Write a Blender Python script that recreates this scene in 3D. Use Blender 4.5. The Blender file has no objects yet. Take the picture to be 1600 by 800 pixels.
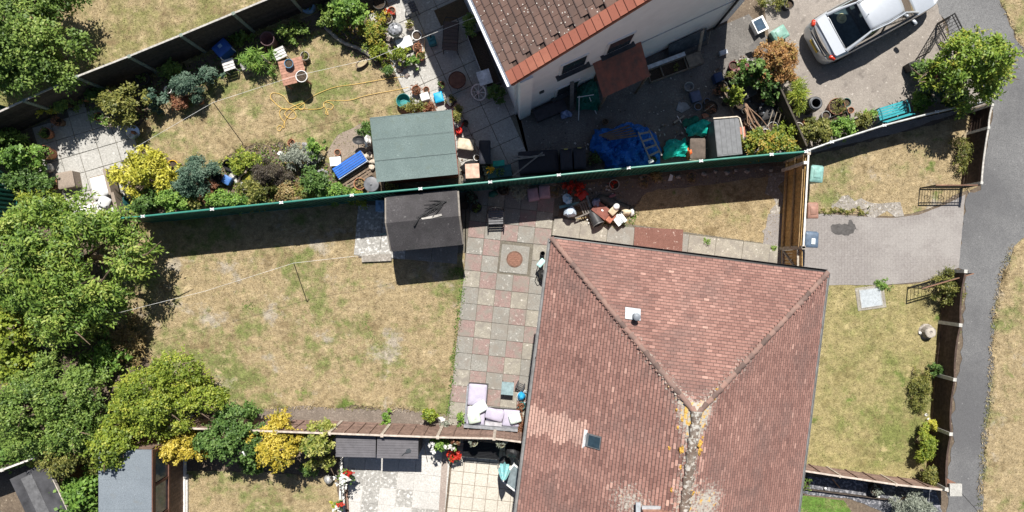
import bpy, bmesh, math, random
import numpy as np
from mathutils import Vector, Matrix, noise as mnoise
R = math.radians
random.seed(7); rng = np.random.default_rng(11)
scene = bpy.context.scene
COL = scene.collection
# ---------------------------------------------------------------- camera, world, sun, exposure
HCAM, GS, CX, CY = 24.0, 0.0235, 810.0, 410.0      # drone height, metres per photo pixel on the ground, point straight below
cam_d = bpy.data.cameras.new('camera'); cam = bpy.data.objects.new('camera', cam_d); COL.objects.link(cam)
cam.location = (0, 0, HCAM); cam.rotation_euler = (0, 0, 0)
cam_d.sensor_width = 36.0; cam_d.lens = 36.0 * (HCAM / GS) / 1600.0
cam_d.shift_x = -(CX - 800) / 1600.0; cam_d.shift_y = (CY - 400) / 1600.0
cam_d.clip_end = 2000
scene.camera = cam
SUN_EL = R(55.9); SH = (-0.058, -0.673)           # ground shadow of 1 m of height
saz = math.atan2(-SH[1], -SH[0])                    # direction towards the sun (world angle from +X)
w = bpy.data.worlds.new('World'); scene.world = w; w.use_nodes = True
nt = w.node_tree; bg = nt.nodes['Background']
sky = nt.nodes.new('ShaderNodeTexSky'); sky.sky_type = 'NISHITA'; sky.sun_disc = False
sky.sun_elevation = SUN_EL; sky.sun_rotation = math.pi/2 - saz
nt.links.new(sky.outputs[0], bg.inputs[0]); bg.inputs[1].default_value = 0.05
sd = bpy.data.lights.new('sun', 'SUN'); sd.energy = 5.0; sd.angle = R(0.53); sd.color = (1.0, 0.955, 0.88)
so = bpy.data.objects.new('sun', sd); COL.objects.link(so)
sv = Vector((math.cos(saz)*math.cos(SUN_EL), math.sin(saz)*math.cos(SUN_EL), math.sin(SUN_EL)))
so.rotation_euler = sv.to_track_quat('Z', 'Y').to_euler(); so.location = sv*60
vs = scene.view_settings; vs.view_transform = 'Standard'; vs.look = 'None'; vs.gamma = 1.0; vs.exposure = 0.70
vs.use_curve_mapping = False

# ---------------------------------------------------------------- helpers
def W(px, py, z=0.0):
    k = GS*(1 - z/HCAM)
    return Vector(((px-CX)*k, -(py-CY)*k, z))
def ang(p, q): return math.atan2(q[1]-p[1], q[0]-p[0])

def s2l(c):
    return tuple((x/12.92 if x <= .04045 else ((x+.055)/1.055)**2.4) for x in c)

MATS = {}
def newmat(name):
    m = bpy.data.materials.new(name); m.use_nodes = True
    n = m.node_tree.nodes; l = m.node_tree.links
    return m, n, l, n['Principled BSDF']
def ramp(n, stops):
    r = n.new('ShaderNodeValToRGB'); e = r.color_ramp.elements
    while len(e) < len(stops): e.new(0.5)
    for i, (p, c) in enumerate(stops): e[i].position = p; e[i].color = (*c, 1)
    return r
def mul(c, k): return tuple(min(1, x*k) for x in c)
def M(name, col=(.5,.5,.5), rough=.7, metal=0.0, var=.18, scale=6.0, bump=.0, bscale=40.0, col2=None, spec=.3, island=0.0, coat=0.0):
    """noise-varied plain material; island = random tone per piece"""
    if name in MATS: return MATS[name]
    m, n, l, b = newmat(name)
    gp = n.new('ShaderNodeNewGeometry')
    nz = n.new('ShaderNodeTexNoise'); nz.inputs['Scale'].default_value = scale; nz.inputs['Detail'].default_value = 6; nz.inputs['Roughness'].default_value = .65
    l.new(gp.outputs['Position'], nz.inputs['Vector'])
    c2 = col2 if col2 else mul(col, 1-2*var)
    r = ramp(n, [(.32, c2), (.68, mul(col, 1+var) if not col2 else col)])
    l.new(nz.outputs[0], r.inputs[0]); out = r.outputs[0]
    if island > 0:
        g = n.new('ShaderNodeNewGeometry'); oi = n.new('ShaderNodeObjectInfo')
        ad = n.new('ShaderNodeMath'); ad.operation = 'ADD'; l.new(g.outputs['Random Per Island'], ad.inputs[0]); l.new(oi.outputs['Random'], ad.inputs[1])
        fr = n.new('ShaderNodeMath'); fr.operation = 'FRACT'; l.new(ad.outputs[0], fr.inputs[0])
        mr = n.new('ShaderNodeMapRange'); mr.inputs[3].default_value = 1-island; mr.inputs[4].default_value = 1+island*.8
        l.new(fr.outputs[0], mr.inputs[0])
        hs = n.new('ShaderNodeHueSaturation'); l.new(mr.outputs[0], hs.inputs['Value']); l.new(out, hs.inputs['Color']); out = hs.outputs[0]
    l.new(out, b.inputs['Base Color'])
    b.inputs['Roughness'].default_value = rough; b.inputs['Metallic'].default_value = metal
    b.inputs['Specular IOR Level'].default_value = spec; b.inputs['Coat Weight'].default_value = coat
    if bump > 0:
        n2 = n.new('ShaderNodeTexNoise'); n2.inputs['Scale'].default_value = bscale; n2.inputs['Detail'].default_value = 5
        l.new(gp.outputs['Position'], n2.inputs['Vector'])
        bp = n.new('ShaderNodeBump'); bp.inputs['Strength'].default_value = bump; bp.inputs['Distance'].default_value = .02
        l.new(n2.outputs[0], bp.inputs['Height']); l.new(bp.outputs[0], b.inputs['Normal'])
    MATS[name] = m; return m

def leafmat(name, stops, trans=.34, rough=.5):
    """leaf colours picked by the per-leaf 'tone' attribute"""
    if name in MATS: return MATS[name]
    m, n, l, b = newmat(name)
    a = n.new('ShaderNodeAttribute'); a.attribute_name = 'tone'
    k = len(stops); r = ramp(n, [(i/(k-1)*.9+.05, c) for i, c in enumerate(stops)])
    l.new(a.outputs['Fac'], r.inputs[0]); l.new(r.outputs[0], b.inputs['Base Color'])
    b.inputs['Roughness'].default_value = rough; b.inputs['Specular IOR Level'].default_value = .35
    t = n.new('ShaderNodeBsdfTranslucent'); l.new(r.outputs[0], t.inputs[0])
    mx = n.new('ShaderNodeMixShader'); mx.inputs[0].default_value = trans
    l.new(b.outputs[0], mx.inputs[1]); l.new(t.outputs[0], mx.inputs[2])
    l.new(mx.outputs[0], n['Material Output'].inputs[0])
    MATS[name] = m; return m

class MB:
    def __init__(s): s.v = []; s.f = []
    def add(s, vs, fs, mat=None):
        o = len(s.v)
        s.v += [tuple(mat @ Vector(p)) if mat else tuple(p) for p in vs]
        s.f += [tuple(i+o for i in f) for f in fs]
        return s
    def box(s, c, d, rz=0.0, mat=None):
        x, y, z = d[0]/2, d[1]/2, d[2]/2
        vs = [(i*x, j*y, k*z) for k in (-1,1) for j in (-1,1) for i in (-1,1)]
        m = Matrix.Translation(c) @ (mat.to_4x4() if mat else Matrix.Rotation(rz, 4, 'Z'))
        return s.add(vs, [(0,2,3,1),(4,5,7,6),(0,1,5,4),(2,6,7,3),(0,4,6,2),(1,3,7,5)], m)
    def bar(s, p, q, w, h, up=(0,0,1)):
        p, q = Vector(p), Vector(q); d = q-p; L = d.length
        if L < 1e-6: return s
        x = d/L; u = Vector(up); y = u.cross(x)
        if y.length < 1e-4: y = Vector((0,1,0)).cross(x)
        y.normalize(); z = x.cross(y)
        return s.box((p+q)/2, (L, w, h), mat=Matrix((x,y,z)).transposed())
    def tube(s, pts, r, n=8, cap=True, closed=False):
        pts = [Vector(p) for p in pts]; rs = r if isinstance(r, (list,tuple)) else [r]*len(pts)
        o = len(s.v); prev = None; m = len(pts)
        for i, p in enumerate(pts):
            if closed: d = pts[(i+1)%m]-pts[i-1]
            else: d = pts[min(i+1,m-1)]-pts[max(i-1,0)]
            d.normalize()
            if prev is None:
                a = Vector((0,0,1)) if abs(d.z) < .9 else Vector((1,0,0)); y = a.cross(d).normalized()
            else:
                y = prev - d*prev.dot(d)
                y = y.normalized() if y.length > 1e-5 else Vector((1,0,0))
            prev = y; z = d.cross(y)
            for k in range(n):
                t = 2*math.pi*k/n; s.v.append(tuple(p + (y*math.cos(t)+z*math.sin(t))*rs[i]))
        for i in range(m if closed else m-1):
            a, b = o+i*n, o+((i+1)%m)*n
            for k in range(n): s.f.append((a+k, a+(k+1)%n, b+(k+1)%n, b+k))
        if cap and not closed:
            s.f.append(tuple(o+k for k in range(n))[::-1]); s.f.append(tuple(o+(m-1)*n+k for k in range(n)))
        return s
    def lathe(s, prof, n=20, c=(0,0,0), mat=None, sx=1, sy=1):
        o = len(s.v); c = Vector(c)
        for (r, z) in prof:
            for k in range(n):
                t = 2*math.pi*k/n; p = Vector((r*math.cos(t)*sx, r*math.sin(t)*sy, z))
                s.v.append(tuple((mat @ p if mat else p) + c))
        for i in range(len(prof)-1):
            a, b = o+i*n, o+(i+1)*n
            for k in range(n): s.f.append((a+k, a+(k+1)%n, b+(k+1)%n, b+k))
        loop = tuple(prof[0]) == tuple(prof[-1])
        if prof[0][0] > 1e-5 and not loop: s.f.append(tuple(o+k for k in range(n))[::-1])
        if prof[-1][0] > 1e-5 and not loop: s.f.append(tuple(o+(len(prof)-1)*n+k for k in range(n)))
        return s
    def prism(s, poly, z0, z1):
        n = len(poly); o = len(s.v)
        a = sum(poly[i][0]*poly[(i+1)%n][1]-poly[(i+1)%n][0]*poly[i][1] for i in range(n))
        if a < 0: poly = poly[::-1]
        s.v += [(p[0],p[1],z0) for p in poly] + [(p[0],p[1],z1) for p in poly]
        s.f.append(tuple(o+i for i in range(n))[::-1]); s.f.append(tuple(o+n+i for i in range(n)))
        for i in range(n): j = (i+1)%n; s.f.append((o+i,o+j,o+n+j,o+n+i))
        return s
    def sheet(s, poly, z):
        n = len(poly); a = sum(poly[i][0]*poly[(i+1)%n][1]-poly[(i+1)%n][0]*poly[i][1] for i in range(n))
        if a < 0: poly = poly[::-1]
        o = len(s.v); s.v += [(p[0],p[1],z) for p in poly]; s.f.append(tuple(o+i for i in range(n))); return s
    def cushion(s, c, d, rz=0.0, e=.35, nu=16, nv=8, mat=None, dent=0.0):
        """superellipsoid pillow"""
        m = Matrix.Translation(c) @ (mat.to_4x4() if mat else Matrix.Rotation(rz,4,'Z'))
        sg = lambda a, p: math.copysign(abs(a)**p, a)
        vs = []; fs = []
        for j in range(nv+1):
            ph = -math.pi/2 + math.pi*j/nv
            for i in range(nu):
                th = 2*math.pi*i/nu
                x = sg(math.cos(ph), .7)*sg(math.cos(th), e); y = sg(math.cos(ph), .7)*sg(math.sin(th), e); z = sg(math.sin(ph), .8)
                z *= 1 - .35*(x*x*y*y)
                vs.append((x*d[0]/2, y*d[1]/2, z*d[2]/2))
        for j in range(nv):
            for i in range(nu): fs.append((j*nu+i, j*nu+(i+1)%nu, (j+1)*nu+(i+1)%nu, (j+1)*nu+i))
        return s.add(vs, fs, m)
    def blob(s, c, r, n=10, amp=.15, seed=0, flat=1.0):
        """lumpy stone or heap"""
        vs = []; fs = []; nv = max(5, n//2+1); rr = r if isinstance(r,(tuple,list)) else (r,r,r)
        for j in range(nv+1):
            ph = -math.pi/2 + math.pi*j/nv
            for i in range(n):
                th = 2*math.pi*i/n; p = Vector((math.cos(ph)*math.cos(th), math.cos(ph)*math.sin(th), math.sin(ph)))
                k = 1 + amp*2*mnoise.noise(p*1.6+Vector((seed*7.1,seed*3.3,seed)))
                vs.append((c[0]+p.x*k*rr[0], c[1]+p.y*k*rr[1], c[2]+p.z*k*rr[2]*flat))
        for j in range(nv):
            for i in range(n): fs.append((j*n+i, j*n+(i+1)%n, (j+1)*n+(i+1)%n, (j+1)*n+i))
        return s.add(vs, fs)
    def mesh(s, name, smooth=False):
        me = bpy.data.meshes.new(name); me.from_pydata(s.v, [], s.f)
        if smooth:
            me.polygons.foreach_set('use_smooth', [True]*len(me.polygons))
            try: me.set_sharp_from_angle(angle=R(38))
            except Exception: pass
        me.update(); return me

def link(name, me, mat, parent=None):
    o = bpy.data.objects.new(name, me); COL.objects.link(o)
    if mat is not None and not me.materials: me.materials.append(mat)
    if parent is not None: o.parent = parent
    return o
def tag(o, label=None, cat=None, group=None, kind=None):
    if label: o['label'] = label
    if cat: o['category'] = cat
    if group: o['group'] = group
    if kind: o['kind'] = kind
    return o
def thing(name, label, cat, loc=(0,0,0), rz=0.0, group=None):
    o = bpy.data.objects.new(name, None); COL.objects.link(o); o.empty_display_size = .2
    o.location = (loc[0], loc[1], loc[2] if len(loc) > 2 else 0); o.rotation_euler = (0,0,rz)
    return tag(o, label, cat, group)
def part(name, mb, mat, parent, smooth=False, label=None, kind=None):
    o = link(name, mb.mesh(name, smooth), mat, parent); return tag(o, label, kind=kind)
def solo(name, mb, mat, label, cat, loc=(0,0,0), rz=0.0, group=None, smooth=False):
    o = link(name, mb.mesh(name, smooth), mat); o.location = (loc[0], loc[1], loc[2] if len(loc) > 2 else 0)
    o.rotation_euler = (0,0,rz); return tag(o, label, cat, group)
def struct(name, mb, mat):
    return tag(link(name, mb.mesh(name), mat), kind='structure')
def copytree(src, parent=None, loc=None, rz=None, label=None):
    c = src.copy(); COL.objects.link(c); c.parent = parent
    if loc is not None: c.location = loc
    if rz is not None: c.rotation_euler = (0,0,rz)
    if label: c['label'] = label
    for ch in src.children: copytree(ch, c)
    return c

# numpy foliage ------------------------------------------------
def leaf_mesh(name, P, N, T, L, Wd, tone):
    """one bent four-sided leaf per row: base P, normal N, direction T"""
    n = len(P); B = np.cross(N, T)
    L = L[:,None]; Wd = Wd[:,None]
    v = np.empty((n,4,3))
    v[:,0] = P; v[:,1] = P + T*L*.5 + B*Wd*.5 + N*L*.10; v[:,2] = P + T*L; v[:,3] = P + T*L*.5 - B*Wd*.5 + N*L*.10
    me = bpy.data.meshes.new(name)
    me.vertices.add(n*4); me.vertices.foreach_set('co', v.reshape(-1))
    me.loops.add(n*4); me.loops.foreach_set('vertex_index', np.arange(n*4, dtype=np.int32))
    me.polygons.add(n); me.polygons.foreach_set('loop_start', np.arange(0, n*4, 4, dtype=np.int32))
    me.update(calc_edges=True)
    at = me.attributes.new('tone', 'FLOAT', 'POINT'); at.data.foreach_set('value', np.repeat(tone, 4).astype(np.float32))
    return me
def unit(a): return a/np.maximum(1e-9, np.linalg.norm(a, axis=1))[:,None]
def crown_mesh(name, lobes, n, L, Wd, clump=.22, cluster=14, up=.55, droop=0.0, seed=0, tonevar=.25, lo=-.35):
    """leaves in clumps spread over and through lumpy lobes"""
    g = np.random.default_rng(seed+100)
    C = np.array([l[0] for l in lobes]); Rr = np.array([l[1] for l in lobes])
    wgt = (Rr[:,0]*Rr[:,1]+Rr[:,0]*Rr[:,2]+Rr[:,1]*Rr[:,2]); wgt /= wgt.sum()
    m = max(4, n//cluster)
    li = g.choice(len(lobes), m, p=wgt)
    d = unit(g.normal(size=(m,3))); d[:,2] = np.where(d[:,2] < lo, -d[:,2]*.8, d[:,2])
    fr = 1 - .45*g.random(m)**2.2
    fr *= 1 + .14*np.sin(d[:,0]*9+li)*np.cos(d[:,1]*8+li*2)
    cc = C[li] + d*Rr[li]*fr[:,None]
    # drop clumps buried deep inside another lobe
    keep = np.ones(m, bool)
    for k in range(len(lobes)):
        q = (cc - C[k])/Rr[k]; keep &= ~((np.linalg.norm(q, axis=1) < .52) & (li != k))
    keep &= cc[:,2] > .03
    ph = g.random(3)*6; fq = 2.6/max(.25, float(Rr.mean()))
    nz = np.sin(cc[:,0]*fq+ph[0]+1.3*np.sin(cc[:,1]*fq*.7))*np.sin(cc[:,1]*fq+ph[1]+1.1*np.sin(cc[:,2]*fq))*np.cos(cc[:,2]*fq*.8+ph[2])
    keep &= (nz > -.12) | (g.random(m) < .18)
    ltone = g.normal(size=len(lobes))*.13
    cc, d, li = cc[keep], d[keep], li[keep]; m = len(cc)
    ctone = np.clip(.5 + ltone[li] + tonevar*g.normal(size=m), 0, 1)
    ci = g.integers(0, m, n)
    sd_ = unit(d*.7 + g.normal(size=(m,3))*.75 + np.array([0,0,.12]))            # each clump is a spray along its own twig
    sl_ = clump*(1.3+1.9*g.random(m))
    P = cc[ci] + sd_[ci]*(sl_[ci]*(g.random(n)-.45))[:,None]*1.3 + g.normal(size=(n,3))*clump*np.array([.42,.42,.28])
    P[:,2] = np.maximum(P[:,2], .02)
    N = unit(d[ci]*(1-up) + np.array([0,0,1])*up + g.normal(size=(n,3))*.42)
    T = g.normal(size=(n,3))*.8 + sd_[ci]*1.1 + np.array([0,0,-droop]); T -= N*(T*N).sum(1)[:,None]; T = unit(T)
    tone = np.clip(ctone[ci]*.65 + .35*g.random(n), 0, 1)
    return leaf_mesh(name, P, N, T, L*(.7+.6*g.random(n)), Wd*(.7+.6*g.random(n)), tone)
def auto_lobes(rx, ry, h, k=9, seed=0, base=.12):
    """uneven lobes: a few big, many small ones pushing out of the outline"""
    g = random.Random(seed+31); lo = []; kk = int(k*1.9)+2
    for i in range(kk):
        a = g.uniform(0, 2*math.pi); q = (math.sqrt(g.random())*.98) if i > 1 else g.uniform(0,.25)
        r = g.uniform(.32,.46) if i < 3 else g.uniform(.12,.30)*(1.1-.35*q)
        z = h*min(.86, (.40+.42*(1-q*q))*g.uniform(.78,1.12))
        rz = min(h*(.34 if i < 3 else .24)*g.uniform(.8,1.2), z*.9)
        lo.append(((math.cos(a)*q*rx, math.sin(a)*q*ry, z), (r*rx+.02, r*ry+.02, rz)))
    return lo
STEM = lambda: M('twig_bark', (.16,.115,.08), .9, var=.25, scale=14, bump=.4)
def plant(name, label, cat, px, py, rx, ry, h, mat, leaf=(.09,.045), dens=1.0, rz=0.0, group=None, lobes=None, k=9, seed=None, clump=None,
          zs=.65, up=.55, droop=0.0, z0=0.0, stem='stem', crown='foliage', base=None, tonevar=.25, cluster=14, nlimb=5):
    """rx, ry in photo pixels as they appear; h in metres"""
    seed = seed if seed is not None else int(px*13+py*7) % 9973
    c = W(px, py, z0+h*zs); sc = GS*(1-(z0+h*zs)/HCAM); rx *= sc; ry *= sc
    t = thing(name, label, cat, (c.x, c.y, z0), rz, group)
    lobes = lobes or auto_lobes(rx, ry, h, k, seed)
    area = rx*ry*3.1 + (rx+ry)*h*1.6
    n = int(max(60, dens*2.2*area/(leaf[0]*leaf[1]*.5)))
    me = crown_mesh(crown, lobes, n, leaf[0], leaf[1], clump or max(.035, min(.16, .11*(rx+ry))), cluster, up, droop, seed, tonevar)
    link(crown, me, mat, t)
    mb = MB(); g = random.Random(seed); r0 = max(.008, min(.13, .028*h+.02*(rx+ry)))
    if stem == 'trunk':
        mb.tube([(0,0,-.02),(.03,.02,h*.25),(0,.05,h*.5)], [r0*1.25,r0,r0*.7], 8)
    for i in range(nlimb):
        l = lobes[i % len(lobes)]; e = Vector(l[0]) + Vector((g.uniform(-.3,.3)*l[1][0], g.uniform(-.3,.3)*l[1][1], l[1][2]*.3))
        b = Vector((0,0.0,h*.3)) if stem == 'trunk' else Vector((g.uniform(-.12,.12)*rx, g.uniform(-.12,.12)*ry, -.01))
        mb.tube([b, b*.55+e*.45+Vector((0,0,.05*h)), e], [r0*.6, r0*.4, r0*.15], 6)
        for _ in range(2 if h > 1.2 else 0):
            e2 = e + Vector((g.uniform(-.5,.5)*rx, g.uniform(-.5,.5)*ry, g.uniform(-.02,.16)*h)); mb.tube([b*.4+e*.6, (e+e2)/2, e2], [r0*.3, r0*.2, r0*.06], 5)
    part(stem, mb, STEM(), t, True)
    return t
# ================================================================ ground
def NT(n, l, scale, detail=5, rough=.6, off=0.0, src=None):
    z = n.new('ShaderNodeTexNoise'); z.inputs['Scale'].default_value = scale; z.inputs['Detail'].default_value = detail; z.inputs['Roughness'].default_value = rough
    if off:
        a = n.new('ShaderNodeVectorMath'); a.operation = 'ADD'; a.inputs[1].default_value = (off, off*.7, 0); l.new(src, a.inputs[0]); l.new(a.outputs[0], z.inputs['Vector'])
    else: l.new(src, z.inputs['Vector'])
    return z.outputs[0]
def MIX(n, l, fac, a, b, mode='MIX'):
    m = n.new('ShaderNodeMix'); m.data_type = 'RGBA'; m.blend_type = mode
    for sock, v in ((m.inputs[0], fac), (m.inputs[6], a), (m.inputs[7], b)):
        if hasattr(v, 'links'): l.new(v, sock)
        else: sock.default_value = v if isinstance(v, float) else (*v, 1)
    return m.outputs[2]
def STEP(n, l, v, a, b):
    r = n.new('ShaderNodeMapRange'); r.inputs[1].default_value = a; r.inputs[2].default_value = b; r.interpolation_type = 'SMOOTHSTEP'; l.new(v, r.inputs[0]); return r.outputs[0]
STRAW = (.425,.34,.208); STRAW2 = (.28,.212,.116); GREEN = (.165,.19,.065); BARE = (.38,.335,.27)
def lawnmat(name, green=(.50,.66), bare=(.62,.74), straw=STRAW, straw2=STRAW2, grn=GREEN, off=0.0, blades=False):
    m, n, l, b = newmat(name); P = n.new('ShaderNodeNewGeometry').outputs['Position']
    big = NT(n,l,.33,4,.6,off+3,P); mid = NT(n,l,1.7,5,.65,off+9,P); fine = NT(n,l,16,6,.75,off,P); vf = NT(n,l,70,3,.7,0,P)
    ad = n.new('ShaderNodeMath'); ad.operation = 'MULTIPLY_ADD'; l.new(mid, ad.inputs[0]); ad.inputs[1].default_value = .45
    sc = n.new('ShaderNodeMath'); sc.operation = 'MULTIPLY'; l.new(big, sc.inputs[0]); sc.inputs[1].default_value = .55; l.new(sc.outputs[0], ad.inputs[2])
    base = MIX(n,l, STEP(n,l,fine,.34,.66), straw2, straw)
    c = MIX(n,l, STEP(n,l,ad.outputs[0],*green), base, MIX(n,l,STEP(n,l,fine,.3,.7), mul(grn,.7), mul(grn,1.35)))
    c = MIX(n,l, STEP(n,l,NT(n,l,.95,6,.74,off+83,P),.52,.66), c, mul(straw2,.78)); c = MIX(n,l, STEP(n,l,NT(n,l,1.3,6,.74,off+97,P),.55,.70), c, mul(straw,1.14))
    c = MIX(n,l, STEP(n,l,NT(n,l,.62,5,.62,off+47,P),.61,.70), c, MIX(n,l,STEP(n,l,fine,.3,.7), (.07,.115,.022), (.15,.215,.05)))
    c = MIX(n,l, STEP(n,l,NT(n,l,.75,5,.7,off+27,P),*bare), c, BARE)
    hv0 = n.new('ShaderNodeHueSaturation'); mr0 = n.new('ShaderNodeMapRange'); mr0.inputs[1].default_value = .28; mr0.inputs[2].default_value = .72; mr0.inputs[3].default_value = .50; mr0.inputs[4].default_value = 1.34
    l.new(NT(n,l,4.5,6,.72,off+61,P), mr0.inputs[0]); l.new(mr0.outputs[0], hv0.inputs['Value']); l.new(c, hv0.inputs['Color']); c = hv0.outputs[0]
    if not blades: c = MIX(n,l, STEP(n,l,vf,.50,.70), c, mul(straw2,.55))
    else:
        a = n.new('ShaderNodeAttribute'); a.attribute_name = 'tone'
        hv = n.new('ShaderNodeHueSaturation'); mr = n.new('ShaderNodeMapRange'); mr.inputs[3].default_value = .5; mr.inputs[4].default_value = 1.4
        l.new(a.outputs['Fac'], mr.inputs[0]); l.new(mr.outputs[0], hv.inputs['Value']); l.new(c, hv.inputs['Color']); c = hv.outputs[0]
    l.new(c, b.inputs['Base Color']); b.inputs['Roughness'].default_value = .95; b.inputs['Specular IOR Level'].default_value = .1
    if not blades:
        bp = n.new('ShaderNodeBump'); bp.inputs['Strength'].default_value = .9; bp.inputs['Distance'].default_value = .05
        l.new(fine, bp.inputs['Height']); l.new(bp.outputs[0], b.inputs['Normal'])
    return m
def pavemat(name, c1, c2, spots=(.5,.47,.42), s_big=.8, s_fine=22, spot=(.66,.72), bump=.35, dark=None, dk=(.62,.75)):
    m, n, l, b = newmat(name); P = n.new('ShaderNodeNewGeometry').outputs['Position']
    f = NT(n,l,s_fine,6,.75,0,P)
    c = MIX(n,l, STEP(n,l,NT(n,l,s_big,5,.65,5,P),.35,.65), c1, c2)
    c = MIX(n,l, STEP(n,l,f,.25,.75), mul(c1,.62), c); 
    c = MIX(n,l, STEP(n,l,NT(n,l,9,4,.6,13,P),*spot), c, spots)
    if dark: c = MIX(n,l, STEP(n,l,NT(n,l,2.6,4,.7,31,P),*dk), c, dark)
    l.new(c, b.inputs['Base Color']); b.inputs['Roughness'].default_value = .92; b.inputs['Specular IOR Level'].default_value = .15
    bp = n.new('ShaderNodeBump'); bp.inputs['Strength'].default_value = bump; bp.inputs['Distance'].default_value = .02
    l.new(f, bp.inputs['Height']); l.new(bp.outputs[0], b.inputs['Normal'])
    return m
def rag(poly, amp=.06, step=.22, seed=0):
    """photo-pixel polygon to a ragged world polygon"""
    pts = [W(*p) for p in poly]; out = []
    for i, p in enumerate(pts):
        q = pts[(i+1) % len(pts)]; d = q-p; L = d.length
        k = max(1, int(L/step)) if L < 40 else max(1, int(L/3)); nn = Vector((-d.y, d.x, 0))/max(L,1e-6)
        for j in range(k):
            t = j/k; r = p+d*t; a = 0 if amp == 0 else amp*(mnoise.noise(Vector((r.x*2.2, r.y*2.2, seed)))*1.6 + mnoise.noise(Vector((r.x*7, r.y*7, seed+5)))*.7)
            out.append((r.x+nn.x*a, r.y+nn.y*a))
    return out
def sheet(name, poly, z, mat, amp=.0, seed=0):
    return struct(name, MB().sheet(rag(poly, amp, seed=seed), z), mat)
def inpoly(x, y, poly):
    c = False; j = len(poly)-1
    for i in range(len(poly)):
        xi, yi = poly[i]; xj, yj = poly[j]
        if (yi > y) != (yj > y) and x < (xj-xi)*(y-yi)/(yj-yi)+xi: c = not c
        j = i
    return c
def grass(name, poly, dens, mat, label, h=(.03,.07), z=.005, seed=0, wd=.014):
    """short blades over a lawn, one mass"""
    g = np.random.default_rng(seed+5); pts = np.array([W(*p)[:2] for p in poly])
    lo, hi = pts.min(0), pts.max(0); lo = np.maximum(lo, (-21,-11)); hi = np.minimum(hi, (21,12))
    n = int(dens*(hi[0]-lo[0])*(hi[1]-lo[1])); xy = lo + g.random((n,2))*(hi-lo)
    c = np.zeros(n, bool); j = len(pts)-1
    for i in range(len(pts)):
        (xi, yi), (xj, yj) = pts[i], pts[j]
        t = ((yi > xy[:,1]) != (yj > xy[:,1])) & (xy[:,0] < (xj-xi)*(xy[:,1]-yi)/((yj-yi) or 1e-9)+xi); c ^= t; j = i
    xy = xy[c]; n = len(xy)
    P = np.column_stack([xy, np.full(n, z)]); a = g.random(n)*2*np.pi
    T = unit(np.column_stack([np.cos(a), np.sin(a), .25+.9*g.random(n)])); S = np.column_stack([-np.sin(a), np.cos(a), np.zeros(n)]); N = np.cross(T, S)
    L = h[0]+(h[1]-h[0])*g.random(n)
    o = link(name, leaf_mesh(name, P, N, T, L, wd*(.6+.8*g.random(n)), g.random(n)), mat)
    return tag(o, label, 'grass', kind='stuff')

soil = pavemat('soil', (.13,.10,.075), (.21,.165,.12), (.30,.25,.19), .9, 14, (.6,.7), .9)
struct('ground', MB().sheet([(-300,-300),(300,-300),(300,300),(-300,300)], -.004), soil)

FIELD = [(-900,578),(-900,-700),(1500,-700),(620,-30)]
LAWN_UP = [(200,225),(222,192),(250,165),(300,150),(330,118),(420,95),(470,60),(520,42),(540,75),(580,96),(625,125),(640,165),(640,205),(600,215),(560,235),(520,262),(480,235),(440,222),(400,226),(370,232),(340,262),(290,262),(250,240)]
LAWN_MAIN = [(150,345),(560,318),(560,402),(622,404),(730,390),(727,420),(712,560),(702,664),(640,640),(560,635),(480,640),(400,640),(340,650),(240,600),(225,540),(170,500)]
LAWN_SIDE = [(985,330),(1010,298),(1230,262),(1222,392),(1160,386),(1066,372),(1000,366),(975,345),(965,350),(880,352),(890,330)]
LAWN_FT = [(1258,246),(1545,172),(1527,292),(1500,300),(1470,318),(1432,332),(1390,338),(1330,334),(1285,332),(1256,332)]
LAWN_F = [(1180,445),(1290,445),(1385,446),(1440,442),(1480,426),(1508,428),(1490,540),(1476,690),(1474,756),(1180,730)]
VERGE_R = [(1606,364),(1582,383),(1566,425),(1553,480),(1547,600),(1537,700),(1530,800),(1525,1100),(2600,1100),(2600,364)]
VERGE_T = [(1550,-60),(1562,0),(1580,40),(1592,70),(1612,110),(2600,110),(2600,-60)]
LAWN_BL = [(285,735),(420,738),(526,748),(534,830),(534,1200),(285,1200)]
LAWN_BR = [(1180,765),(1318,782),(1345,820),(1360,1100),(1180,1100)]
gm = dict(
 field=lawnmat('field_grass', (.38,.58), (.66,.78), grn=(.20,.20,.075), off=2), up=lawnmat('upper_lawn_grass', (.455,.58), (.66,.80), off=11),
 main=lawnmat('main_lawn_grass', (.462,.585), (.55,.68), off=5), side=lawnmat('side_lawn_grass', (.52,.68), (.58,.70), off=21),
 front=lawnmat('front_lawn_grass', (.44,.64), (.66,.8), straw=(.39,.325,.17), straw2=(.27,.23,.10), grn=(.17,.19,.06), off=33),
 verge=lawnmat('verge_grass', (.48,.63), (.58,.73), off=40), lush=lawnmat('lush_grass', (.33,.50), (.8,.9), off=51, grn=(.10,.19,.035)))
gb = dict(
 field=lawnmat('field_blade', (.38,.58), (.66,.78), grn=(.20,.20,.075), off=2, blades=True), up=lawnmat('upper_blade', (.455,.58), (.66,.80), off=11, blades=True),
 main=lawnmat('main_blade', (.462,.585), (.55,.68), off=5, blades=True), side=lawnmat('side_blade', (.52,.68), (.58,.70), off=21, blades=True),
 front=lawnmat('front_blade', (.44,.64), (.66,.8), straw=(.39,.325,.17), straw2=(.27,.23,.10), grn=(.17,.19,.06), off=33, blades=True),
 verge=lawnmat('verge_blade', (.48,.63), (.58,.73), off=40, blades=True), lush=lawnmat('lush_blade', (.33,.50), (.8,.9), off=51, grn=(.10,.19,.035), blades=True))
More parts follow.
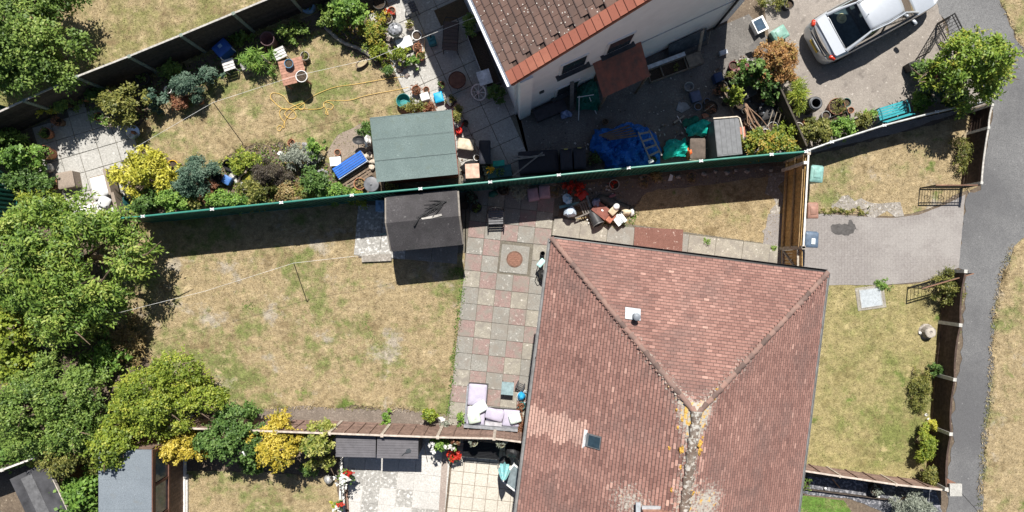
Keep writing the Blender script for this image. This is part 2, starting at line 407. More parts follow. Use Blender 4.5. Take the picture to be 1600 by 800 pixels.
for i, (nm, key, poly, dens, lab, amp) in enumerate([
  ('field','field',FIELD,170,'rough patchy grass of the field beyond the timber fence',.05),
  ('lawn','up',LAWN_UP,160,'sun scorched grass round the patio table and yellow hose',.12),
  ('lawn','main',LAWN_MAIN,160,'scorched straw coloured grass beside the chequered patio',.07),
  ('lawn','side',LAWN_SIDE,150,'parched grass strip inside the brown boarded fence',.06),
  ('lawn','side',LAWN_FT,150,'dry grass in front of the teal bench, above the paved drive',.05),
  ('lawn','front',LAWN_F,170,'pale green scorched grass between tiled roof and low front fence',.04),
  ('verge','verge',VERGE_R,130,'bleached grass on the verge along the asphalt lane',.10),
  ('verge','verge',VERGE_T,130,'bleached grass on the verge past the parked car',.08),
  ('lawn','up',LAWN_BL,150,'dry grass below the row of golden shrubs',.05),
  ('lawn','lush',LAWN_BR,230,'bright green grass beside the slate path',.02)]):
    sheet(nm, poly, .004+.0004*i, gm[key], amp, i)
    grass('grass', poly, dens, gb[key], lab, seed=i, h=(.03,.075) if key != 'lush' else (.03,.06))

# lanes, drives, paths ------------------------------------------
asphalt = pavemat('asphalt', (.125,.125,.13), (.235,.235,.235), (.25,.25,.25), .22, 34, (.64,.78), .5, dark=(.10,.10,.105), dk=(.58,.8))
LANE = [(1450,-700),(1458,-10),(1472,30),(1500,90),(1545,166),(1550,172),(1532,295),(1511,300),(1497,420),(1512,424),(1500,560),(1490,660),(1480,760),(1484,1300),(1535,1300),(1535,800),(1540,700),(1549,600),(1555,480),(1568,425),(1584,384),(1608,366),(2600,350),(2600,106),(1610,106),(1590,66),(1578,40),(1560,0),(1548,-60),(1548,-700)]
sheet('lane', LANE, .012, asphalt, .11, 3)
drive = pavemat('drive_concrete', (.27,.24,.215), (.36,.325,.29), (.46,.425,.385), .8, 34, (.60,.74), .5, dark=(.16,.142,.128), dk=(.53,.72))
sheet('driveway', [(1190,-60),(1456,-60),(1462,-5),(1474,40),(1500,95),(1540,162),(1400,208),(1262,240),(1228,175),(1205,80),(1196,30)], .010, drive, .03, 4)
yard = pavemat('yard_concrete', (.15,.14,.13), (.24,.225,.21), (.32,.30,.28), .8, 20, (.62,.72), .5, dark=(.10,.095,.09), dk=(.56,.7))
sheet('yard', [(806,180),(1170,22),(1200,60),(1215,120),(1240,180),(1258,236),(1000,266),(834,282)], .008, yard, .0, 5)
# paved drive: fine courses of blocks too small to part, in the material
m, n, l, b = newmat('block_paving'); gp = n.new('ShaderNodeNewGeometry')
mp = n.new('ShaderNodeMapping'); mp.inputs['Rotation'].default_value = (0,0,R(90)); mp.inputs['Scale'].default_value = (1,1,1); l.new(gp.outputs['Position'], mp.inputs[0])
bt = n.new('ShaderNodeTexBrick'); bt.inputs['Scale'].default_value = 1.0; bt.inputs['Brick Width'].default_value = .21; bt.inputs['Row Height'].default_value = .105; bt.inputs['Mortar Size'].default_value = .005
bt.inputs['Color1'].default_value = (.19,.175,.168,1); bt.inputs['Color2'].default_value = (.165,.15,.143,1); bt.inputs['Mortar'].default_value = (.13,.115,.107,1)
l.new(mp.outputs[0], bt.inputs['Vector'])
P = gp.outputs['Position']
c = MIX(n,l, STEP(n,l,NT(n,l,.5,5,.65,3,P),.42,.66), bt.outputs[0], (.245,.23,.218))
c = MIX(n,l, STEP(n,l,NT(n,l,6,6,.8,9,P),.55,.75), c, (.34,.32,.305))
c = MIX(n,l, .30, c, MIX(n,l,STEP(n,l,NT(n,l,30,4,.7,0,P),.3,.7),(.2,.18,.17),(.42,.39,.37)))
l.new(c, b.inputs['Base Color']); b.inputs['Roughness'].default_value = .9
bp = n.new('ShaderNodeBump'); bp.inputs['Strength'].default_value = .5; bp.inputs['Distance'].default_value = .012; l.new(bt.outputs['Fac'], bp.inputs['Height']); bp.invert = True; l.new(bp.outputs[0], b.inputs['Normal'])
DRV = [(1200,334),(1285,334),(1330,337),(1392,341),(1434,336),(1472,322),(1508,304),(1498,418),(1470,430),(1440,440),(1385,445),(1180,446)]
sheet('paved_drive', DRV, .013, m, .012, 6)
blob_poly = [(1322+17*math.cos(a)*(1+.25*math.sin(3*a)), 356+12*math.sin(a)*(1+.2*math.cos(5*a))) for a in [i*2*math.pi/28 for i in range(28)]]
sheet('oil_stain', blob_poly, .0165, M('oil_stain', (.085,.08,.078), .85, scale=9), .17, 8)
gravelm = pavemat('rubble', (.28,.255,.225), (.38,.35,.315), (.46,.435,.40), 1.6, 13, (.54,.68), 1.0)
sheet('gravel_patch', [(1298,318),(1315,310),(1345,312),(1375,316),(1400,322),(1412,334),(1385,338),(1350,335),(1345,324),(1315,326),(1296,328)], .0105, gravelm, .22, 9)
sheet('gravel_patch', [(1186,268),(1224,262),(1222,392),(1206,388),(1202,350),(1208,320),(1200,300)], .0105, gravelm, .25, 10)
# soil border along the lower fence and the bed beneath the green fence
border = pavemat('border_soil', (.18,.15,.125), (.26,.215,.18), (.29,.25,.21), 1.4, 24, (.56,.72), 1.0)
sheet('soil_border', [(372,640),(480,634),(560,640),(640,640),(704,650),(702,668),(560,672),(380,664)], .0095, border, .07, 12)
sheet('soil_bed', [(880,290),(1240,256),(1232,272),(1010,300),(985,322),(930,332),(880,320)], .0098, border, .06, 13)
sheet('soil_bed', [(528,212),(560,192),(582,196),(584,232),(560,240),(520,262),(512,240)], .0098, pavemat('pale_soil',(.26,.21,.17),(.34,.28,.23),(.42,.36,.3),1.5,20), .10, 14)
slate = pavemat('slate_chips', (.09,.095,.11), (.16,.165,.185), (.27,.27,.29), 2.0, 13, (.5,.6), 1.0)
sheet('slate_path', [(1180,738),(1460,760),(1472,800),(1440,830),(1380,800),(1330,780),(1180,762)], .0092, slate, .03, 15)

# individual paving slabs ---------------------------------------
def paving(name, anchor, deg, size, ni, nj, poly, matf, base_mat, gap=.012, th=.035, z=.012, jit=.004, size2=None, skip=()):
    wp = [tuple(W(*p)[:2]) for p in poly]
    base = struct(name, MB().sheet(wp, z-.004), base_mat)
    a = R(deg); u = Vector((math.cos(a), math.sin(a))); v = Vector((math.sin(a), -math.cos(a))); o = W(*anchor).xy
    sy = size2 or size; me = {}
    g = random.Random(len(poly)*17+int(anchor[0]))
    for j in range(*nj):
        for i in range(*ni):
            if (i,j) in skip: continue
            c = o + u*(i+.5)*size + v*(j+.5)*sy
            if not inpoly(c.x, c.y, wp): continue
            mt = matf(i, j, g)
            if mt.name not in me:
                hx, hy = (size-gap)/2, (sy-gap)/2; e = .006
                q = MB(); q.v = [(-hx,-hy,-th),(hx,-hy,-th),(hx,hy,-th),(-hx,hy,-th),(-hx,-hy,-e),(hx,-hy,-e),(hx,hy,-e),(-hx,hy,-e),(-hx+e,-hy+e,0),(hx-e,-hy+e,0),(hx-e,hy-e,0),(-hx+e,hy-e,0)]
                q.f = [(8,9,10,11)] + [(k,(k+1)%4,4+(k+1)%4,4+k) for k in range(4)] + [(4+k,4+(k+1)%4,8+(k+1)%4,8+k) for k in range(4)]
                me[mt.name] = q.mesh('slab')
            s = link('slab', me[mt.name], mt, base)
            s.location = (c.x, c.y, z+.016+g.uniform(0,jit)); s.rotation_euler = (g.uniform(-.006,.006), g.uniform(-.006,.006), a+g.uniform(-.014,.014))
    return base
grout = pavemat('joint_dirt', (.15,.135,.11), (.22,.20,.16), (.28,.26,.2), 2, 20)
grey_slab = pavemat('grey_slab', (.27,.26,.235), (.35,.34,.31), (.46,.45,.42), .9, 24, (.60,.70), .4, dark=(.22,.20,.175), dk=(.40,.68))
tan_slab = pavemat('tan_slab', (.33,.305,.255), (.41,.38,.32), (.50,.47,.42), .9, 24, (.60,.70), .4, dark=(.22,.20,.175), dk=(.40,.68))
red_slab = pavemat('red_slab', (.285,.20,.183), (.365,.265,.243), (.47,.405,.375), .9, 24, (.60,.72), .4, dark=(.22,.20,.175), dk=(.40,.68))
white_slab = pavemat('white_slab', (.52,.505,.48), (.63,.615,.59), (.70,.69,.67), .7, 20, (.62,.74), .3)
cream_slab = pavemat('cream_slab', (.54,.505,.44), (.61,.575,.51), (.66,.63,.57), .6, 20, (.64,.76), .25)
worn_slab = pavemat('worn_slab', (.33,.32,.30), (.43,.42,.395), (.54,.53,.51), .7, 16, (.52,.62), .5)
pale_slab = pavemat('pale_slab', (.40,.39,.365), (.49,.48,.455), (.57,.56,.54), .6, 20, (.60,.72), .35, dark=(.38,.37,.34), dk=(.6,.72))
GREYX = {(2,4),(0,2),(0,6),(4,2),(4,6),(0,-4),(2,-4),(4,0),(5,1)}
def chequer(i, j, g):
    if (i+j) % 2 == 0 and (i,j) not in GREYX and j < 9: return red_slab
    return tan_slab if g.random() < (.55 if j > 5 or i > 3 else .25) else grey_slab
PATIO = [(727,296),(740,300),(868,286),(880,300),(870,345),(868,378),(850,392),(838,520),(818,690),(695,672),(706,600),(716,520),(726,430)]
paving('patio', (728,396), -6, .607, (-1,8), (-6,13), PATIO, chequer, grout, skip={(2,-1),(3,-1),(2,0),(3,0)})
cc = W(804,405)
q = MB(); q.box((cc.x,cc.y,.012),(1.02,1.02,.03),R(-6)); struct('manhole_surround', q, grey_slab)
mh = thing('manhole_cover', 'round rusty manhole cover set in the chequered patio', 'manhole cover', (cc.x,cc.y,.027))
part('rim', MB().lathe([(.255,0),(.30,0),(.30,.012),(.255,.012)],28), M('rusty_rim',(.15,.085,.06),.8), mh, True)
q = MB().lathe([(0.001,.008),(.245,.008),(.245,.014),(.001,.016)],28)
part('lid', q, M('rust_lid',(.23,.12,.085),.85,var=.2,scale=20,bump=.5), mh)
q = MB()
for k in range(5): q.box((0,-.16+k*.08,.0185),(.3,.02,.006))
part('ribs', q, M('rust_lid'), mh)
def upslab(i,j,g): return pale_slab
UP_PATIO = [(592,-60),(720,-60),(772,60),(810,170),(836,284),(768,280),(722,296),(700,240),(708,190),(648,150),(618,90),(590,40)]
paving('patio', (651,24), 24.5, .80, (-12,14), (-12,14), UP_PATIO, upslab, grout, gap=.02)
paving('patio', (88,220), 16.5, .70, (-4,8), (-5,8), [(50,200),(105,168),(170,150),(188,190),(204,236),(196,338),(90,345),(58,320)], lambda i,j,g: pale_slab, grout, gap=.02)
paving('patio', (546,704), -5.5, .62, (-2,7), (-2,16), [(533,672),(694,676),(688,900),(526,900)], lambda i,j,g: white_slab if (i > 2 and j < 2) or g.random() < .45 else worn_slab, M('white_grout',(.6,.58,.55)), gap=.014)
paving('patio', (707,716), -6, .455, (-2,9), (-4,20), [(706,668),(842,690),(824,900),(700,900)], lambda i,j,g: cream_slab, M('brown_grout',(.27,.22,.18)), gap=.02)
# brick edging strip between the two lower patios and the wall edge at their left
q = MB(); a, b2 = W(698,672), W(684,900); q.bar((a.x,a.y,.02),(b2.x,b2.y,.02),.22,.05); struct('edging_strip', q, pavemat('edging_concrete',(.34,.28,.25),(.42,.36,.32),(.5,.45,.4),1.5,20))
paving('side_path', (866,340), -7.15, 1.0, (0,16), (0,2), [(866,338),(996,352),(1224,384),(1226,420),(1000,420),(862,392)], lambda i,j,g: grey_slab if g.random() < .5 else tan_slab, grout, size2=.72)
q = MB(); c = W(1028,377); q.box((c.x,c.y,.05),(1.78,.95,.045),R(-3)); struct('red_paving_pad', q, pavemat('red_chip',(.20,.10,.08),(.25,.13,.105),(.40,.30,.26),2,34,(.62,.7),.5))
paving('shed_base', (560,318), -5, .95, (0,6), (0,4), [(560,316),(728,300),(728,395),(562,402)], lambda i,j,g: worn_slab if i < 2 else grey_slab, grout)
q = MB(); a, b2 = W(566,404), W(612,402); q.bar((a.x,a.y,.05),(b2.x,b2.y,.05),.26,.10); struct('rubble_step', q, gravelm)
# front drain cover
c = W(1360,465); q = MB().box((c.x,c.y,.012),(1.05,.85,.02),R(8)); struct('drain_surround', q, tan_slab)
dc = thing('drain_cover', 'square pale metal drain cover in the front lawn', 'drain cover', (c.x,c.y,.024), R(8))
part('plate', MB().box((0,0,.006),(.74,.62,.014)), M('galvanised',(.50,.54,.56),.5,.5,var=.12,scale=12), dc)
q = MB(); [q.box((0,s*.325,.008),(.80,.03,.02)) for s in (-1,1)]; [q.box((s*.385,0,.008),(.03,.62,.02)) for s in (-1,1)]
part('frame', q, M('grey_frame',(.36,.36,.35),.7), dc)

# pale worn patches and a joint on the lane, ragged longer growth along fences and edges
q = MB().tube([W(1470,735,.018),W(1496,764,.018),W(1522,792,.018),W(1540,815,.018)],.008,4); struct('lane_crack', q, M('tar_line',(.04,.04,.042),.8))
def strip(pts, wd): return [(x-wd,y-wd) for x, y in pts]+[(x+wd,y+wd) for x, y in pts[::-1]]
def edge_growth(label, pts, wd, dens, key, h=(.08,.22), seed=0): grass('grass', strip(pts, wd), dens, gb[key], label, h, .006, seed, .02)
edge_growth('long dry grass along the field side of the timber fence', [(40,195),(250,112),(470,24)], 5, 420, 'field', seed=21)
edge_growth('long green grass edging the chequered patio', [(726,428),(716,500),(709,570),(702,650)], 4, 520, 'lush', (.05,.13), 22)
edge_growth('ragged grass fringe along the soil border', [(380,640),(480,634),(560,636),(640,638),(698,650)], 4, 420, 'main', (.05,.15), 23)
edge_growth('ragged grass fringe at the asphalt lane verge', [(1582,386),(1566,428),(1553,490),(1548,600),(1537,700),(1530,800)], 5, 480, 'verge', (.06,.18), 24)
edge_growth('ragged grass along the upper verge by the lane', [(1556,-20),(1566,8),(1584,44),(1606,92)], 5, 480, 'verge', (.06,.18), 25)
edge_growth('long grass at the foot of the low front fence', [(1478,440),(1472,540),(1466,640),(1462,740)], 6, 420, 'front', (.06,.2), 26)
edge_growth('grass fringe under the house wall on the front lawn', [(1262,452),(1256,560),(1250,700)], 4, 300, 'lush', (.05,.14), 27)
edge_growth('long dry grass at the foot of the short low fence', [(1524,190),(1514,240),(1508,290)], 7, 420, 'side', (.08,.25), 28)
edge_growth('wild grass around the trees at the lawn corner', [(228,500),(205,540),(200,570),(232,590)], 12, 380, 'field', (.08,.28), 29)
edge_growth('grass fringe around the upper lawn borders', [(225,192),(252,166),(302,152),(335,122)], 5, 420, 'up', (.06,.18), 30)
edge_growth('grass fringe along the pond side of the upper lawn', [(345,258),(375,234),(405,226),(445,222),(482,236)], 4, 420, 'up', (.06,.16), 31)
edge_growth('green grass beside the shaded flower bed', [(505,50),(540,78),(582,100),(626,132),(640,170)], 9, 420, 'lush', (.04,.09), 32)
edge_growth('green grass tufts at the junk pile', [(930,348),(960,352),(985,345),(994,330)], 4, 520, 'lush', (.06,.16), 33)
edge_growth('green grass below the charcoal shed', [(700,425),(724,422)], 5, 600, 'lush', (.06,.14), 34)
edge_growth('green grass patch in the main lawn', [(383,480),(395,474)], 6, 500, 'lush', (.04,.08), 35)
edge_growth('green grass patch nearer the patio in the main lawn', [(572,500),(592,545)], 7, 260, 'lush', (.04,.08), 36)
# ================================================================ main house with the hipped clay roof
def tilemat(name, stops, src='attr', lichen=True, stain=(.12,.085,.078), edge=None):
    m, n, l, b = newmat(name); P = n.new('ShaderNodeNewGeometry').outputs['Position']
    if src == 'attr':
        a = n.new('ShaderNodeAttribute'); a.attribute_name = 'tone'; t = a.outputs['Fac']
    else: t = n.new('ShaderNodeObjectInfo').outputs['Random']
    k = len(stops); r = ramp(n, [(i/(k-1), c) for i, c in enumerate(stops)]); l.new(t, r.inputs[0])
    c = r.outputs[0]
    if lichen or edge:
        ed = n.new('ShaderNodeAttribute'); ed.attribute_name = 'edge'; c = MIX(n,l, STEP(n,l,ed.outputs['Fac'],*(edge or (.80,.94))), c, (.095,.064,.057))  # grimy lower tile edge, also darkened in colour to paint the shadowed course lines
    f1 = n.new('ShaderNodeMath'); f1.operation = 'MULTIPLY'; f1.inputs[1].default_value = .5; l.new(STEP(n,l,NT(n,l,.75,5,.7,3,P),.46,.70), f1.inputs[0])
    c = MIX(n,l, f1.outputs[0], c, stain)
    f = NT(n,l,26,5,.7,0,P); c = MIX(n,l, STEP(n,l,f,.56,.78), c, mul(stops[0],.55))
    if lichen:
        at = n.new('ShaderNodeAttribute'); at.attribute_name = 'lichen'
        mm = n.new('ShaderNodeMath'); mm.operation = 'MULTIPLY_ADD'; l.new(at.outputs['Fac'], mm.inputs[0]); mm.inputs[1].default_value = .42; l.new(NT(n,l,13,6,.75,17,P), mm.inputs[2])
        c = MIX(n,l, STEP(n,l,mm.outputs[0],.66,.84), c, (.36,.335,.295))
        m2 = n.new('ShaderNodeMath'); m2.operation = 'MULTIPLY_ADD'; l.new(at.outputs['Fac'], m2.inputs[0]); m2.inputs[1].default_value = .34; l.new(NT(n,l,6.5,5,.65,41,P), m2.inputs[2])
        c = MIX(n,l, STEP(n,l,m2.outputs[0],.80,.90), c, (.52,.32,.08))
    l.new(c, b.inputs['Base Color']); b.inputs['Roughness'].default_value = .88; b.inputs['Specular IOR Level'].default_value = .2
    bp = n.new('ShaderNodeBump'); bp.inputs['Strength'].default_value = .3; bp.inputs['Distance'].default_value = .01; l.new(f, bp.inputs['Height']); l.new(bp.outputs[0], b.inputs['Normal'])
    return m
HA = R(-7.15); HW = 8.06; HE = 5.0; TP = .645; HL = 14.0
house = thing('house', 'house with red clay hipped roof beside the chequered patio', 'house', (.967,.688,0), HA)
hx = lambda px, py, z: (Matrix.Rotation(-HA,3,'Z') @ (W(px,py,z)-Vector((.967,.688,0))))
clay = [(.14,.073,.062),(.19,.10,.084),(.235,.127,.106),(.28,.155,.129),(.35,.20,.166),(.45,.285,.235)]
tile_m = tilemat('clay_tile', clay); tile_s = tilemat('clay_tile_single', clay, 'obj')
th = math.atan(TP); cs, sn = math.cos(th), math.sin(th)
# walls with windows
brickm = M('house_brick', (.34,.19,.14), .9, var=.2, scale=12, bump=.4)
q = MB(); t_ = .4
q.box((HW/2,-t_-.12,2.4),(HW-2*t_,.24,4.8)); q.box((t_+.12,-HL/2,2.4),(.24,HL-2*t_,4.8)); q.box((HW-t_-.12,-HL/2,2.4),(.24,HL-2*t_,4.8)); q.box((HW/2,-HL+t_+.12,2.4),(HW-2*t_,.24,4.8))
part('wall', q, brickm, house)
upvc = M('white_upvc', (.78,.78,.77), .35, var=.04); glass_d = M('dark_glass', (.03,.04,.05), .08, var=.1, spec=.8)
for (y, z, wd, hh) in ((-2.6,3.6,1.3,1.1),(-5.6,3.6,1.3,1.1),(-8.8,3.6,1.3,1.1),(-4.2,1.2,1.1,1.9),(-9.6,1.4,1.6,1.2)):
    wf = part('window', MB().box((t_-.02,y,z),(.06,wd,hh)), upvc, house); part('pane', MB().box((t_-.055,y,z),(.02,wd-.14,hh-.14)), glass_d, wf)
q = MB(); q.v = [(0,0,HE),(HW,0,HE),(HW/2,-HW/2,HE+HW/2*TP),(0,-HL,HE),(HW,-HL,HE),(HW/2,-HL,HE+HW/2*TP)]
q.v += [(0,0,HE-.12),(HW,0,HE-.12),(0,-HL,HE-.12),(HW,-HL,HE-.12)]
q.f = [(0,2,1),(0,3,5,2),(1,2,5,4),(0,1,7,6),(3,0,6,8),(1,4,9,7),(3,8,9,4,5),(6,7,9,8)]
roof = part('roof', q, M('roof_deck', (.09,.06,.05), .95), house)
GA, TW = .098, .162
cells = []
gt = random.Random(3)
for side in range(3):
    nrow = int((HW/2/cs)/GA)
    for r_ in range(nrow):
        tc = (r_+.5)*GA; run = tc*cs
        s0, s1 = (run, HW-run) if side == 0 else (run, HL)
        n_ = int((s1-s0)/TW)+2
        off = (r_ % 2)*TW/2
        k0 = int((s0-off)/TW)-1
        for k in range(k0, k0+n_+3):
            sc_ = off+(k+.5)*TW
            if sc_ < s0-.02 or sc_ > s1+.02: continue
            if side > 0 and sc_ > 9.6: continue
            z = HE+run*TP
            if side == 0: p = (sc_, -run, z); es = (1,0,0); et = (0,-cs,sn)
            elif side == 1: p = (run, -sc_, z); es = (0,-1,0); et = (cs,0,sn)
            else: p = (HW-run, -sc_, z); es = (0,-1,0); et = (-cs,0,sn)
            nn = (0,sn,cs) if side == 0 else ((-sn,0,cs) if side == 1 else (sn,0,cs))
            cells.append((p, es, et, nn, side, run))
Pt = np.array([c[0] for c in cells]); Es = np.array([c[1] for c in cells]); Et = np.array([c[2] for c in cells]); Nn = np.array([c[3] for c in cells])
side_a = np.array([c[4] for c in cells]); run_a = np.array([c[5] for c in cells]); nT = len(cells)
tone = np.clip(.42+.13*rng.normal(size=nT), 0, .9); tone[rng.random(nT) < .007] = .9
for i in range(nT):
    p = Pt[i]; al = -p[1] if side_a[i] else p[0]
    tone[i] += .16*mnoise.noise(Vector((al*1.5, run_a[i]*.30, side_a[i]*7))) + .12*mnoise.noise(Vector((al*.5, run_a[i]*.6, side_a[i]*7+3)))
tone = np.clip(tone, 0, .92)
def near(pt, r): return np.exp(-((Pt[:,0]-pt[0])**2+(Pt[:,1]-pt[1])**2)/(r*r))
# washed streak below the small rooflight, slabs of lighter replaced tiles
rl = hx(920,684,6.5)
streak = (side_a == 1) & (np.abs(Pt[:,1]-rl[1]+.05) < .36+.08*np.sin(Pt[:,0]*9)) & (Pt[:,0] < rl[0])
tone[streak] = np.clip(.97+.05*rng.normal(size=int(streak.sum())), 0, 1)
hipd = np.where(side_a == 0, np.minimum(Pt[:,0]+Pt[:,1], HW-Pt[:,0]+Pt[:,1]), np.abs(-Pt[:,1]-run_a)); ridge_d = HW/2-run_a
lich = np.exp(-np.abs(hipd)/.35)*.55*np.clip(run_a/3.0,0,1) + np.where(side_a > 0, np.exp(-ridge_d/.20)*.85*(Pt[:,1] < -3.6), 0) + .8*near((HW/2,-4.1),.35) + .62*near(hx(985,786,6.9),.62) + .78*near(hx(1104,786,7.2),.55)
lich = np.clip(lich, 0, 1)
order = np.argsort(-Pt[:,2]); single = set(order[:300].tolist())
wob = rng.normal(size=(nT,2))*.0035; dlen = .150
def tverts(i):
    p, es, et, nn = Pt[i], Es[i], Et[i], Nn[i]; hw = TW/2-.004
    lo = p - et*(GA/2+.004) + nn*(.042+wob[i,0]); hi = lo + et*dlen + nn*(-.032+wob[i,1]*.6)
    b_ = -nn*.030
    return [lo-es*hw, lo+es*hw, hi+es*hw, hi-es*hw, lo-es*hw+b_, lo+es*hw+b_, hi+es*hw+b_, hi-es*hw+b_]
TF = [(0,1,2,3),(4,5,1,0),(5,6,2,1),(7,4,0,3)]
V = []; F = []; TT = []; LL = []
for i in range(nT):
    if i in single: continue
    o = len(V); V += [tuple(a) for a in tverts(i)]; F += [tuple(o+k for k in f) for f in TF]; TT += [tone[i]]*8; LL += [lich[i]]*8
me = bpy.data.meshes.new('tile_courses'); me.from_pydata(V, [], F)
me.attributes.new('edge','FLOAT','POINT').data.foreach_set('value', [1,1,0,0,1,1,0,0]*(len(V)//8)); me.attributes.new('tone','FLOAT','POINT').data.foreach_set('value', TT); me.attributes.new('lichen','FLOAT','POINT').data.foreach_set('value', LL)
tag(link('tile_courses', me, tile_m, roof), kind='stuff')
for i in order[:300].tolist():
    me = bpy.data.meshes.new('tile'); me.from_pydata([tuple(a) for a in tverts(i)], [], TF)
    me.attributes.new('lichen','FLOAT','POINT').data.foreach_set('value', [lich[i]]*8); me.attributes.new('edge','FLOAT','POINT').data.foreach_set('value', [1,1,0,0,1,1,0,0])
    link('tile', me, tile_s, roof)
# hip and ridge tiles
def halftile(L=.31, r=.105, n=7):
    q = MB()
    for x, rr, dz in ((-L/2,r*1.22,.02),(L/2,r*.78,-.004)):
        for k in range(n):
            a = math.pi*(k/(n-1))*.9+math.pi*.05; q.v.append((x, math.cos(a)*rr, math.sin(a)*rr*.72+dz))
    for k in range(n-1): q.f.append((k,k+1,n+k+1,n+k))
    q.f.append(tuple(range(n))[::-1])
    return q
hipm = tilemat('hip_tile', [(.11,.078,.068),(.15,.10,.086),(.20,.135,.115),(.27,.165,.135)], 'obj', False); ridgem = pavemat('ridge_lichen', (.17,.125,.10), (.31,.27,.23), (.46,.44,.40), 3, 12, (.50,.60), .6, dark=(.42,.25,.06), dk=(.70,.74))
hme = halftile(.22,.068).mesh('hip_tile', True); rme = halftile(.36,.12).mesh('ridge_tile', True)
apex = Vector((HW/2,-HW/2,HE+HW/2*TP))
for cx_ in (0, HW):
    a = Vector((cx_,0,HE)); d = apex-a; nh = int(d.length/.20)
    x = d.normalized(); y = Vector((0,0,1)).cross(x).normalized(); z = x.cross(y); rot = Matrix((x,y,z)).transposed()
    for k in range(nh):
        o = link('hip_tile', hme, hipm if gt.random() > .06*k/nh*4 else tile_s, roof); o.location = a + d*((k+.5)/nh) + Vector((0,0,.035))
        o.rotation_euler = (rot @ Matrix.Rotation(gt.uniform(-.12,.12),3,'X') @ Matrix.Rotation(gt.uniform(-.16,.16),3,'Z')).to_euler()
for k in range(17):
    o = link('ridge_tile', rme, ridgem, roof); o.location = (HW/2, -HW/2-.1-k*.33, apex.z+.01); o.rotation_euler = (gt.uniform(-.03,.03), 0, R(-90)+gt.uniform(-.03,.03))
# orange lichen rosettes on the ridge
for (px, py, r_) in ((1090,691,.09),(1091,703,.11),(1066,702,.11),(1059,668,.05),(1066,656,.055),(1058,640,.05),(1120,610,.06),(1115,622,.05),(1064,730,.055),(1079,768,.075),(1050,764,.06),(1096,683,.05),(1106,628,.04),(914,433,.0),(1046,700,.045)):
    if r_ == 0: continue
    p = hx(px,py,7.4)
    for _ in range(3):
        zz = HE+min(p.x, HW-p.x)*TP; p = hx(px,py,zz)
    part('lichen', MB().blob((p.x,p.y,zz+.03+(.08 if abs(p.x-HW/2) < .18 else 0)),(r_*.85,r_*.95,.022),14,.55,px), M('orange_lichen',(.50,.29,.06),.95,var=.4,scale=22), roof, True)
# gutters, fascia, downpipe
blackp = M('black_plastic', (.018,.018,.02), .4, var=.1)
def gutter(p, q_, mat, parent, r=.055):
    q = MB(); p = Vector(p); q_ = Vector(q_); d = (q_-p).normalized(); s = Vector((0,0,1)).cross(d)
    prof = [(math.cos(a)*r, -math.sin(a)*r) for a in [math.pi*k/6 for k in range(7)]]; prof += [(x*.84, y*.84) for x, y in prof[::-1]]
    for e in (p, q_): q.v += [tuple(e+s*x+Vector((0,0,y))) for x, y in prof]
    n_ = len(prof)
    for k in range(n_): q.f.append((k,(k+1)%n_,n_+(k+1)%n_,n_+k))
    return part('gutter', q, mat, parent)
greyg = M('grey_gutter', (.20,.20,.20), .5, var=.15)
gutter((-.02,.055,HE-.01),(HW+.02,.055,HE-.01), blackp, house); gutter((-.055,0.0,HE-.01),(-.055,-HL,HE-.01), greyg, house); gutter((HW+.055,0.0,HE-.01),(HW+.055,-HL,HE-.01), greyg, house)
part('downpipe', MB().tube([(-.05,-3.5,HE-.06),(.22,-3.5,HE-.35),(.33,-3.5,HE-.5),(.33,-3.5,.05)],.04,8), blackp, house, True)
# soil vent pipe with lead slate
p = hx(988,490,6.3); zz = HE+(-p.y)*TP; p = hx(988,490,zz)
rotN = Matrix.Rotation(-th, 3, 'X')
q = MB().box((p.x,p.y,zz+.085),(.42,.36,.012), mat=rotN); lead = M('lead', (.42,.45,.48), .55, .3, var=.12, scale=9)
vp = part('vent_pipe', MB().tube([(p.x+.05,p.y-.05,zz-.05),(p.x+.05,p.y-.05,zz+.42)],.07,12), M('grey_pipe',(.20,.22,.25),.5), house, True)
part('lead_slate', q, lead, vp)
part('cowl', MB().lathe([(.085,.40),(.10,.43),(.10,.47),(.06,.50),(.001,.50)],12,(p.x+.05,p.y-.05,zz)), M('grey_pipe'), vp, True)
# small rooflight on the west slope
p = hx(929,689,6.4); zz = HE+p.x*TP; p = hx(929,689,zz); rotW = Matrix.Rotation(-th, 3, 'Y')
ez = rotW @ Vector((0,0,1)); ex = rotW @ Vector((1,0,0))
rlw = part('rooflight', MB().box(Vector((p.x,p.y,zz))+ez*.06,(.44,.36,.07),mat=rotW), M('rooflight_frame',(.16,.17,.18),.5,.3), house)
part('pane', MB().box(Vector((p.x,p.y,zz))+ez*.10+ex*.03,(.34,.29,.012),mat=rotW), M('rooflight_glass',(.025,.045,.06),.06,spec=.8), rlw)
q = MB().box(Vector((p.x,p.y,zz))+ez*.05-ex*.27,(.10,.50,.02),mat=rotW); q.box(Vector((p.x,p.y,zz))+ez*.055-ex*.19,(.12,.30,.03),mat=rotW)
part('flashing', q, M('bright_lead',(.68,.70,.72),.5,.2,var=.1), rlw)
# brick chimney low on the ridge
p = hx(1034,792,7.2)
q = MB().box((p.x,p.y-.38,HE+3.3),(.95,.70,2.3),R(7)); ch = part('chimney', q, brickm, roof)
q = MB().box((p.x,p.y-.0,HE+2.27),(1.05,.1,.05),R(7)); q.box((p.x-.56,p.y-.35,HE+2.15),(.12,.75,.05),R(7)); q.box((p.x+.56,p.y-.35,HE+2.25),(.12,.75,.05),R(7))
part('flashing', q, lead, roof)

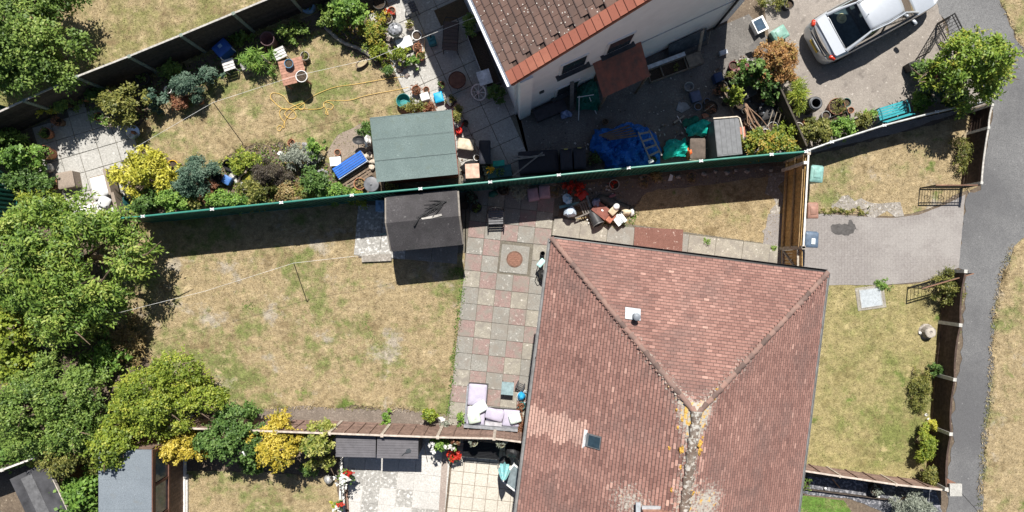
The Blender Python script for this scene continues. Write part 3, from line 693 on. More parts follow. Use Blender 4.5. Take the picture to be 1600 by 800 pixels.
# ================================================================ neighbour's house with the white gable
NA = R(24.5); NO = Vector((0,5.38,0)); NWD = 8.44; NE = 5.2; NP = math.tan(R(28)); NL = 11.0
nb = thing('gabled_house', 'white rendered gabled house with brown tiled roof and red verge tiles', 'house', NO, NA)
NR = Matrix.Rotation(-NA,3,'Z')
nloc = lambda px, py, z: NR @ (W(px,py,z)-NO)
def wallpt(px, py):
    d = Vector(((px-CX)*GS, -(py-CY)*GS)); u = Vector((math.cos(NA), math.sin(NA)))   # camera ray meets gable wall plane
    A = d.x; B = d.y; s = (A*NO.y - B*NO.x)/(u.x*B - u.y*A); f = (NO.x+u.x*s)/A if abs(A) > 1e-6 else 1
    return s, HCAM*(1-f)
render_w = M('white_render', (.84,.84,.84), .92, var=.03, scale=2.2, bump=.7, bscale=30)
za = NE+(NWD/2+.28)*NP; ze = NE-.12
q = MB(); zt = za-.15
fr = [(0,0,0),(NWD,0,0),(NWD,0,ze),(NWD/2,0,zt-.1),(0,0,ze)]; q.v = fr+[(x,NL,z) for x,y,z in fr]; n_ = 5
q.f = [(0,1,2,3,4),(9,8,7,6,5)]+[(k,5+k,5+(k+1)%5,(k+1)%5) for k in range(5)]
part('wall', q, render_w, nb)
part('pier', MB().box((.20,-.08,2.45),(.42,.16,4.9)), render_w, nb)
part('string_course', MB().box((NWD*.62,-.015,2.55),(NWD*.7,.03,.03)), M('grey_band',(.45,.46,.47),.9), nb)
ov = .28; vo = .16; sl = (NWD/2+ov)/math.cos(R(28)); c28, s28 = math.cos(R(28)), math.sin(R(28))
q = MB()
for sgn in (0,1):
    X0 = -ov if sgn == 0 else NWD+ov; xm = NWD/2
    o = len(q.v); q.v += [(X0,-vo+.02,NE),(xm,-vo+.02,za),(xm,NL,za),(X0,NL,NE),(X0,-vo+.02,NE-.1),(xm,-vo+.02,za-.1),(xm,NL,za-.1),(X0,NL,NE-.1)]
    q.f += [tuple(o+k for k in f) for f in ((0,1,2,3),(4,7,6,5),(0,4,5,1),(0,3,7,4),(2,6,7,3))]
nroof = part('roof', q, M('roof_deck'), nb)
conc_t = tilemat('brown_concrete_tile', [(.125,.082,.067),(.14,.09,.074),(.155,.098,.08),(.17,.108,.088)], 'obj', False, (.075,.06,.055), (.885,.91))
# pale lichen dots on the brown tiles
n = conc_t.node_tree.nodes; l = conc_t.node_tree.links; bb = n['Principled BSDF']; old = bb.inputs['Base Color'].links[0].from_socket
P = n.new('ShaderNodeNewGeometry').outputs['Position']; vo_n = n.new('ShaderNodeTexVoronoi'); vo_n.inputs['Scale'].default_value = 9; l.new(P, vo_n.inputs['Vector'])
stp = n.new('ShaderNodeMath'); stp.operation = 'LESS_THAN'; stp.inputs[1].default_value = .14; l.new(vo_n.outputs['Distance'], stp.inputs[0])
l.new(MIX(n,l, stp.outputs[0], old, (.60,.58,.53)), bb.inputs['Base Color'])
verge_t = tilemat('red_verge_tile', [(.24,.085,.06),(.29,.11,.075),(.34,.135,.09)], 'obj', False, (.2,.07,.05))
g_, tw_ = .24, .29
def big_tile(L, w_):
    q = MB(); h = w_/2-.006; nx = 4
    q.v = [(-h,0,.045),(h,0,.045),(h,L,.012),(-h,L,.012),(-h,0,.015),(h,0,.015),(h,L,-.005),(-h,L,-.005)]
    q.f = list(TF); return q
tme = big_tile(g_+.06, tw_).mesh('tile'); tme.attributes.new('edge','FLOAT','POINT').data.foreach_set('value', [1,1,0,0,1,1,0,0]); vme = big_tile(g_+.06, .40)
vme.v += [(.20,0,.045),(.20,0,-.16),(.20,g_+.06,-.18),(.20,g_+.06,.012)]; o = 8; vme.f += [(o,o+3,o+2,o+1),(o,o+1,o+2,o+3)]; vme = vme.mesh('verge_tile')
for r_ in range(int(sl/g_)+1):
    t = r_*g_; x = -ov-.02+t*c28; z = NE+.01+t*s28
    if x > NWD/2-.1: break
    base = Matrix(((0,c28,-s28),(-1,0,0),(0,s28,c28)))       # tile local x -> -Y, local y -> up the slope
    o = link('verge_tile', vme, verge_t, nroof); o.location = (x, -vo+.19, z+.012); o.rotation_euler = (base @ Matrix.Diagonal((-1,1,1)) if False else base).to_euler()
    for k in range(16):
        y = -vo+.38+.15+(k)*tw_ - (r_ % 2)*.0
        p = Vector((x, y+(r_%2)*.15, z)); 
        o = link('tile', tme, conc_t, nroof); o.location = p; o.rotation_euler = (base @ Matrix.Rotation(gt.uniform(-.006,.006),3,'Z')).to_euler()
# far slope is out of view: a plain sheet of tiling; ridge tiles
q = MB()
for r_ in range(int(sl/g_)):
    t = r_*g_; q.box((NWD+ov-(t+g_/2)*c28, NL/2-.1, NE+.02+(t+g_/2)*s28),(g_,NL,.03),mat=Matrix.Rotation(R(28)+.05,3,'Y'))
part('tile_courses', q, M('brown_tiles_far',(.16,.11,.09),.9), nroof, kind='stuff')
for k in range(8):
    o = link('ridge_tile', rme, conc_t, nroof); o.location = (NWD/2, -.0+k*.34, za+.02); o.rotation_euler = (0,0,R(90))
wfas = M('white_fascia', (.70,.72,.76), .5, var=.08)
part('fascia', MB().box((-ov-.015,NL/2-.1,NE-.09),(.03,NL,.2)), wfas, nb); gutter((-ov-.09,-vo,NE-.02),(-ov-.09,NL,NE-.02), wfas, nb, .06)
part('bargeboard', MB().bar((-ov,-vo+.0,NE-.10),(NWD/2,-vo+.0,za-.10),.025,.15), M('bargeboard',(.30,.13,.09),.8), nb)
part('downpipe', MB().tube([(7.86,-.07,.05),(7.86,-.07,4.6),(7.5,-.07,5.2)],.045,8), blackp, nb, True)
part('downpipe', MB().tube([(-.06,.1,.05),(-.06,.1,4.7),(-.3,.1,5.1)],.04,8), wfas, nb, True)
sill_m = M('dark_sill', (.045,.05,.055), .5)
for (px, py, wd, hh) in ((896,100,.95,1.0),(968,67,.95,1.05),(886,137,.95,1.0)):
    s, z = wallpt(px, py)
    wn = part('window', MB().box((s,-.012,z),(wd,.05,hh)), upvc, nb); part('pane', MB().box((s,-.042,z),(wd-.16,.02,hh-.16)), glass_d, wn)
    part('sill', MB().box((s,-.09,z-hh/2-.03),(wd+.22,.17,.05)), sill_m, wn)
s, z = wallpt(846,143); part('wall_vent', MB().box((s,-.02,z),(.16,.05,.2)), sill_m, nb)
# rusty lean-to canopy over the side door
q = MB(); s0, s1 = 2.66, 4.38; zc0, zc1 = 2.72, 2.28; dp = 1.08
nrib = 12
for k in range(nrib+1):
    x = s0+(s1-s0)*k/nrib; dz = .018*(k % 2); q.v += [(x,-.01,zc0+dz),(x-.06,-dp,zc1+dz),(x,-.01,zc0+dz-.02),(x-.06,-dp,zc1+dz-.02)]
for k in range(nrib):
    a = 4*k; q.f += [(a,a+1,a+5,a+4),(a+2,a+6,a+7,a+3),(a+1,a+3,a+7,a+5)]
q.f += [(0,2,3,1),(4*nrib,4*nrib+1,4*nrib+3,4*nrib+2)]
cano = part('canopy', q, M('rusty_sheet', (.32,.115,.075), .8, var=.3, scale=3.5, col2=(.15,.085,.065)), nb)
q = MB(); [q.bar((x,-dp+.06,0),(x,-dp+.06,zc1-.02),.07,.07) for x in (s0+.1,s1-.12)]; q.bar((s0,-dp+.06,zc1-.05),(s1,-dp+.06,zc1-.05),.05,.08)
part('canopy_post', q, M('old_timber',(.20,.15,.11),.9,var=.25,scale=12), nb)
part('door', MB().box((3.4,-.02,1.02),(.86,.05,2.04)), M('brown_door',(.12,.07,.05),.6), nb)

# ================================================================ fences
concp = M('concrete_post', (.47,.46,.43), .9, var=.15, scale=9, bump=.4); boardd = M('dark_board', (.055,.046,.04), .9, var=.25, scale=10, bump=.3, island=.25)
mossyp = M('mossy_post', (.20,.24,.21), .9, var=.2, scale=9)
def local_frame(a, b):
    d = b-a; L = d.length; return L, math.atan2(d.y, d.x)
def board_fence(name, label, tops, h, boards=8, mat=boardd, postm=concp, vertical=0, battens=0, battm=None, cap=None, face=-1, lean=0.0, post=(.11,.11), post_proud=.04, sag=0.0, group=None, gravel=True):
    """tops: post tops in photo pixels. face = which side (in local y) carries the battens and shows"""
    pts = [W(px,py,h) for px, py in tops]; o = pts[0]
    t = thing(name, label, 'fence', (o.x,o.y,0), 0, group)
    for i, p in enumerate(pts):
        q = p-o; nx = pts[min(i+1,len(pts)-1)]-pts[max(i-1,0)]; a = math.atan2(nx.y, nx.x)
        mb = MB().box((q.x,q.y,(h+post_proud)/2),(post[0],post[1],h+post_proud),a)
        part('post', mb, postm, t)
    for i in range(len(pts)-1):
        A = pts[i]-o; B = pts[i+1]-o; A.z = B.z = 0; d = B-A; L = d.length; a = math.atan2(d.y,d.x); c = (A+B)/2
        rm = Matrix.Translation((c.x,c.y,0)) @ Matrix.Rotation(a,4,'Z')
        Li = L-post[0]; z0 = .16 if gravel else .04
        pn = MB()
        if gravel: pn.box((0,0,.08),(Li,.05,.16))
        # framing rails of the panel on the far side
        for zz in (z0+.12, (z0+h)/2, h-.12): pn.box((0,-face*.035,zz),(Li,.035,.06))
        pn.v = [tuple(rm @ Vector(v)) for v in pn.v]
        pan = part('panel', pn, concp if (gravel and False) else mat, t)
        g = random.Random(int(tops[i][0]*3+tops[i][1]))
        if vertical:
            wv = Li/vertical
            for k in range(vertical):
                hh = h-z0-g.uniform(0,.015); mb = MB().box((-Li/2+(k+.5)*wv, face*.006, z0+hh/2),(wv+.012,.016,hh),-.13); mb.v = [tuple(rm @ Vector(v)) for v in mb.v]
                part('board', mb, mat, pan)
        else:
            bh = (h-z0)/boards
            for k in range(boards):
                mb = MB(); zc = z0+(k+.5)*bh; nseg = 6
                for s_ in range(nseg+1):
                    x = -Li/2+Li*s_/nseg; e = 1-(2*s_/nseg-1)**2; dy = face*(.004)+lean*zc/h; dz = -sag*e*zc/h
                    tl = .012*face
                    mb.v += [(x,dy+tl,zc-bh/2+dz),(x,dy-tl*.4,zc+bh/2-.006+dz),(x,dy-face*.012,zc+bh/2-.006+dz),(x,dy-face*.012,zc-bh/2+dz)]
                for s_ in range(nseg):
                    q4 = s_*4
                    for j in range(4): mb.f.append((q4+j,q4+(j+1)%4,q4+4+(j+1)%4,q4+4+j))
                mb.v = [tuple(rm @ Vector(v)) for v in mb.v]
                part('board', mb, mat, pan)
        for k in range(battens):
            x = -Li/2+Li*(k+1)/(battens+1); mb = MB().box((x,face*.035,(z0+h)/2),(.045,.03,h-z0)); mb.v = [tuple(rm @ Vector(v)) for v in mb.v]
            part('batten', mb, battm or mat, pan)
        if cap:
            mb = MB()
            for s_ in range(6):
                x0 = -Li/2+Li*s_/6; x1 = x0+Li/6; e0 = 1-(2*s_/6-1)**2; e1 = 1-(2*(s_+1)/6-1)**2
                mb.bar((x0,lean,h+.012-sag*e0),(x1,lean,h+.012-sag*e1),.06,.025)
            mb.v = [tuple(rm @ Vector(v)) for v in mb.v]; part('capping', mb, cap, pan)
    return t
palecap = M('pale_capping', (.42,.40,.37), .85, var=.2, scale=9)
board_fence('timber_fence', 'dark timber panel fence with concrete posts dividing field from garden', [(-128,232),(-44,195),(38,157),(120,120),(202,88),(283,55),(365,21),(447,-13),(530,-48),(612,-82)], 1.75, 9, boardd, mossyp, cap=palecap, post_proud=.02)
boarda = M('amber_board', (.52,.34,.14), .85, var=.2, scale=8, bump=.3, island=.16); pinep = M('weathered_post', (.42,.375,.32), .85, var=.2, scale=11)
bf = board_fence('boarded_fence', 'amber brown upright boarded fence between parched lawn and front drive', [(1263,240),(1255,386)], 1.9, vertical=26, mat=boarda, postm=pinep, face=1, cap=M('white_capping',(.66,.63,.58),.7), post=(.09,.13), gravel=False)
for o in list(bf.children):
    pass
mb = MB(); A = W(1263,240,1.9)-Vector(bf.location); B = W(1255,386,1.9)-Vector(bf.location); sdx = Vector((-1,-.05,0)).normalized()
for zz in (.30,.98,1.66):
    mb = MB(); mb.bar((A.x-.05,A.y,zz),(B.x-.05,B.y,zz),.05,.075); part('arris_rail', mb, M('rail_wood',(.42,.29,.15),.9,var=.2,scale=9), bf)
p = W(1261,254,1.9)-Vector(bf.location); part('post', MB().box((p.x-.05,p.y,.95),(.12,.10,1.92)), M('white_post',(.70,.68,.63),.8), bf)
# side gate with a Z brace
ga = W(1254,390,1.85); gb_ = W(1254,424,1.85); L = (gb_-ga).length
gt2 = thing('side_gate', 'amber boarded side gate with Z brace next to tiled roof', 'gate', (ga.x,ga.y,0), math.atan2(gb_.y-ga.y, gb_.x-ga.x))
for k in range(7): part('board', MB().box(((k+.5)*L/7,.0,.95),(L/7-.006,.02,1.75)), boarda, gt2)
for nm, a_, b_ in (('ledge',(0,.35),(L,.35)),('ledge',(0,1.6),(L,1.6)),('brace',(.05,.42),(L-.05,1.52))): part(nm, MB().bar((a_[0],-.04,a_[1]),(b_[0],-.04,b_[1]),.04,.09,(0,1,0)), pinep, gt2)
[part('gate_post', MB().box((x,-.0,.97),(.10,.11,1.94)), pinep, gt2) for x in (-.06,L+.06)]
part('latch', MB().box((L*.55,-.05,1.05),(.16,.03,.05)), M('steel',(.5,.5,.5),.35,.8), gt2)
# red-brown fences of the lower boundary and the front
boardr = M('redbrown_board', (.225,.15,.122), .88, var=.22, scale=9, bump=.3, island=.2); battr = M('pale_batten', (.46,.40,.34), .88, var=.2, scale=9)
board_fence('panel_fence', 'weathered red brown panel fence between main lawn and the two lower patios', [(265,668),(348,671),(432,674),(515,677),(597,680),(684,683),(772,685),(826,692)], 1.6, 7, boardr, battr, battens=3, face=1, post=(.10,.12), cap=M('worn_cap',(.50,.43,.37),.9,var=.2))
board_fence('picket_fence', 'low red brown panel fence between front lawn and slate path', [(1150,720),(1226,731),(1312,744),(1400,757),(1480,766)], 1.0, 6, boardr, battr, battens=2, face=1, post=(.07,.1), cap=M('worn_cap'), gravel=False)
boardk = M('dark_brown_board', (.075,.05,.04), .85, var=.25, scale=9, island=.2)
board_fence('low_fence', 'low dark brown fence with dipping top rails along the asphalt lane, beside front lawn', [(1508,424),(1500,508),(1491,593),(1485,678),(1478,764)], 1.12, 6, boardk, concp, face=-1, cap=boardk, sag=.10, post=(.12,.12))
board_fence('low_fence', 'short dark brown low fence with pale rail under the yellowing tree by the lane', [(1550,164),(1544,200),(1533,286)], 1.05, 6, boardk, concp, face=-1, cap=palecap, sag=.04, post=(.09,.09))
# green steel sheet fence ---------------------------------------
greens = M('green_steel', (.018,.11,.086), .45, .0, var=.2, scale=1.5, spec=.5, island=.22); greenr = M('green_rail', (.04,.20,.155), .35, 0, var=.08, spec=.5); clipw = M('white_clip', (.75,.76,.76), .5)
def steel_fence(name, label, tops, h, clips=True, railm=greenr, sheetm=greens):
    pts = [W(px,py,h) for px, py in tops]; o = pts[0]; t = thing(name, label, 'fence', (o.x,o.y,0))
    for i in range(len(pts)-1):
        A = pts[i]-o; B = pts[i+1]-o; A.z = B.z = 0; d = B-A; L = d.length; a = math.atan2(d.y,d.x); rm = Matrix.Translation(A) @ Matrix.Rotation(a,4,'Z')
        q = MB(); x = 0.0; zs_ = (.0, h-.02); cols = []
        while x < L:
            for dx, dy in ((0,-.018),(.06,-.018),(.08,.018),(.14,.018)):
                if x+dx < L: cols.append((x+dx, dy))
            x += .16
        cols.append((L, 0))
        for z in zs_: q.v += [(x,y,z) for x, y in cols]
        for z in zs_: q.v += [(x,y+.003,z) for x, y in cols]
        m_ = len(cols); q.f = [(k,k+1,m_+k+1,m_+k) for k in range(m_-1)]+[(2*m_+k,3*m_+k,3*m_+k+1,2*m_+k+1) for k in range(m_-1)]
        q.v = [tuple(rm @ Vector(v)) for v in q.v]; pan = part('panel', q, sheetm, t)
        q = MB().tube([(0,0,h),(L,0,h)],.036,10); q.v = [tuple(rm @ Vector(v)) for v in q.v]; part('top_rail', q, railm, pan, True)
        q = MB().bar((0,0,.05),(L,0,.05),.05,.05); q.v = [tuple(rm @ Vector(v)) for v in q.v]; part('bottom_rail', q, railm, pan)
    for i, p in enumerate(pts):
        q = p-o; ps = part('post', MB().box((q.x,q.y,(h-.01)/2),(.06,.06,h-.01)), sheetm, t)
        if clips:
            mb = MB()
            for s in (-1,1): mb.box((q.x,q.y,h+.032),(.15,.028,.02),R(5)+s*R(32))
            mb.box((q.x,q.y,h+.03),(.05,.07,.022)); part('clip', mb, clipw, ps)
    return t
steel_fence('steel_fence', 'long dark green steel sheet fence with white clips between the two gardens', [(186,341),(224,338),(332,327),(440,316.5),(550,305),(657,295),(766,284.5),(873,273.5),(982,262.5),(1095,251.5),(1205,241.5),(1259,237)], 2.0)
p0_, p1_ = W(16,170), W(30,352)
def back(p, h): k = GS*(1-h/HCAM); return (CX+p.x/k, CY-p.y/k)
steel_fence('steel_fence', 'short green steel sheet fence at the end of the small slab patio', [back(p0_,1.9), back((p0_+p1_)/2,1.9), back(p1_,1.9)], 1.9, False)
steel_fence('steel_fence', 'low dark steel sheet fence with pale top rail behind the teal bench', [(1263,235),(1299,222),(1381,196),(1463,175),(1545,157)], 1.12, True, M('pale_rail',(.46,.47,.46),.5,.3), M('dark_sheet',(.03,.035,.035),.6))

# wrought iron gates
iron = M('black_iron', (.03,.028,.028), .45, .3, var=.2)
def iron_gate(label, a, b, h, bars=10, solid=0.0, railm=iron, curl=True):
    A, B = W(*a), W(*b); L = (B-A).length
    t = thing('iron_gate', label, 'gate', (A.x,A.y,0), math.atan2(B.y-A.y, B.x-A.x))
    q = MB(); q.bar((0,0,.08),(L,0,.08),.03,.03); q.bar((0,0,h-.14),(L,0,h-.14),.025,.025)
    for x in (0,L): q.bar((x,0,.03),(x,0,h),.035,.035)
    part('frame', q, iron, t); part('top_rail', MB().bar((-.02,0,h),(L+.02,0,h),.035,.03), railm, t)
    for k in range(bars):
        x = L*(k+1)/(bars+1); part('bar', MB().tube([(x,0,.08),(x,0,h)],.009,6), iron, t)
    if curl:
        for k in range(3):
            cx_ = L*(k+.5)/3; part('scroll', MB().tube([(cx_+math.cos(u)*(.02+.018*u), 0, h*.55+math.sin(u)*(.02+.018*u)) for u in [i*.5 for i in range(16)]],.008,5), iron, t)
    if solid: part('kick_plate', MB().box((L-.16,0,h*.5),(.26,.012,h*.86)), M('grey_plate',(.28,.28,.28),.6), t)
    return t
iron_gate('black iron gate leaf standing open beside the yellowing tree', (1464,37), (1486,80), .98, 9, 1)
iron_gate('black scrolled iron gate leaf open towards the small square planter', (1462,40), (1431,92), .80, 8)
iron_gate('black iron gate with rusty rail opened over the dry grass above the paved drive', (1437,294), (1502,294), .95, 14, 0, M('rusty_rail',(.22,.12,.08),.8))
iron_gate('iron gate with brown rail opened along the lower edge of the paved drive', (1418,449), (1494,427), .90, 12, 0, M('rusty_rail'))
# square stone pier at the end of the low fence
c = W(1494,766,1.05); t = thing('gate_pier', 'square pier with pale stone cap at the lane end of the slate path', 'pier', (c.x,c.y,0))
part('shaft', MB().box((0,0,.48),(.34,.34,.96)), M('pier_brick',(.28,.15,.11),.9,var=.2,scale=14), t); part('cap', MB().box((0,0,1.0),(.43,.43,.08)), pavemat('pier_cap',(.42,.41,.38),(.52,.51,.48),(.6,.59,.56),2,20), t)
# ================================================================ sheds and storage
feltg = pavemat('green_felt', (.155,.205,.20), (.205,.265,.258), (.24,.295,.285), .7, 34, (.64,.78), .5, dark=(.13,.165,.15), dk=(.56,.74)); redw = M('red_shed_board', (.30,.07,.045), .85, var=.2, scale=8, island=.15)
# green-roofed red shed
c = W(647,228,2.05); SA = R(5.6); t = thing('shed', 'red boarded shed with grey green felt roof beside the steel fence', 'shed', (c.x,c.y,0), SA)
L_, D_ = 2.74, 2.12
for nm, cx_, cy_, dx, dy in (('wall',0,-D_/2+.16,L_-.3,.04),('wall',0,D_/2-.16,L_-.3,.04),('wall',-L_/2+.16,0,.04,D_-.36),('wall',L_/2-.16,0,.04,D_-.36)):
    wl = part(nm, MB().box((cx_,cy_,.95),(dx,dy,1.86)), redw, t)
    for k in range(13):
        z = .08+k*.14
        part('board', MB().box((cx_+(math.copysign(.024,cx_) if dx < .1 else 0), cy_+(math.copysign(.024,cy_) if dy < .1 else 0), z+.068),(dx if dx > .1 else .018, dy if dy > .1 else .018, .132), 0), redw, wl)
tilt = Matrix.Rotation(R(3.2),3,'X')
part('roof', MB().box((0,0,2.0),(L_,D_,.05),mat=tilt), redw, t)
for k, (y0, y1) in enumerate(((-D_/2-.01,-.36),(-.38,.34),(.32,D_/2+.01))):
    ym = (y0+y1)/2; part('felt_strip', MB().box((0,ym,2.031+.005*k+ym*math.tan(R(3.2))),(L_+.02,y1-y0+.02,.008),mat=tilt), feltg, t)
part('bargeboard', MB().box((L_/2+.012,0,1.98),(.02,D_,.10),mat=tilt), redw, t)
g = random.Random(2)
for k in range(3): part('felt_seam', MB().box((0,-.36+k*.71,2.048+(-.36+k*.71)*math.tan(R(3.2))),(L_+.02,.022,.008),mat=tilt), M('green_felt_lap',(.14,.18,.177),.95), t)
# black felt shed with ridge
feltk = pavemat('charcoal_felt', (.055,.052,.055), (.10,.095,.10), (.14,.135,.135), .8, 30, (.62,.76), .5, dark=(.045,.045,.045), dk=(.56,.72))
c = W(660,343,2.25); t = thing('shed', 'small shed with charcoal felt ridged roof by the chequered patio', 'shed', (c.x,c.y,0), R(5.6))
L_, D_, ez, rz_ = 2.42, 1.86, 1.80, 2.22
dkw = M('dark_shed_board', (.085,.065,.05), .9, var=.2, scale=8, island=.15)
q = MB(); q.v = [(x,y,z) for x in (-L_/2+.12,L_/2-.12) for (y,z) in ((-D_/2+.1,0),(D_/2-.1,0),(D_/2-.1,ez),(0,rz_-.06),(-D_/2+.1,ez))]
q.f = [(0,1,2,3,4)[::-1],(5,6,7,8,9)]+[(k,5+k,5+(k+1)%5,(k+1)%5)[::-1] for k in range(5)]
wl = part('wall', q, dkw, t)
for k in range(12):
    for x in (-L_/2+.105,L_/2-.105): part('board', MB().box((x,0,.09+k*.142),(.02,D_-.2,.134)), dkw, wl)
for s in (-1,1):
    q = MB(); y1 = s*(D_/2+.02); q.v = [(-L_/2,0,rz_+.02),(L_/2,0,rz_+.02),(L_/2,y1,ez+.01),(-L_/2,y1,ez+.01),(-L_/2,0,rz_-.01),(L_/2,0,rz_-.01),(L_/2,y1,ez-.03),(-L_/2,y1,ez-.03)]
    q.f = [(0,1,2,3) if s < 0 else (3,2,1,0),(4,7,6,5),(3,2,6,7),(0,3,7,4),(1,5,6,2)]
    part('roof_slope', q, feltk, t)
for x in (-L_/2-.012,L_/2+.012):
    for s in (-1,1): part('bargeboard', MB().bar((x,0,rz_-.03),(x,s*D_/2,ez-.03),.02,.09,(1,0,0)), M('barge_grey',(.20,.18,.16),.8), t)
part('door', MB().box((L_/2-.08,.05,.86),(.03,.72,1.66)), dkw, t)
# dead fronds lying on that roof
c = W(675,327,2.2); q = MB(); g = random.Random(5)
rt = W(697,314,2.15)
for k in range(26):
    e = W(646+g.uniform(0,26), 326+g.uniform(-14,22), 2.0); e.z = 2.02+.25*(1-abs(e.y-c.y)/1.2)+.05; a = g.uniform(.25,1)
    s0 = rt + (e-rt)*g.uniform(0,.5); s0.z = 2.06+.16*(s0.y < 9); e = s0+(e-s0)*a
    zf = lambda p: 2.245-abs((Matrix.Rotation(-R(5.6),3,'Z') @ (p-W(660,343,2.25))).y)*.45+.02
    m_ = (s0+e)/2+Vector((g.uniform(-.06,.06),g.uniform(-.06,.06),0)); pts = []
    for p in (s0,m_,e): pts.append(Vector((p.x,p.y,zf(p)+g.uniform(0,.05))))
    q.tube(pts,[.012,.016,.007],5)
q.tube([Vector((p.x,p.y,zf(p)+.03)) for p in (W(697,314,2.2),W(676,326,2.2),W(656,340,2.2),W(648,353,2.1))],[.012,.02,.025,.035],6)
solo('dead_fronds', q, M('black_frond',(.025,.025,.027),.8), 'blackened dead fronds lying on the charcoal shed roof', 'fronds')
solo('roof_patch', MB().prism([tuple(W(x,y,2.22)[:2]) for x, y in ((658,341),(690,334),(691,337),(676,341),(660,343))],2.244,2.252), M('pale_scrap',(.40,.38,.35),.8), 'pale scrap of torn sheet beneath the fronds on the charcoal shed roof', 'scrap')
# grey roofed summerhouse lower left
felta = pavemat('blue_grey_felt', (.19,.22,.25), (.245,.28,.315), (.28,.31,.34), .5, 32, (.64,.8), .4, dark=(.16,.175,.185), dk=(.58,.78)); brw = M('brown_frame', (.15,.075,.055), .7, var=.15); brb = M('brown_board', (.20,.135,.105), .85, var=.2, scale=9, island=.2)
a0 = W(154,703,2.25); a1 = W(237,703,2.25); wd = a1.x-a0.x
t = thing('summerhouse', 'summerhouse with flat blue grey felt roof and brown window frames', 'summerhouse', (a0.x,a0.y,0))
LN = 4.2
q = MB(); q.box((wd/2-.06,-.06,1.05),(wd-.2,.04,2.1)); q.box((.06,-LN/2,1.05),(.04,LN-.14,2.1)); part('wall', q, brb, t)
part('roof', MB().box((wd/2,-LN/2,2.22),(wd,LN,.07)), felta, t)
[part('felt_seam', MB().box((wd/2,-.95-k*1.0,2.258),(wd+.01,.05,.008),R(.6)), felta, t) for k in range(3)]
part('roof_trim', MB().box((wd+.015,-LN/2,2.19),(.03,LN,.12)), brw, t)
nb_ = 30
for k in range(nb_): part('board', MB().box((wd-.05,-.08-(k+.5)*(LN-.16)/nb_,.62),(.03,(LN-.16)/nb_-.006,1.0)), brb, t)
for y in (-.1,-1.25,-2.4,-3.55): part('mullion', MB().box((wd-.04,y,1.62),(.08,.09,1.02)), brw, t)
for z in (1.16,2.08): part('rail', MB().box((wd-.03,-LN/2,z),(.09,LN-.1,.09)), brw, t)
for y in (-.67,-1.82,-2.97): part('pane', MB().box((wd-.05,y,1.62),(.012,1.05,.84)), M('shed_glass',(.10,.14,.17),.08,spec=.8), t)
part('skirt', MB().box((wd-.02,-LN/2,.07),(.10,LN,.12)), M('white_skirt',(.72,.70,.66),.7), t)
a = W(281,738); q = MB().box((a.x+.16,a.y-2.2,.05),(.34,4.3,.08)); 
solo('kerb_strip', q, white_slab, 'white painted kerb running along the summerhouse front', 'kerb')
# dark roofed shed at the lower left corner
z_ = 2.0; pts = [W(15,749,z_), W(70,723,z_), W(112,812,z_), W(56,838,z_)]
o = pts[0]; d = pts[1]-pts[0]; a = math.atan2(d.y,d.x); t = thing('shed', 'shed with worn black felt roof half under leafy climber', 'shed', (o.x,o.y,0), a)
wd = d.length; ln = (pts[3]-pts[0]).length
part('roof', MB().box((wd/2,-ln/2,z_-.03),(wd,ln,.06)), M('black_felt',(.055,.055,.06),.75,var=.3,scale=1.6,bump=.4), t)
part('roof_sheet', MB().box((wd*.42,-ln*.42,z_+.006),(wd*.3,ln*.7,.01)), M('grey_sheet',(.12,.12,.125),.6,var=.2), t)
q = MB(); q.box((wd/2,-.1,z_/2-.04),(wd-.2,.04,z_-.08)); q.box((wd-.1,-ln/2,z_/2-.04),(.04,ln-.24,z_-.08)); q.box((.1,-ln/2,z_/2-.04),(.04,ln-.24,z_-.08)); part('wall', q, M('tan_board',(.34,.22,.13),.85,var=.2,island=.2), t)
part('bargeboard', MB().box((wd+.015,-ln/2,z_-.03),(.03,ln,.10)), M('pale_barge',(.45,.40,.35),.8), t)
board_fence('garden_wall', 'pale capped boundary screen beside the worn black shed roof', [(-60,757),(4,734),(66,711)], 1.5, 7, boardd, concp, cap=M('white_capping'), gravel=False)
# two dark deck storage boxes
lidm = M('slate_plastic', (.125,.12,.13), .55, var=.1, scale=5)
for (x0,x1,y0,y1,h,lab) in ((524.5,587,680.5,714.5,1.3,'dark ribbed storage box against the fence, next to variegated shrub'),(589,653.5,680.5,716.5,1.34,'dark ribbed storage box with a trowel on its lid')):
    A = W(x0,y0,h); B = W(x1,y1,h); wd, dp = B.x-A.x, A.y-B.y; t = thing('storage_box', lab, 'storage box', ((A.x+B.x)/2,(A.y+B.y)/2,0), R(-1))
    part('body', MB().box((0,0,h/2-.04),(wd-.08,dp-.06,h-.08)), lidm, t); ld = part('lid', MB().box((0,0,h-.035),(wd,dp,.06)), lidm, t)
    for k in range(9): part('slat', MB().box((0,-dp/2+(k+.5)*dp/9,h),(wd-.04,dp/9-.014,.016)), lidm, ld)
h = 1.35; p = W(640,704,h); q = MB().prism([(-.16,-.06),(.02,-.07),(.06,.0),(.02,.07),(-.10,.07)],.0,.012); q.tube([(-.14,-.02,.01),(-.30,-.09,.012)],.014,6)
solo('trowel', q, M('trowel_steel',(.10,.11,.12),.4,.5), 'small grey trowel lying on a storage box lid', 'trowel', (p.x,p.y,h+.008), R(15))
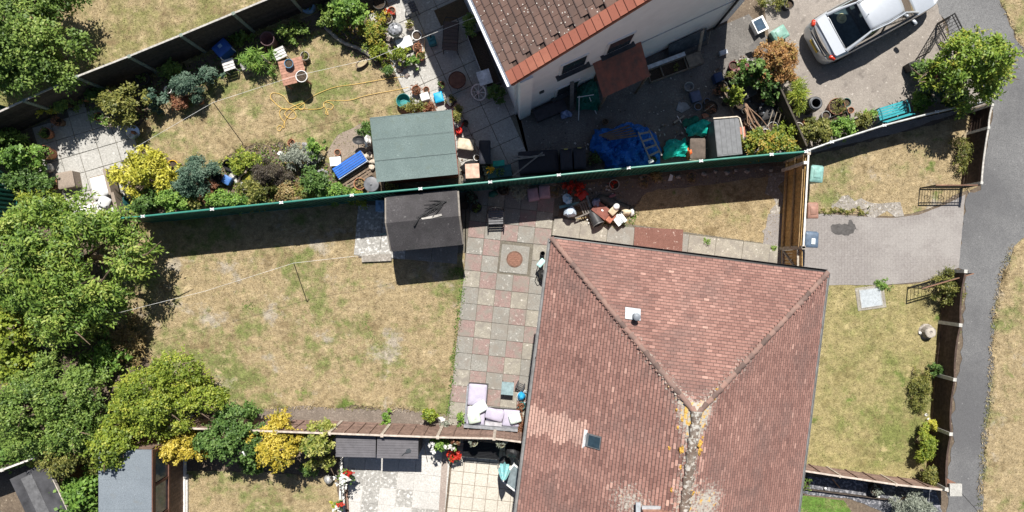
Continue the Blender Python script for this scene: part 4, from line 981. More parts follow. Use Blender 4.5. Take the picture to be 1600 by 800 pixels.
# grey chest in the cluttered yard
t_c = [(1114,187),(1153,183),(1161,239),(1122,245)]; h = 1.12; P4 = [W(x,y,h) for x, y in t_c]; c = sum(P4, Vector())/4
a = ang(P4[0],P4[1]); wd = (P4[1]-P4[0]).length; ln = (P4[3]-P4[0]).length
t = thing('garden_chest', 'tall slate grey garden chest against the green fence in the yard', 'chest', (c.x,c.y,0), a)
greyc = M('grey_resin', (.15,.155,.165), .55, var=.12, scale=6)
part('body', MB().box((0,0,h/2-.03),(wd-.06,ln-.06,h-.06)), greyc, t); ld = part('lid', MB().box((0,0,h-.02),(wd,ln,.05)), greyc, t)
for k in range(5): part('slat', MB().box((-wd/2+(k+.5)*wd/5,0,h+.01),(wd/5-.03,ln-.08,.014)), greyc, ld)
tub = M('cream_tube',(.62,.54,.44),.6)
solo('bent_tube', MB().tube([(-wd/2-.02,ln/2+.02,h+.03),(wd/2-.06,ln/2+.0,h+.03),(wd/2+.02,ln/2-.06,h+.03),(wd/2+.10,ln*.18,h+.0),(wd/2+.12,-.1,h-.1)],.028,8), tub, 'cream bent tube resting over the end of the slate grey chest', 'tube', (c.x,c.y,0), a, smooth=True)

# ================================================================ the silver car
silver = M('silver_paint', (.47,.50,.54), .30, .35, var=.02, spec=.5, coat=.6); dgrey = M('car_trim', (.09,.085,.08), .5, var=.1); rubber = M('tyre_rubber', (.02,.02,.02), .8); alloy = M('alloy', (.5,.5,.52), .3, .9)
m_, n, l, b = newmat('car_glass'); l.remove(b.outputs[0].links[0]); gl = n.new('ShaderNodeBsdfGlossy'); gl.inputs[1].default_value = .03 if 'Roughness' in gl.inputs[1].name else .03
gl.inputs['Roughness'].default_value = .03; tr = n.new('ShaderNodeBsdfTransparent'); tr.inputs[0].default_value = (.70,.80,.80,1); fz = n.new('ShaderNodeFresnel'); fz.inputs[0].default_value = 1.5
mx = n.new('ShaderNodeMixShader'); l.new(fz.outputs[0], mx.inputs[0]); l.new(tr.outputs[0], mx.inputs[1]); l.new(gl.outputs[0], mx.inputs[2]); l.new(mx.outputs[0], n['Material Output'].inputs[0])
carglass = m_
CA = R(28.5); rc = W(1278,68,.75); CL = 4.65
car = thing('car', 'silver saloon car parked on the concrete driveway', 'car', (rc.x,rc.y,0), CA)   # local x forward from the rear bumper
# body stations: x, half width, top height, shoulder height
ST = [(-.02,.60,.66,.60),(.03,.72,.86,.74),(.10,.78,.98,.84),(.22,.815,1.045,.90),(.45,.84,1.06,.93),(.62,.85,1.06,.94),(1.2,.865,1.02,.95),(2.2,.87,1.00,.95),(3.0,.865,1.0,.94),(3.45,.86,.99,.92),(3.7,.855,.97,.90),(4.1,.835,.90,.83),(4.4,.79,.80,.74),(4.58,.70,.68,.64),(4.65,.55,.56,.54)]
q = MB(); npt = 0
for (x,hw,zt,zsh) in ST:
    half = [(0,zt),(hw*.35,zt-.004),(hw*.66,zt-.018),(hw*.86,zt-.05),(hw*.955,zsh),(hw*.995,zsh-.10),(hw,zsh*.72),(hw*.985,.40),(hw*.95,.27),(hw*.80,.20),(0,.18)]
    ring = half + [(-y,z) for y,z in half[-2:0:-1]]; npt = len(ring); q.v += [(x,y,z) for y,z in ring]
for s in range(len(ST)-1):
    for k in range(npt): q.f.append((s*npt+k,(s+1)*npt+k,(s+1)*npt+(k+1)%npt,s*npt+(k+1)%npt))
q.f.append(tuple(range(npt))); q.f.append(tuple((len(ST)-1)*npt+k for k in range(npt))[::-1])
# open the cabin so that the interior shows through the glass
cut = [f for f in q.f if len(f) == 4 and all(.60 < q.v[i][0] < 3.46 for i in f) and all(q.v[i][2] > .93 and abs(q.v[i][1]) < .75 for i in f)]
q.f = [f for f in q.f if f not in cut]
body = part('body', q, silver, car, True)
# greenhouse corner points
def rp(x, y, z): return Vector((x,y,z))
BL = {1:(.62,.735,1.03), 2:(3.46,.745,.975)}; RLx, RFx, rw, rzz = 1.46, 2.78, .555, 1.435
# roof panel: gently crowned grid
q = MB(); nu, nv = 8, 8
for i in range(nu+1):
    for j in range(nv+1):
        u = i/nu; v = j/nv*2-1; x = RLx+(RFx-RLx)*u; x += (.05*(1-v*v))*(1 if u > .5 else -1)*abs(2*u-1)
        hw = rw+.045*math.sin(math.pi*u); q.v.append((x, v*hw, rzz+.045*(1-v*v)+.028*math.sin(math.pi*u)-.012*abs(v)**6))
for i in range(nu):
    for j in range(nv): a = i*(nv+1)+j; q.f.append((a,a+nv+1,a+nv+2,a+1))
rf = part('roof', q, silver, car, True); md = rf.modifiers.new('thick','SOLIDIFY'); md.thickness = .03; md.offset = -1
def glassgrid(c00, c10, c11, c01, bulge, name='window'):
    q = MB(); N_ = 6
    for i in range(N_+1):
        for j in range(N_+1):
            u, v = i/N_, j/N_; p = Vector(c00)*(1-u)*(1-v)+Vector(c10)*u*(1-v)+Vector(c11)*u*v+Vector(c01)*(1-u)*v
            p += Vector(bulge)*(4*v*(1-v))*(.6+.4*4*u*(1-u)); q.v.append(tuple(p))
    for i in range(N_):
        for j in range(N_): a = i*(N_+1)+j; q.f.append((a,a+N_+1,a+N_+2,a+1))
    return q
part('rear_window', glassgrid((.64,-.66,1.055),(RLx,-rw+.03,rzz-.004),(RLx,rw-.03,rzz-.004),(.64,.66,1.055),(-.06,0,.035)), carglass, car, True)
part('windscreen', glassgrid((3.44,-.69,.985),(RFx,-rw+.03,rzz-.004),(RFx,rw-.03,rzz-.004),(3.44,.69,.985),(.09,0,.03)), carglass, car, True)
for s in (-1,1):
    part('side_window', glassgrid((2.02,s*.765,.99),(2.02,s*(rw+.035),rzz-.005),(2.95,s*(rw+.01),rzz-.02),(3.35,s*.765,.985),(0,s*.02,0)), carglass, car, True)
    part('side_window', glassgrid((.86,s*.75,1.0),(1.42,s*(rw-.005),rzz-.015),(1.98,s*(rw+.035),rzz-.005),(1.98,s*.765,.99),(0,s*.02,0)), carglass, car, True)
    part('rear_pillar', MB().tube([(.60,s*.72,1.03),(1.0,s*.65,1.26),(RLx,s*(rw+.0),rzz+.0)],[.07,.055,.035],8), silver, car, True)
    part('front_pillar', MB().tube([(3.50,s*.735,.965),(3.15,s*.65,1.23),(RFx,s*(rw-.0),rzz+.005)],[.05,.04,.035],8), silver, car, True)
    part('door_pillar', MB().bar((2.0,s*.765,.97),(2.0,s*(rw+.04),rzz-.01),.03,.07,(0,s,0)), dgrey, car)
    part('waist_trim', MB().bar((.70,s*.80,.975),(3.42,s*.80,.965),.05,.02), dgrey, car)
    part('roof_rail', MB().tube([(RLx,s*(rw+.012),rzz+.012),((RLx+RFx)/2,s*(rw+.058),rzz+.03),(RFx,s*(rw+.012),rzz+.012)],.026,6), silver, car, True)
    mr = part('door_mirror', MB().cushion((3.20,s*.985,.99),(.13,.22,.15),s*R(-12),.6), silver, car, True); part('mirror_glass', MB().box((3.135,s*.985,.99),(.012,.17,.11),s*R(-12)), glass_d, mr)
    part('tail_light', MB().cushion((.115,s*.70,.90),(.13,.24,.17),s*R(-34),.4), M('tail_red',(.55,.05,.025),.25,var=.15,scale=9), car, True)
    part('headlight', MB().cushion((4.36,s*.62,.72),(.36,.24,.14),s*R(-24),.6), M('lamp_clear',(.7,.72,.75),.12), car, True)
    for x in (.78,3.62):
        whl = part('wheel', MB().lathe([(.001,-.09),(.20,-.09),(.20,.09),(.001,.09)],20,(x,s*.78,.31),Matrix.Rotation(R(90),3,'X')), alloy, car)
        part('tyre', MB().lathe([(.20,-.10),(.29,-.10),(.315,-.07),(.315,.07),(.29,.10),(.20,.10)],24,(x,s*.78,.31),Matrix.Rotation(R(90),3,'X')), rubber, whl, True)
part('bumper_insert', MB().bar((.015,-.52,.80),(.015,.52,.80),.11,.05), dgrey, car)
bl = MB()
for s_ in range(8):
    y0 = -.62+s_*.155; y1 = y0+.155; f_ = lambda y: -.03+.16*(y/.62)**2*.55; bl.bar((f_(y0),y0,.66),(f_(y1),y1,.66),.12,.20)
part('rear_bumper', bl, silver, car, True)
dk = MB()
for s_ in range(8):
    y0 = -.60+s_*.15; y1 = y0+.15; f_ = lambda y: .065+.10*(y/.6)**2*.7; dk.bar((f_(y0),y0,.905),(f_(y1),y1,.905),.10,.06)
part('boot_trim', dk, M('boot_trim',(.17,.155,.14),.45), car)
part('number_plate', MB().box((-.105,0,.60),(.02,.52,.11)), M('yellow_plate',(.65,.45,.06),.5), car)
part('boot_lid', MB().prism([(.16,-.66),(.20,-.72),(.55,-.74),(.55,.74),(.20,.72),(.16,.66)],1.035,1.068), silver, car)
for s in (-1,1): part('roof_seam', MB().tube([(RLx+.02,s*(rw-.06),rzz+.012),((RLx+RFx)/2,s*(rw-.02),rzz+.042),(RFx-.02,s*(rw-.06),rzz+.014)],.008,5), dgrey, car)
part('boot_gap', MB().tube([(.60,-.70,1.07),(.56,-.3,1.072),(.56,.3,1.072),(.60,.70,1.07)],.010,5), dgrey, car)
part('wiper', MB().tube([(3.40,-.45,1.01),(3.33,.1,1.05)],.010,5), blackp, car)
part('wiper', MB().tube([(3.42,.10,1.02),(3.36,.55,1.04)],.010,5), blackp, car)
part('aerial', MB().tube([(1.62,.0,rzz+.06),(1.50,0,rzz+.16)],.008,5), blackp, car)
part('parcel_shelf', MB().box((1.02,0,1.0),(.72,1.36,.02)), M('shelf_grey',(.075,.10,.115),.9), car)
q = MB(); q.box((1.42,0,.92),(.16,1.3,.5)); q.box((2.4,.36,.95),(.14,.46,.66)); q.box((2.4,-.36,.95),(.14,.46,.66)); q.box((2.2,0,.5),(2.6,1.4,.1)); part('seats', q, M('seat_cloth',(.06,.065,.07),.95), car)
part('dashboard', MB().box((3.22,0,.90),(.42,1.38,.12)), M('dash_green',(.08,.10,.10),.8), car)
p = Matrix.Rotation(CA,3,'Z') @ Vector((1.0,.36,1.012)) + Vector((rc.x,rc.y,0))
t = thing('sun_hat', 'straw sun hat lying inside the car behind its rear window', 'hat', p)
strawm = M('hat_straw',(.72,.62,.38),.9); part('brim', MB().lathe([(.001,.0),(.17,.0),(.18,.012),(.10,.016),(.001,.016)],20), strawm, t, True); part('hat_crown', MB().lathe([(.095,.014),(.085,.08),(.05,.10),(.001,.10)],16), strawm, t, True)
# ================================================================ trees, shrubs and plants
LM = {
 'young': leafmat('leaf_young', [(.06,.12,.02),(.15,.25,.035),(.26,.35,.05),(.44,.40,.07)]),
 'tree': leafmat('leaf_tree', [(.05,.105,.02),(.13,.225,.038),(.24,.345,.06),(.40,.45,.11)]),
 'dark': leafmat('leaf_dark', [(.05,.10,.022),(.12,.20,.04),(.21,.31,.065),(.34,.41,.11)]),
 'mid': leafmat('leaf_mid', [(0.033,0.072,0.018),(0.072,0.143,0.033),(0.130,0.227,0.052),(0.221,0.325,0.098)]),
 'fresh': leafmat('leaf_fresh', [(0.065,0.130,0.026),(0.130,0.247,0.046),(0.221,0.364,0.065),(0.325,0.442,0.104)]),
 'olive': leafmat('leaf_olive', [(0.065,0.078,0.019),(0.143,0.163,0.039),(0.260,0.260,0.065),(0.377,0.351,0.104)]),
 'lime': leafmat('leaf_lime', [(.08,.13,.018),(.19,.26,.034),(.31,.37,.048),(.48,.48,.085)]),
 'yellow': leafmat('leaf_yellow', [(.22,.24,.03),(.42,.42,.05),(.60,.56,.08),(.72,.68,.16)]),
 'gold': leafmat('leaf_gold', [(.16,.17,.025),(.42,.34,.04),(.60,.48,.07),(.68,.58,.15)]),
 'varieg': leafmat('leaf_varieg', [(.06,.11,.02),(.20,.24,.04),(.42,.42,.11),(.60,.58,.26)]),
 'autumn': leafmat('leaf_autumn', [(0.130,0.065,0.026),(0.286,0.143,0.052),(0.442,0.247,0.091),(0.390,0.325,0.104)]),
 'mixed': leafmat('leaf_mixed', [(0.065,0.130,0.026),(0.156,0.234,0.039),(0.364,0.338,0.052),(0.520,0.312,0.078)]),
 'teal': leafmat('leaf_teal', [(0.033,0.078,0.052),(0.072,0.130,0.091),(0.130,0.208,0.143),(0.221,0.299,0.221)]),
 'silver': leafmat('leaf_silver', [(.14,.16,.12),(.27,.30,.24),(.38,.41,.34),(.48,.51,.44)]),
 'purple': leafmat('leaf_purple', [(.035,.028,.025),(.075,.06,.05),(.12,.10,.07),(.17,.15,.09)]),
 'dry': leafmat('leaf_dry', [(.16,.11,.05),(.28,.20,.09),(.40,.30,.14),(.24,.24,.09)]),
 'red': leafmat('leaf_red', [(.35,.02,.012),(.55,.03,.018),(.65,.06,.03),(.7,.12,.08)]),
 'white': leafmat('leaf_white', [(.6,.58,.55),(.74,.73,.7),(.8,.8,.78),(.82,.82,.8)]),
 'rust': leafmat('leaf_rust', [(.14,.06,.03),(.26,.11,.06),(.36,.17,.10),(.22,.16,.07)]),
}
# large trees and hedges on the left side
plant('hedge_tree', 'dense dark green tree beyond the timber fence in the field', 'tree', 38,66, 92,108, 3.0, LM['dark'], (.11,.06), 1.5, stem='trunk', crown='crown', k=24, clump=.15, nlimb=8)
plant('leafy_tree', 'big broad leaved green tree shading the corner of the main lawn', 'tree', 88,404, 112,104, 3.8, LM['tree'], (.14,.055), 1.35, stem='trunk', crown='crown', k=16, clump=.17, nlimb=10, droop=.3)
plant('shrub', 'yellow green climber mass left of the leaning pole', 'shrub', 22,500, 52,92, 2.2, LM['lime'], (.14,.09), 1.0, k=10, clump=.13)
plant('shrub', 'yellow leaved bush tucked under the big broad leaved tree', 'shrub', 66,492, 36,34, 1.6, LM['gold'], (.11,.08), .9, k=7, clump=.11)
plant('evergreen_tree', 'dense blue green evergreen next to the yellow green tree', 'tree', 64,640, 88,78, 3.2, LM['dark'], (.09,.05), 1.2, stem='trunk', crown='crown', k=15, clump=.13, nlimb=8)
plant('shrub', 'fresh green bramble patch between the trees and the scorched lawn', 'shrub', 160,555, 40,36, .8, LM['fresh'], (.12,.08), .8, k=7, clump=.10)
plant('shrub', 'dry straggly undergrowth at the corner of the scorched lawn', 'undergrowth', 205,530, 42,36, .6, LM['dry'], (.13,.03), .5, k=7, clump=.14)
plant('shrub_tree', 'rounded yellow green tree spreading over the fence end and summerhouse', 'tree', 256,628, 90,58, 2.8, LM['lime'], (.085,.05), 1.15, stem='trunk', crown='crown', k=15, clump=.11, nlimb=9)
plant('shrub', 'yellow green branch mass hanging over the blue grey roof', 'shrub', 188,690, 42,44, 2.7, LM['lime'], (.10,.06), .9, k=7, clump=.11)
plant('shrub', 'dark olive shrub between evergreen and summerhouse', 'shrub', 118,706, 52,44, 2.2, LM['olive'], (.08,.045), 1.0, k=8, clump=.11)
plant('climber', 'bright green climber spilling over the black shed roof', 'climber', 126,768, 40,44, 2.0, LM['fresh'], (.13,.10), 1.0, k=9, clump=.11)
plant('shrub', 'fresh green bush behind the pale boundary screen', 'shrub', 14,700, 34,26, 1.7, LM['fresh'], (.12,.09), .8, k=6)
# row along the lower fence
plant('golden_shrub', 'golden shrub beside the summerhouse kerb', 'shrub', 284,700, 40,29, 1.9, LM['gold'], (.075,.06), 1.1, k=8, clump=.08, group=None)
plant('shrub', 'green leafy shrub between the two golden shrubs', 'shrub', 364,684, 56,46, 2.2, LM['mid'], (.085,.06), 1.1, k=10, clump=.09)
plant('golden_shrub', 'golden shrub next to the round variegated bush', 'shrub', 430,692, 48,39, 2.1, LM['gold'], (.075,.06), 1.1, k=9, clump=.08)
plant('variegated_bush', 'round cream and green variegated bush beside the storage boxes', 'shrub', 497,697, 29,35, 1.9, LM['varieg'], (.10,.06), 1.1, k=8, clump=.08)
plant('shrub', 'small green bush at the foot of the variegated bush', 'shrub', 482,734, 13,11, .7, LM['mid'], (.06,.04), 1.0, k=5, clump=.05)
plant('shrub', 'small green bush under the green and golden shrubs by the lower lawn', 'shrub', 395,728, 17,14, .8, LM['mid'], (.06,.04), 1.0, k=5, clump=.05)
plant('small_bush', 'small bright yellow bush in the soil border by the fence', 'shrub', 672,648, 12,12, .7, LM['lime'], (.09,.05), 1.0, k=5, clump=.05)
plant('weed', 'low green weed clump in the middle of the soil border', 'weed', 603,648, 9,12, .3, LM['fresh'], (.08,.05), .9, k=5, clump=.05)
plant('weed', 'green weed at the corner of the lilac sofa', 'weed', 722,657, 6,8, .35, LM['fresh'], (.07,.04), .9, k=4, clump=.04)
plant('ground_plant', 'rust and green creeping plant behind the lilac sofa', 'plant', 812,660, 12,36, .35, LM['rust'], (.05,.035), .9, k=7, clump=.06)
# upper garden
plant('climber', 'bright green vine over the short green steel fence', 'climber', 32,246, 38,22, 1.3, LM['fresh'], (.10,.075), 1.0, k=7, clump=.08)
plant('shrub', 'mid green bush between the vine and the big broad leaved tree', 'shrub', 42,284, 34,26, 1.1, LM['mid'], (.09,.05), 1.0, k=7, clump=.08)
plant('shrub', 'yellow flowering plant in the shade of the timber fence corner', 'shrub', 66,172, 17,15, .9, LM['yellow'], (.07,.05), .6, k=5, clump=.06)
plant('shrub', 'pale green shrub at the top corner of the small slab patio', 'shrub', 196,164, 42,33, 1.4, LM['olive'], (.095,.055), 1.0, k=9, clump=.09)
plant('shrub', 'blue green broad leaved plant behind the metal pot plate', 'plant', 243,153, 20,16, .8, LM['teal'], (.11,.07), .9, k=6, clump=.06)
plant('shrub', 'dense blue green bush on the shady border', 'shrub', 299,133, 28,24, 1.0, LM['teal'], (.055,.03), 1.2, k=8, clump=.06)
plant('shrub', 'rust brown withered bush beside the dense blue green bush', 'shrub', 284,163, 16,11, .5, LM['rust'], (.05,.03), 1.0, k=5, clump=.05)
plant('shrub', 'grey leaved shrub by the rusty square planter', 'shrub', 328,118, 22,16, .7, LM['teal'], (.05,.04), .9, k=6, clump=.05)
plant('grassy_plant', 'arching green strap leaved plant in a trough by the wicker bin', 'plant', 400,92, 26,16, .7, LM['fresh'], (.22,.03), .8, k=6, clump=.07, droop=.5)
plant('shrub', 'bright yellow green spreading shrub beside the white sofa', 'shrub', 222,268, 52,37, 1.3, LM['yellow'], (.12,.055), 1.1, k=11, clump=.10)
plant('shrub', 'dense dark blue green bush near the yellow bucket', 'shrub', 306,276, 38,30, 1.1, LM['teal'], (.06,.04), 1.2, k=9, clump=.07)
for x, y, rx, ry, h, k_, lab in ((228,318,28,17,.9,'mid','mid green bush in the steel fence border below the yellow green shrub'),(272,312,28,20,.9,'fresh','light green bush in the steel fence border beside the orange dry plant'),
    (352,312,36,17,.9,'fresh','light green leafy bush in the steel fence border below the rubble'),(408,302,34,22,1.0,'olive','olive bush in the steel fence border below the pond'),(452,303,24,18,.8,'dry','dry brown bush in the steel fence border'),
    (492,282,26,22,1.0,'mid','green bush in the steel fence border beside the stepping stones'),(524,300,30,14,.7,'fresh','low green leafy plant below the blue bench'),(560,310,22,9,.5,'lime','low yellow green plant under the round grey lid')):
    plant('border_bush', lab, 'bush', x,y,rx,ry,h,LM[k_],(.08,.05),.95,k=7,clump=.07)
plant('dry_plant', 'orange dry feathery plant in the steel fence border', 'plant', 326,302, 16,16, .6, LM['rust'], (.12,.02), .9, k=5, clump=.06)
plant('marginal_plant', 'yellow green plants crowding the pond edge', 'plant', 386,247, 32,14, .55, LM['lime'], (.07,.04), 1.0, k=8, clump=.06)
plant('marginal_plant', 'yellow green tuft between tipped black bucket and pond', 'plant', 374,262, 12,12, .45, LM['lime'], (.07,.03), 1.0, k=5, clump=.05)
plant('twiggy_bush', 'dark purple brown twiggy bush beside the pond', 'bush', 427,268, 28,22, .9, LM['purple'], (.06,.02), 1.3, k=7, clump=.07, nlimb=12)
plant('silver_bush', 'rounded silver grey bush above the purple twiggy bush', 'bush', 462,245, 27,18, .7, LM['silver'], (.045,.025), 1.4, k=7, clump=.05)
plant('leafy_bush', 'glossy green bush beside the stacked stones', 'bush', 492,230, 13,16, .7, LM['fresh'], (.09,.06), 1.0, k=5, clump=.05)
plant('shrub', 'low green plants against the left wall of the red shed', 'plant', 572,205, 13,14, .5, LM['mid'], (.07,.04), .8, k=5, clump=.06)
plant('shrub', 'tall fresh green shrub by the log edging', 'shrub', 545,22, 28,24, 1.5, LM['fresh'], (.10,.065), 1.0, k=8, clump=.08)
plant('shrub', 'mixed yellow and red flowering bed beside the log edging', 'plants', 580,52, 20,34, .7, LM['mixed'], (.07,.045), .9, k=8, clump=.07)
plant('shrub', 'low green plants beside the patio rockery and log edging', 'plant', 594,84, 16,20, .5, LM['lime'], (.07,.04), .8, k=6, clump=.06)
plant('shrub', 'small green bush at the end of the log edging near hose', 'plant', 608,112, 10,10, .4, LM['mid'], (.06,.04), .8, k=4, clump=.05)
plant('shrub', 'bushy yellow green rockery plant below the plastic tray', 'plant', 626,88, 14,14, .6, LM['lime'], (.06,.04), .9, k=5, clump=.05)
plant('shrub', 'bright green leafy plant by the two clay pots', 'plant', 646,98, 11,9, .5, LM['fresh'], (.06,.04), 1.0, k=4, clump=.04)
plant('shrub', 'straggly plants along the far edge of the red shed', 'plant', 650,166, 22,10, .5, LM['olive'], (.07,.03), .8, k=6, clump=.06)
plant('shrub', 'red leaved spiky plant beside the blue planter box', 'plant', 672,168, 9,9, .5, LM['rust'], (.12,.025), .8, k=4, clump=.04)
plant('shrub', 'straggly green plant between shed and red watering can', 'plant', 716,184, 9,14, .6, LM['olive'], (.08,.03), .8, k=5, clump=.05)
plant('shrub', 'shaded green plants at the foot of the white house wall by the wheel', 'plant', 774,146, 13,14, .6, LM['mid'], (.08,.05), .9, k=5, clump=.06)
plant('shrub', 'dark plants in the long trough beside the white house', 'plant', 736,38, 12,16, .8, LM['dark'], (.07,.05), .9, k=5, clump=.06)
# yard and drive on the right
plant('maple', 'small bronze red maple by the green recycling lid', 'tree', 1216,98, 33,36, 1.7, LM['autumn'], (.07,.045), 1.1, k=9, clump=.08, stem='trunk', crown='crown')
plant('fig_shrub', 'big pale leaved fig like shrub in the cluttered yard', 'shrub', 1176,104, 20,17, 1.3, LM['mid'], (.13,.09), .6, k=6, clump=.09)
plant('fig_shrub', 'leggy pale green shrub over the black crates', 'shrub', 1200,128, 24,26, 1.3, LM['mid'], (.12,.08), .6, k=7, clump=.09)
plant('shrub', 'pale green potted shrub among the yard clutter beside wooden edging', 'shrub', 1148,150, 17,13, .9, LM['lime'], (.10,.06), .8, k=5, clump=.06)
plant('grassy_plant', 'yellow green grassy clump beside the black barrel', 'plant', 1243,152, 17,26, .7, LM['lime'], (.20,.022), 1.0, k=6, clump=.07)
plant('shrub', 'autumn tinted shrub in the clay bowl behind the grey chest', 'shrub', 1172,216, 14,11, 1.0, LM['mixed'], (.08,.05), .9, k=5, clump=.06)
plant('shrub', 'large yellow and orange tinted shrub spilling over the green fence', 'shrub', 1205,224, 40,25, 1.2, LM['mixed'], (.09,.055), 1.1, k=10, clump=.08)
plant('shrub', 'mixed green trough hedge behind the pale railed fence', 'hedge', 1276,206, 28,20, .95, LM['olive'], (.07,.05), 1.0, k=8, clump=.07)
plant('shrub', 'bright green trough hedge next to the round clay pot', 'hedge', 1312,200, 24,18, .9, LM['fresh'], (.07,.05), 1.0, k=8, clump=.07)
plant('shrub', 'clipped green plants in the trough by the teal bench', 'plant', 1347,190, 16,13, .7, LM['olive'], (.055,.035), 1.0, k=6, clump=.05)
plant('shrub', 'green weeds at the end of the teal bench', 'plant', 1440,160, 16,14, .6, LM['fresh'], (.08,.05), .8, k=5, clump=.06)
plant('young_tree', 'bushy green tree with yellowing tips standing where lane and drive meet', 'tree', 1522,110, 58,58, 2.9, LM['young'], (.13,.06), 1.0, k=15, clump=.13, stem='trunk', crown='crown', nlimb=9)
plant('shrub', 'green bush under the yellowing tree by the iron gate', 'shrub', 1444,112, 16,14, .8, LM['mid'], (.07,.045), .9, k=6, clump=.06)
plant('shrub', 'grey green shaded bush below the yellowing tree', 'shrub', 1462,140, 20,18, .8, LM['teal'], (.06,.04), .8, k=6, clump=.06)
plant('shrub', 'green weeds on the verge corner beside the white house', 'weed', 1210,4, 20,10, .4, LM['olive'], (.09,.03), .8, k=6, clump=.06)
plant('dry_shrub', 'dry brown bush by the short low fence on the upper front lawn', 'bush', 1502,240, 15,30, .4, LM['olive'], (.10,.025), .5, k=8, clump=.09)
plant('shrub', 'low green weed strip along the upper edge of the paved drive', 'weed', 1330,330, 46,5, .07, LM['olive'], (.05,.025), .45, k=9, clump=.05)
plant('dry_shrub', 'wispy grey brown bush behind the low fence at the paved drive corner', 'bush', 1484,450, 24,26, .8, LM['olive'], (.09,.025), .6, k=7, clump=.08)
plant('dry_shrub', 'dry trailing shrub on the front lawn beside the low fence', 'bush', 1440,608, 15,32, .4, LM['olive'], (.06,.03), .9, k=9, clump=.07)
plant('shrub', 'small green plant against the low fence above the dry shrub', 'plant', 1466,578, 10,9, .5, LM['mid'], (.06,.04), .9, k=4, clump=.04)
plant('round_bush', 'clipped bright green bush beside the low fence', 'bush', 1444,694, 17,28, .8, LM['lime'], (.05,.03), 1.5, k=7, clump=.05)
plant('shrub', 'thin green plant between the round bush and low fence post', 'plant', 1459,663, 8,8, .5, LM['yellow'], (.06,.03), .7, k=4, clump=.05)
plant('shrub', 'twiggy green bush at the end of the low front fence', 'bush', 1452,740, 17,15, .7, LM['olive'], (.06,.035), .8, k=6, clump=.06)
plant('grassy_plant', 'feathery grey green shrub at the end of the slate path', 'shrub', 1430,786, 34,22, .9, LM['silver'], (.10,.02), 1.0, k=9, clump=.08)
for x, y, s, k_, lab in ((1490,520,9,'fresh','small weed at the second post of the low front fence'),(1378,447,16,'fresh','weeds beside the square drain cover'),(1105,377,6,'fresh','tiny weed by the boarded fence path'),(1208,386,6,'fresh','tiny weed at the foot of the side gate')):
    plant('weed', lab, 'weed', x,y,s,s*.7,.09,LM[k_],(.05,.025),.5,k=4,clump=.05)
# ================================================================ garden things
terra = M('terracotta', (.42,.19,.11), .85, var=.2, scale=14, bump=.2); blackpl = M('black_pot', (.03,.03,.032), .5, var=.2); whitepl = M('white_plastic', (.74,.74,.73), .4, var=.06)
compost = M('compost', (.07,.05,.035), .95, var=.4, scale=30); greyst = M('grey_stone', (.36,.34,.31), .9, var=.25, scale=12, bump=.5); wicker = M('taupe_wicker', (.30,.245,.20), .85, var=.2, scale=40, bump=.6, bscale=90)
blueb = M('blue_plastic', (.03,.10,.36), .4, var=.1); tealp = M('teal_paint', (.03,.27,.31), .45, var=.12, scale=8); oldw = M('old_timber', (.20,.15,.11), .9, var=.25, scale=12); greyw = M('grey_timber', (.40,.385,.36), .9, var=.2, scale=12, island=.15)
whitec = M('white_cloth', (.60,.59,.57), .95, var=.05, bump=.2); lilac = M('lilac_cloth', (.43,.40,.50), .95, var=.07, scale=5, bump=.25); redp = M('red_plastic', (.55,.025,.018), .35, var=.1); creamp = M('cream_board', (.62,.52,.40), .8, var=.1)
steelm = M('steel', (.5,.5,.5), .35, .8); chrome = M('polished_metal', (.62,.63,.65), .22, .9, var=.1)
purpb = M('plum_wicker', (.14,.085,.09), .7, var=.2, scale=30, bump=.5)
def foliage(parent, r, h0, hh, kind, n=None, leaf=(.06,.035), seed=1, name='foliage', flat=.7):
    lob = [((0,0,h0+hh*.45),(r,r,hh*.55))]+[((math.cos(a)*r*.5,math.sin(a)*r*.5,h0+hh*.5),(r*.55,r*.55,hh*.45)) for a in (seed,seed+2.1,seed+4.2)]
    n = n or int(40+900*r*r/(leaf[0]*leaf[1])*.006)
    return link(name, crown_mesh(name, lob, n, leaf[0], leaf[1], max(.02,r*.25), 6, .5, 0, seed), LM[kind], parent)
def pot(label, px, py, r, h, mat=terra, kind=None, pr=None, ph=.3, name='plant_pot', cat='pot', z0=0.0, fill=True, leaf=(.06,.035), taper=.72, tiltm=None, flowers=None, n=None):
    c = W(px,py,z0+h); r *= GS; t = thing(name, label, cat, (c.x,c.y,z0))
    w_ = min(.02, r*.14)
    prof = [(r*taper*.96,0),(r*taper,0),(r*.94,h*.82),(r*.94,h*.82),(r,h*.84),(r,h),(r-w_,h),(r-w_*1.2,h*.8),(r*taper*.8,h*.25),(.001,h*.25)]
    q = MB().lathe(prof,20,mat=tiltm); part('pot', q, mat, t, True)
    if fill and not tiltm: part('soil', MB().lathe([(r-w_*1.15,h*.74),(r-w_*1.1,h*.78),(.001,h*.80)],14), compost, t)
    if kind: foliage(t, (pr or r*GS**0*1.1) if pr is None else pr*GS, h*.8, ph, kind, n, leaf, int(px+py))
    if flowers:
        f = link('flowers', crown_mesh('flowers', [((0,0,h*.8+ph*.6),((pr or 8)*GS,(pr or 8)*GS,ph*.55))], 160, .07,.06, .03, 5, .7, 0, int(px)), LM[flowers], t)
    return t
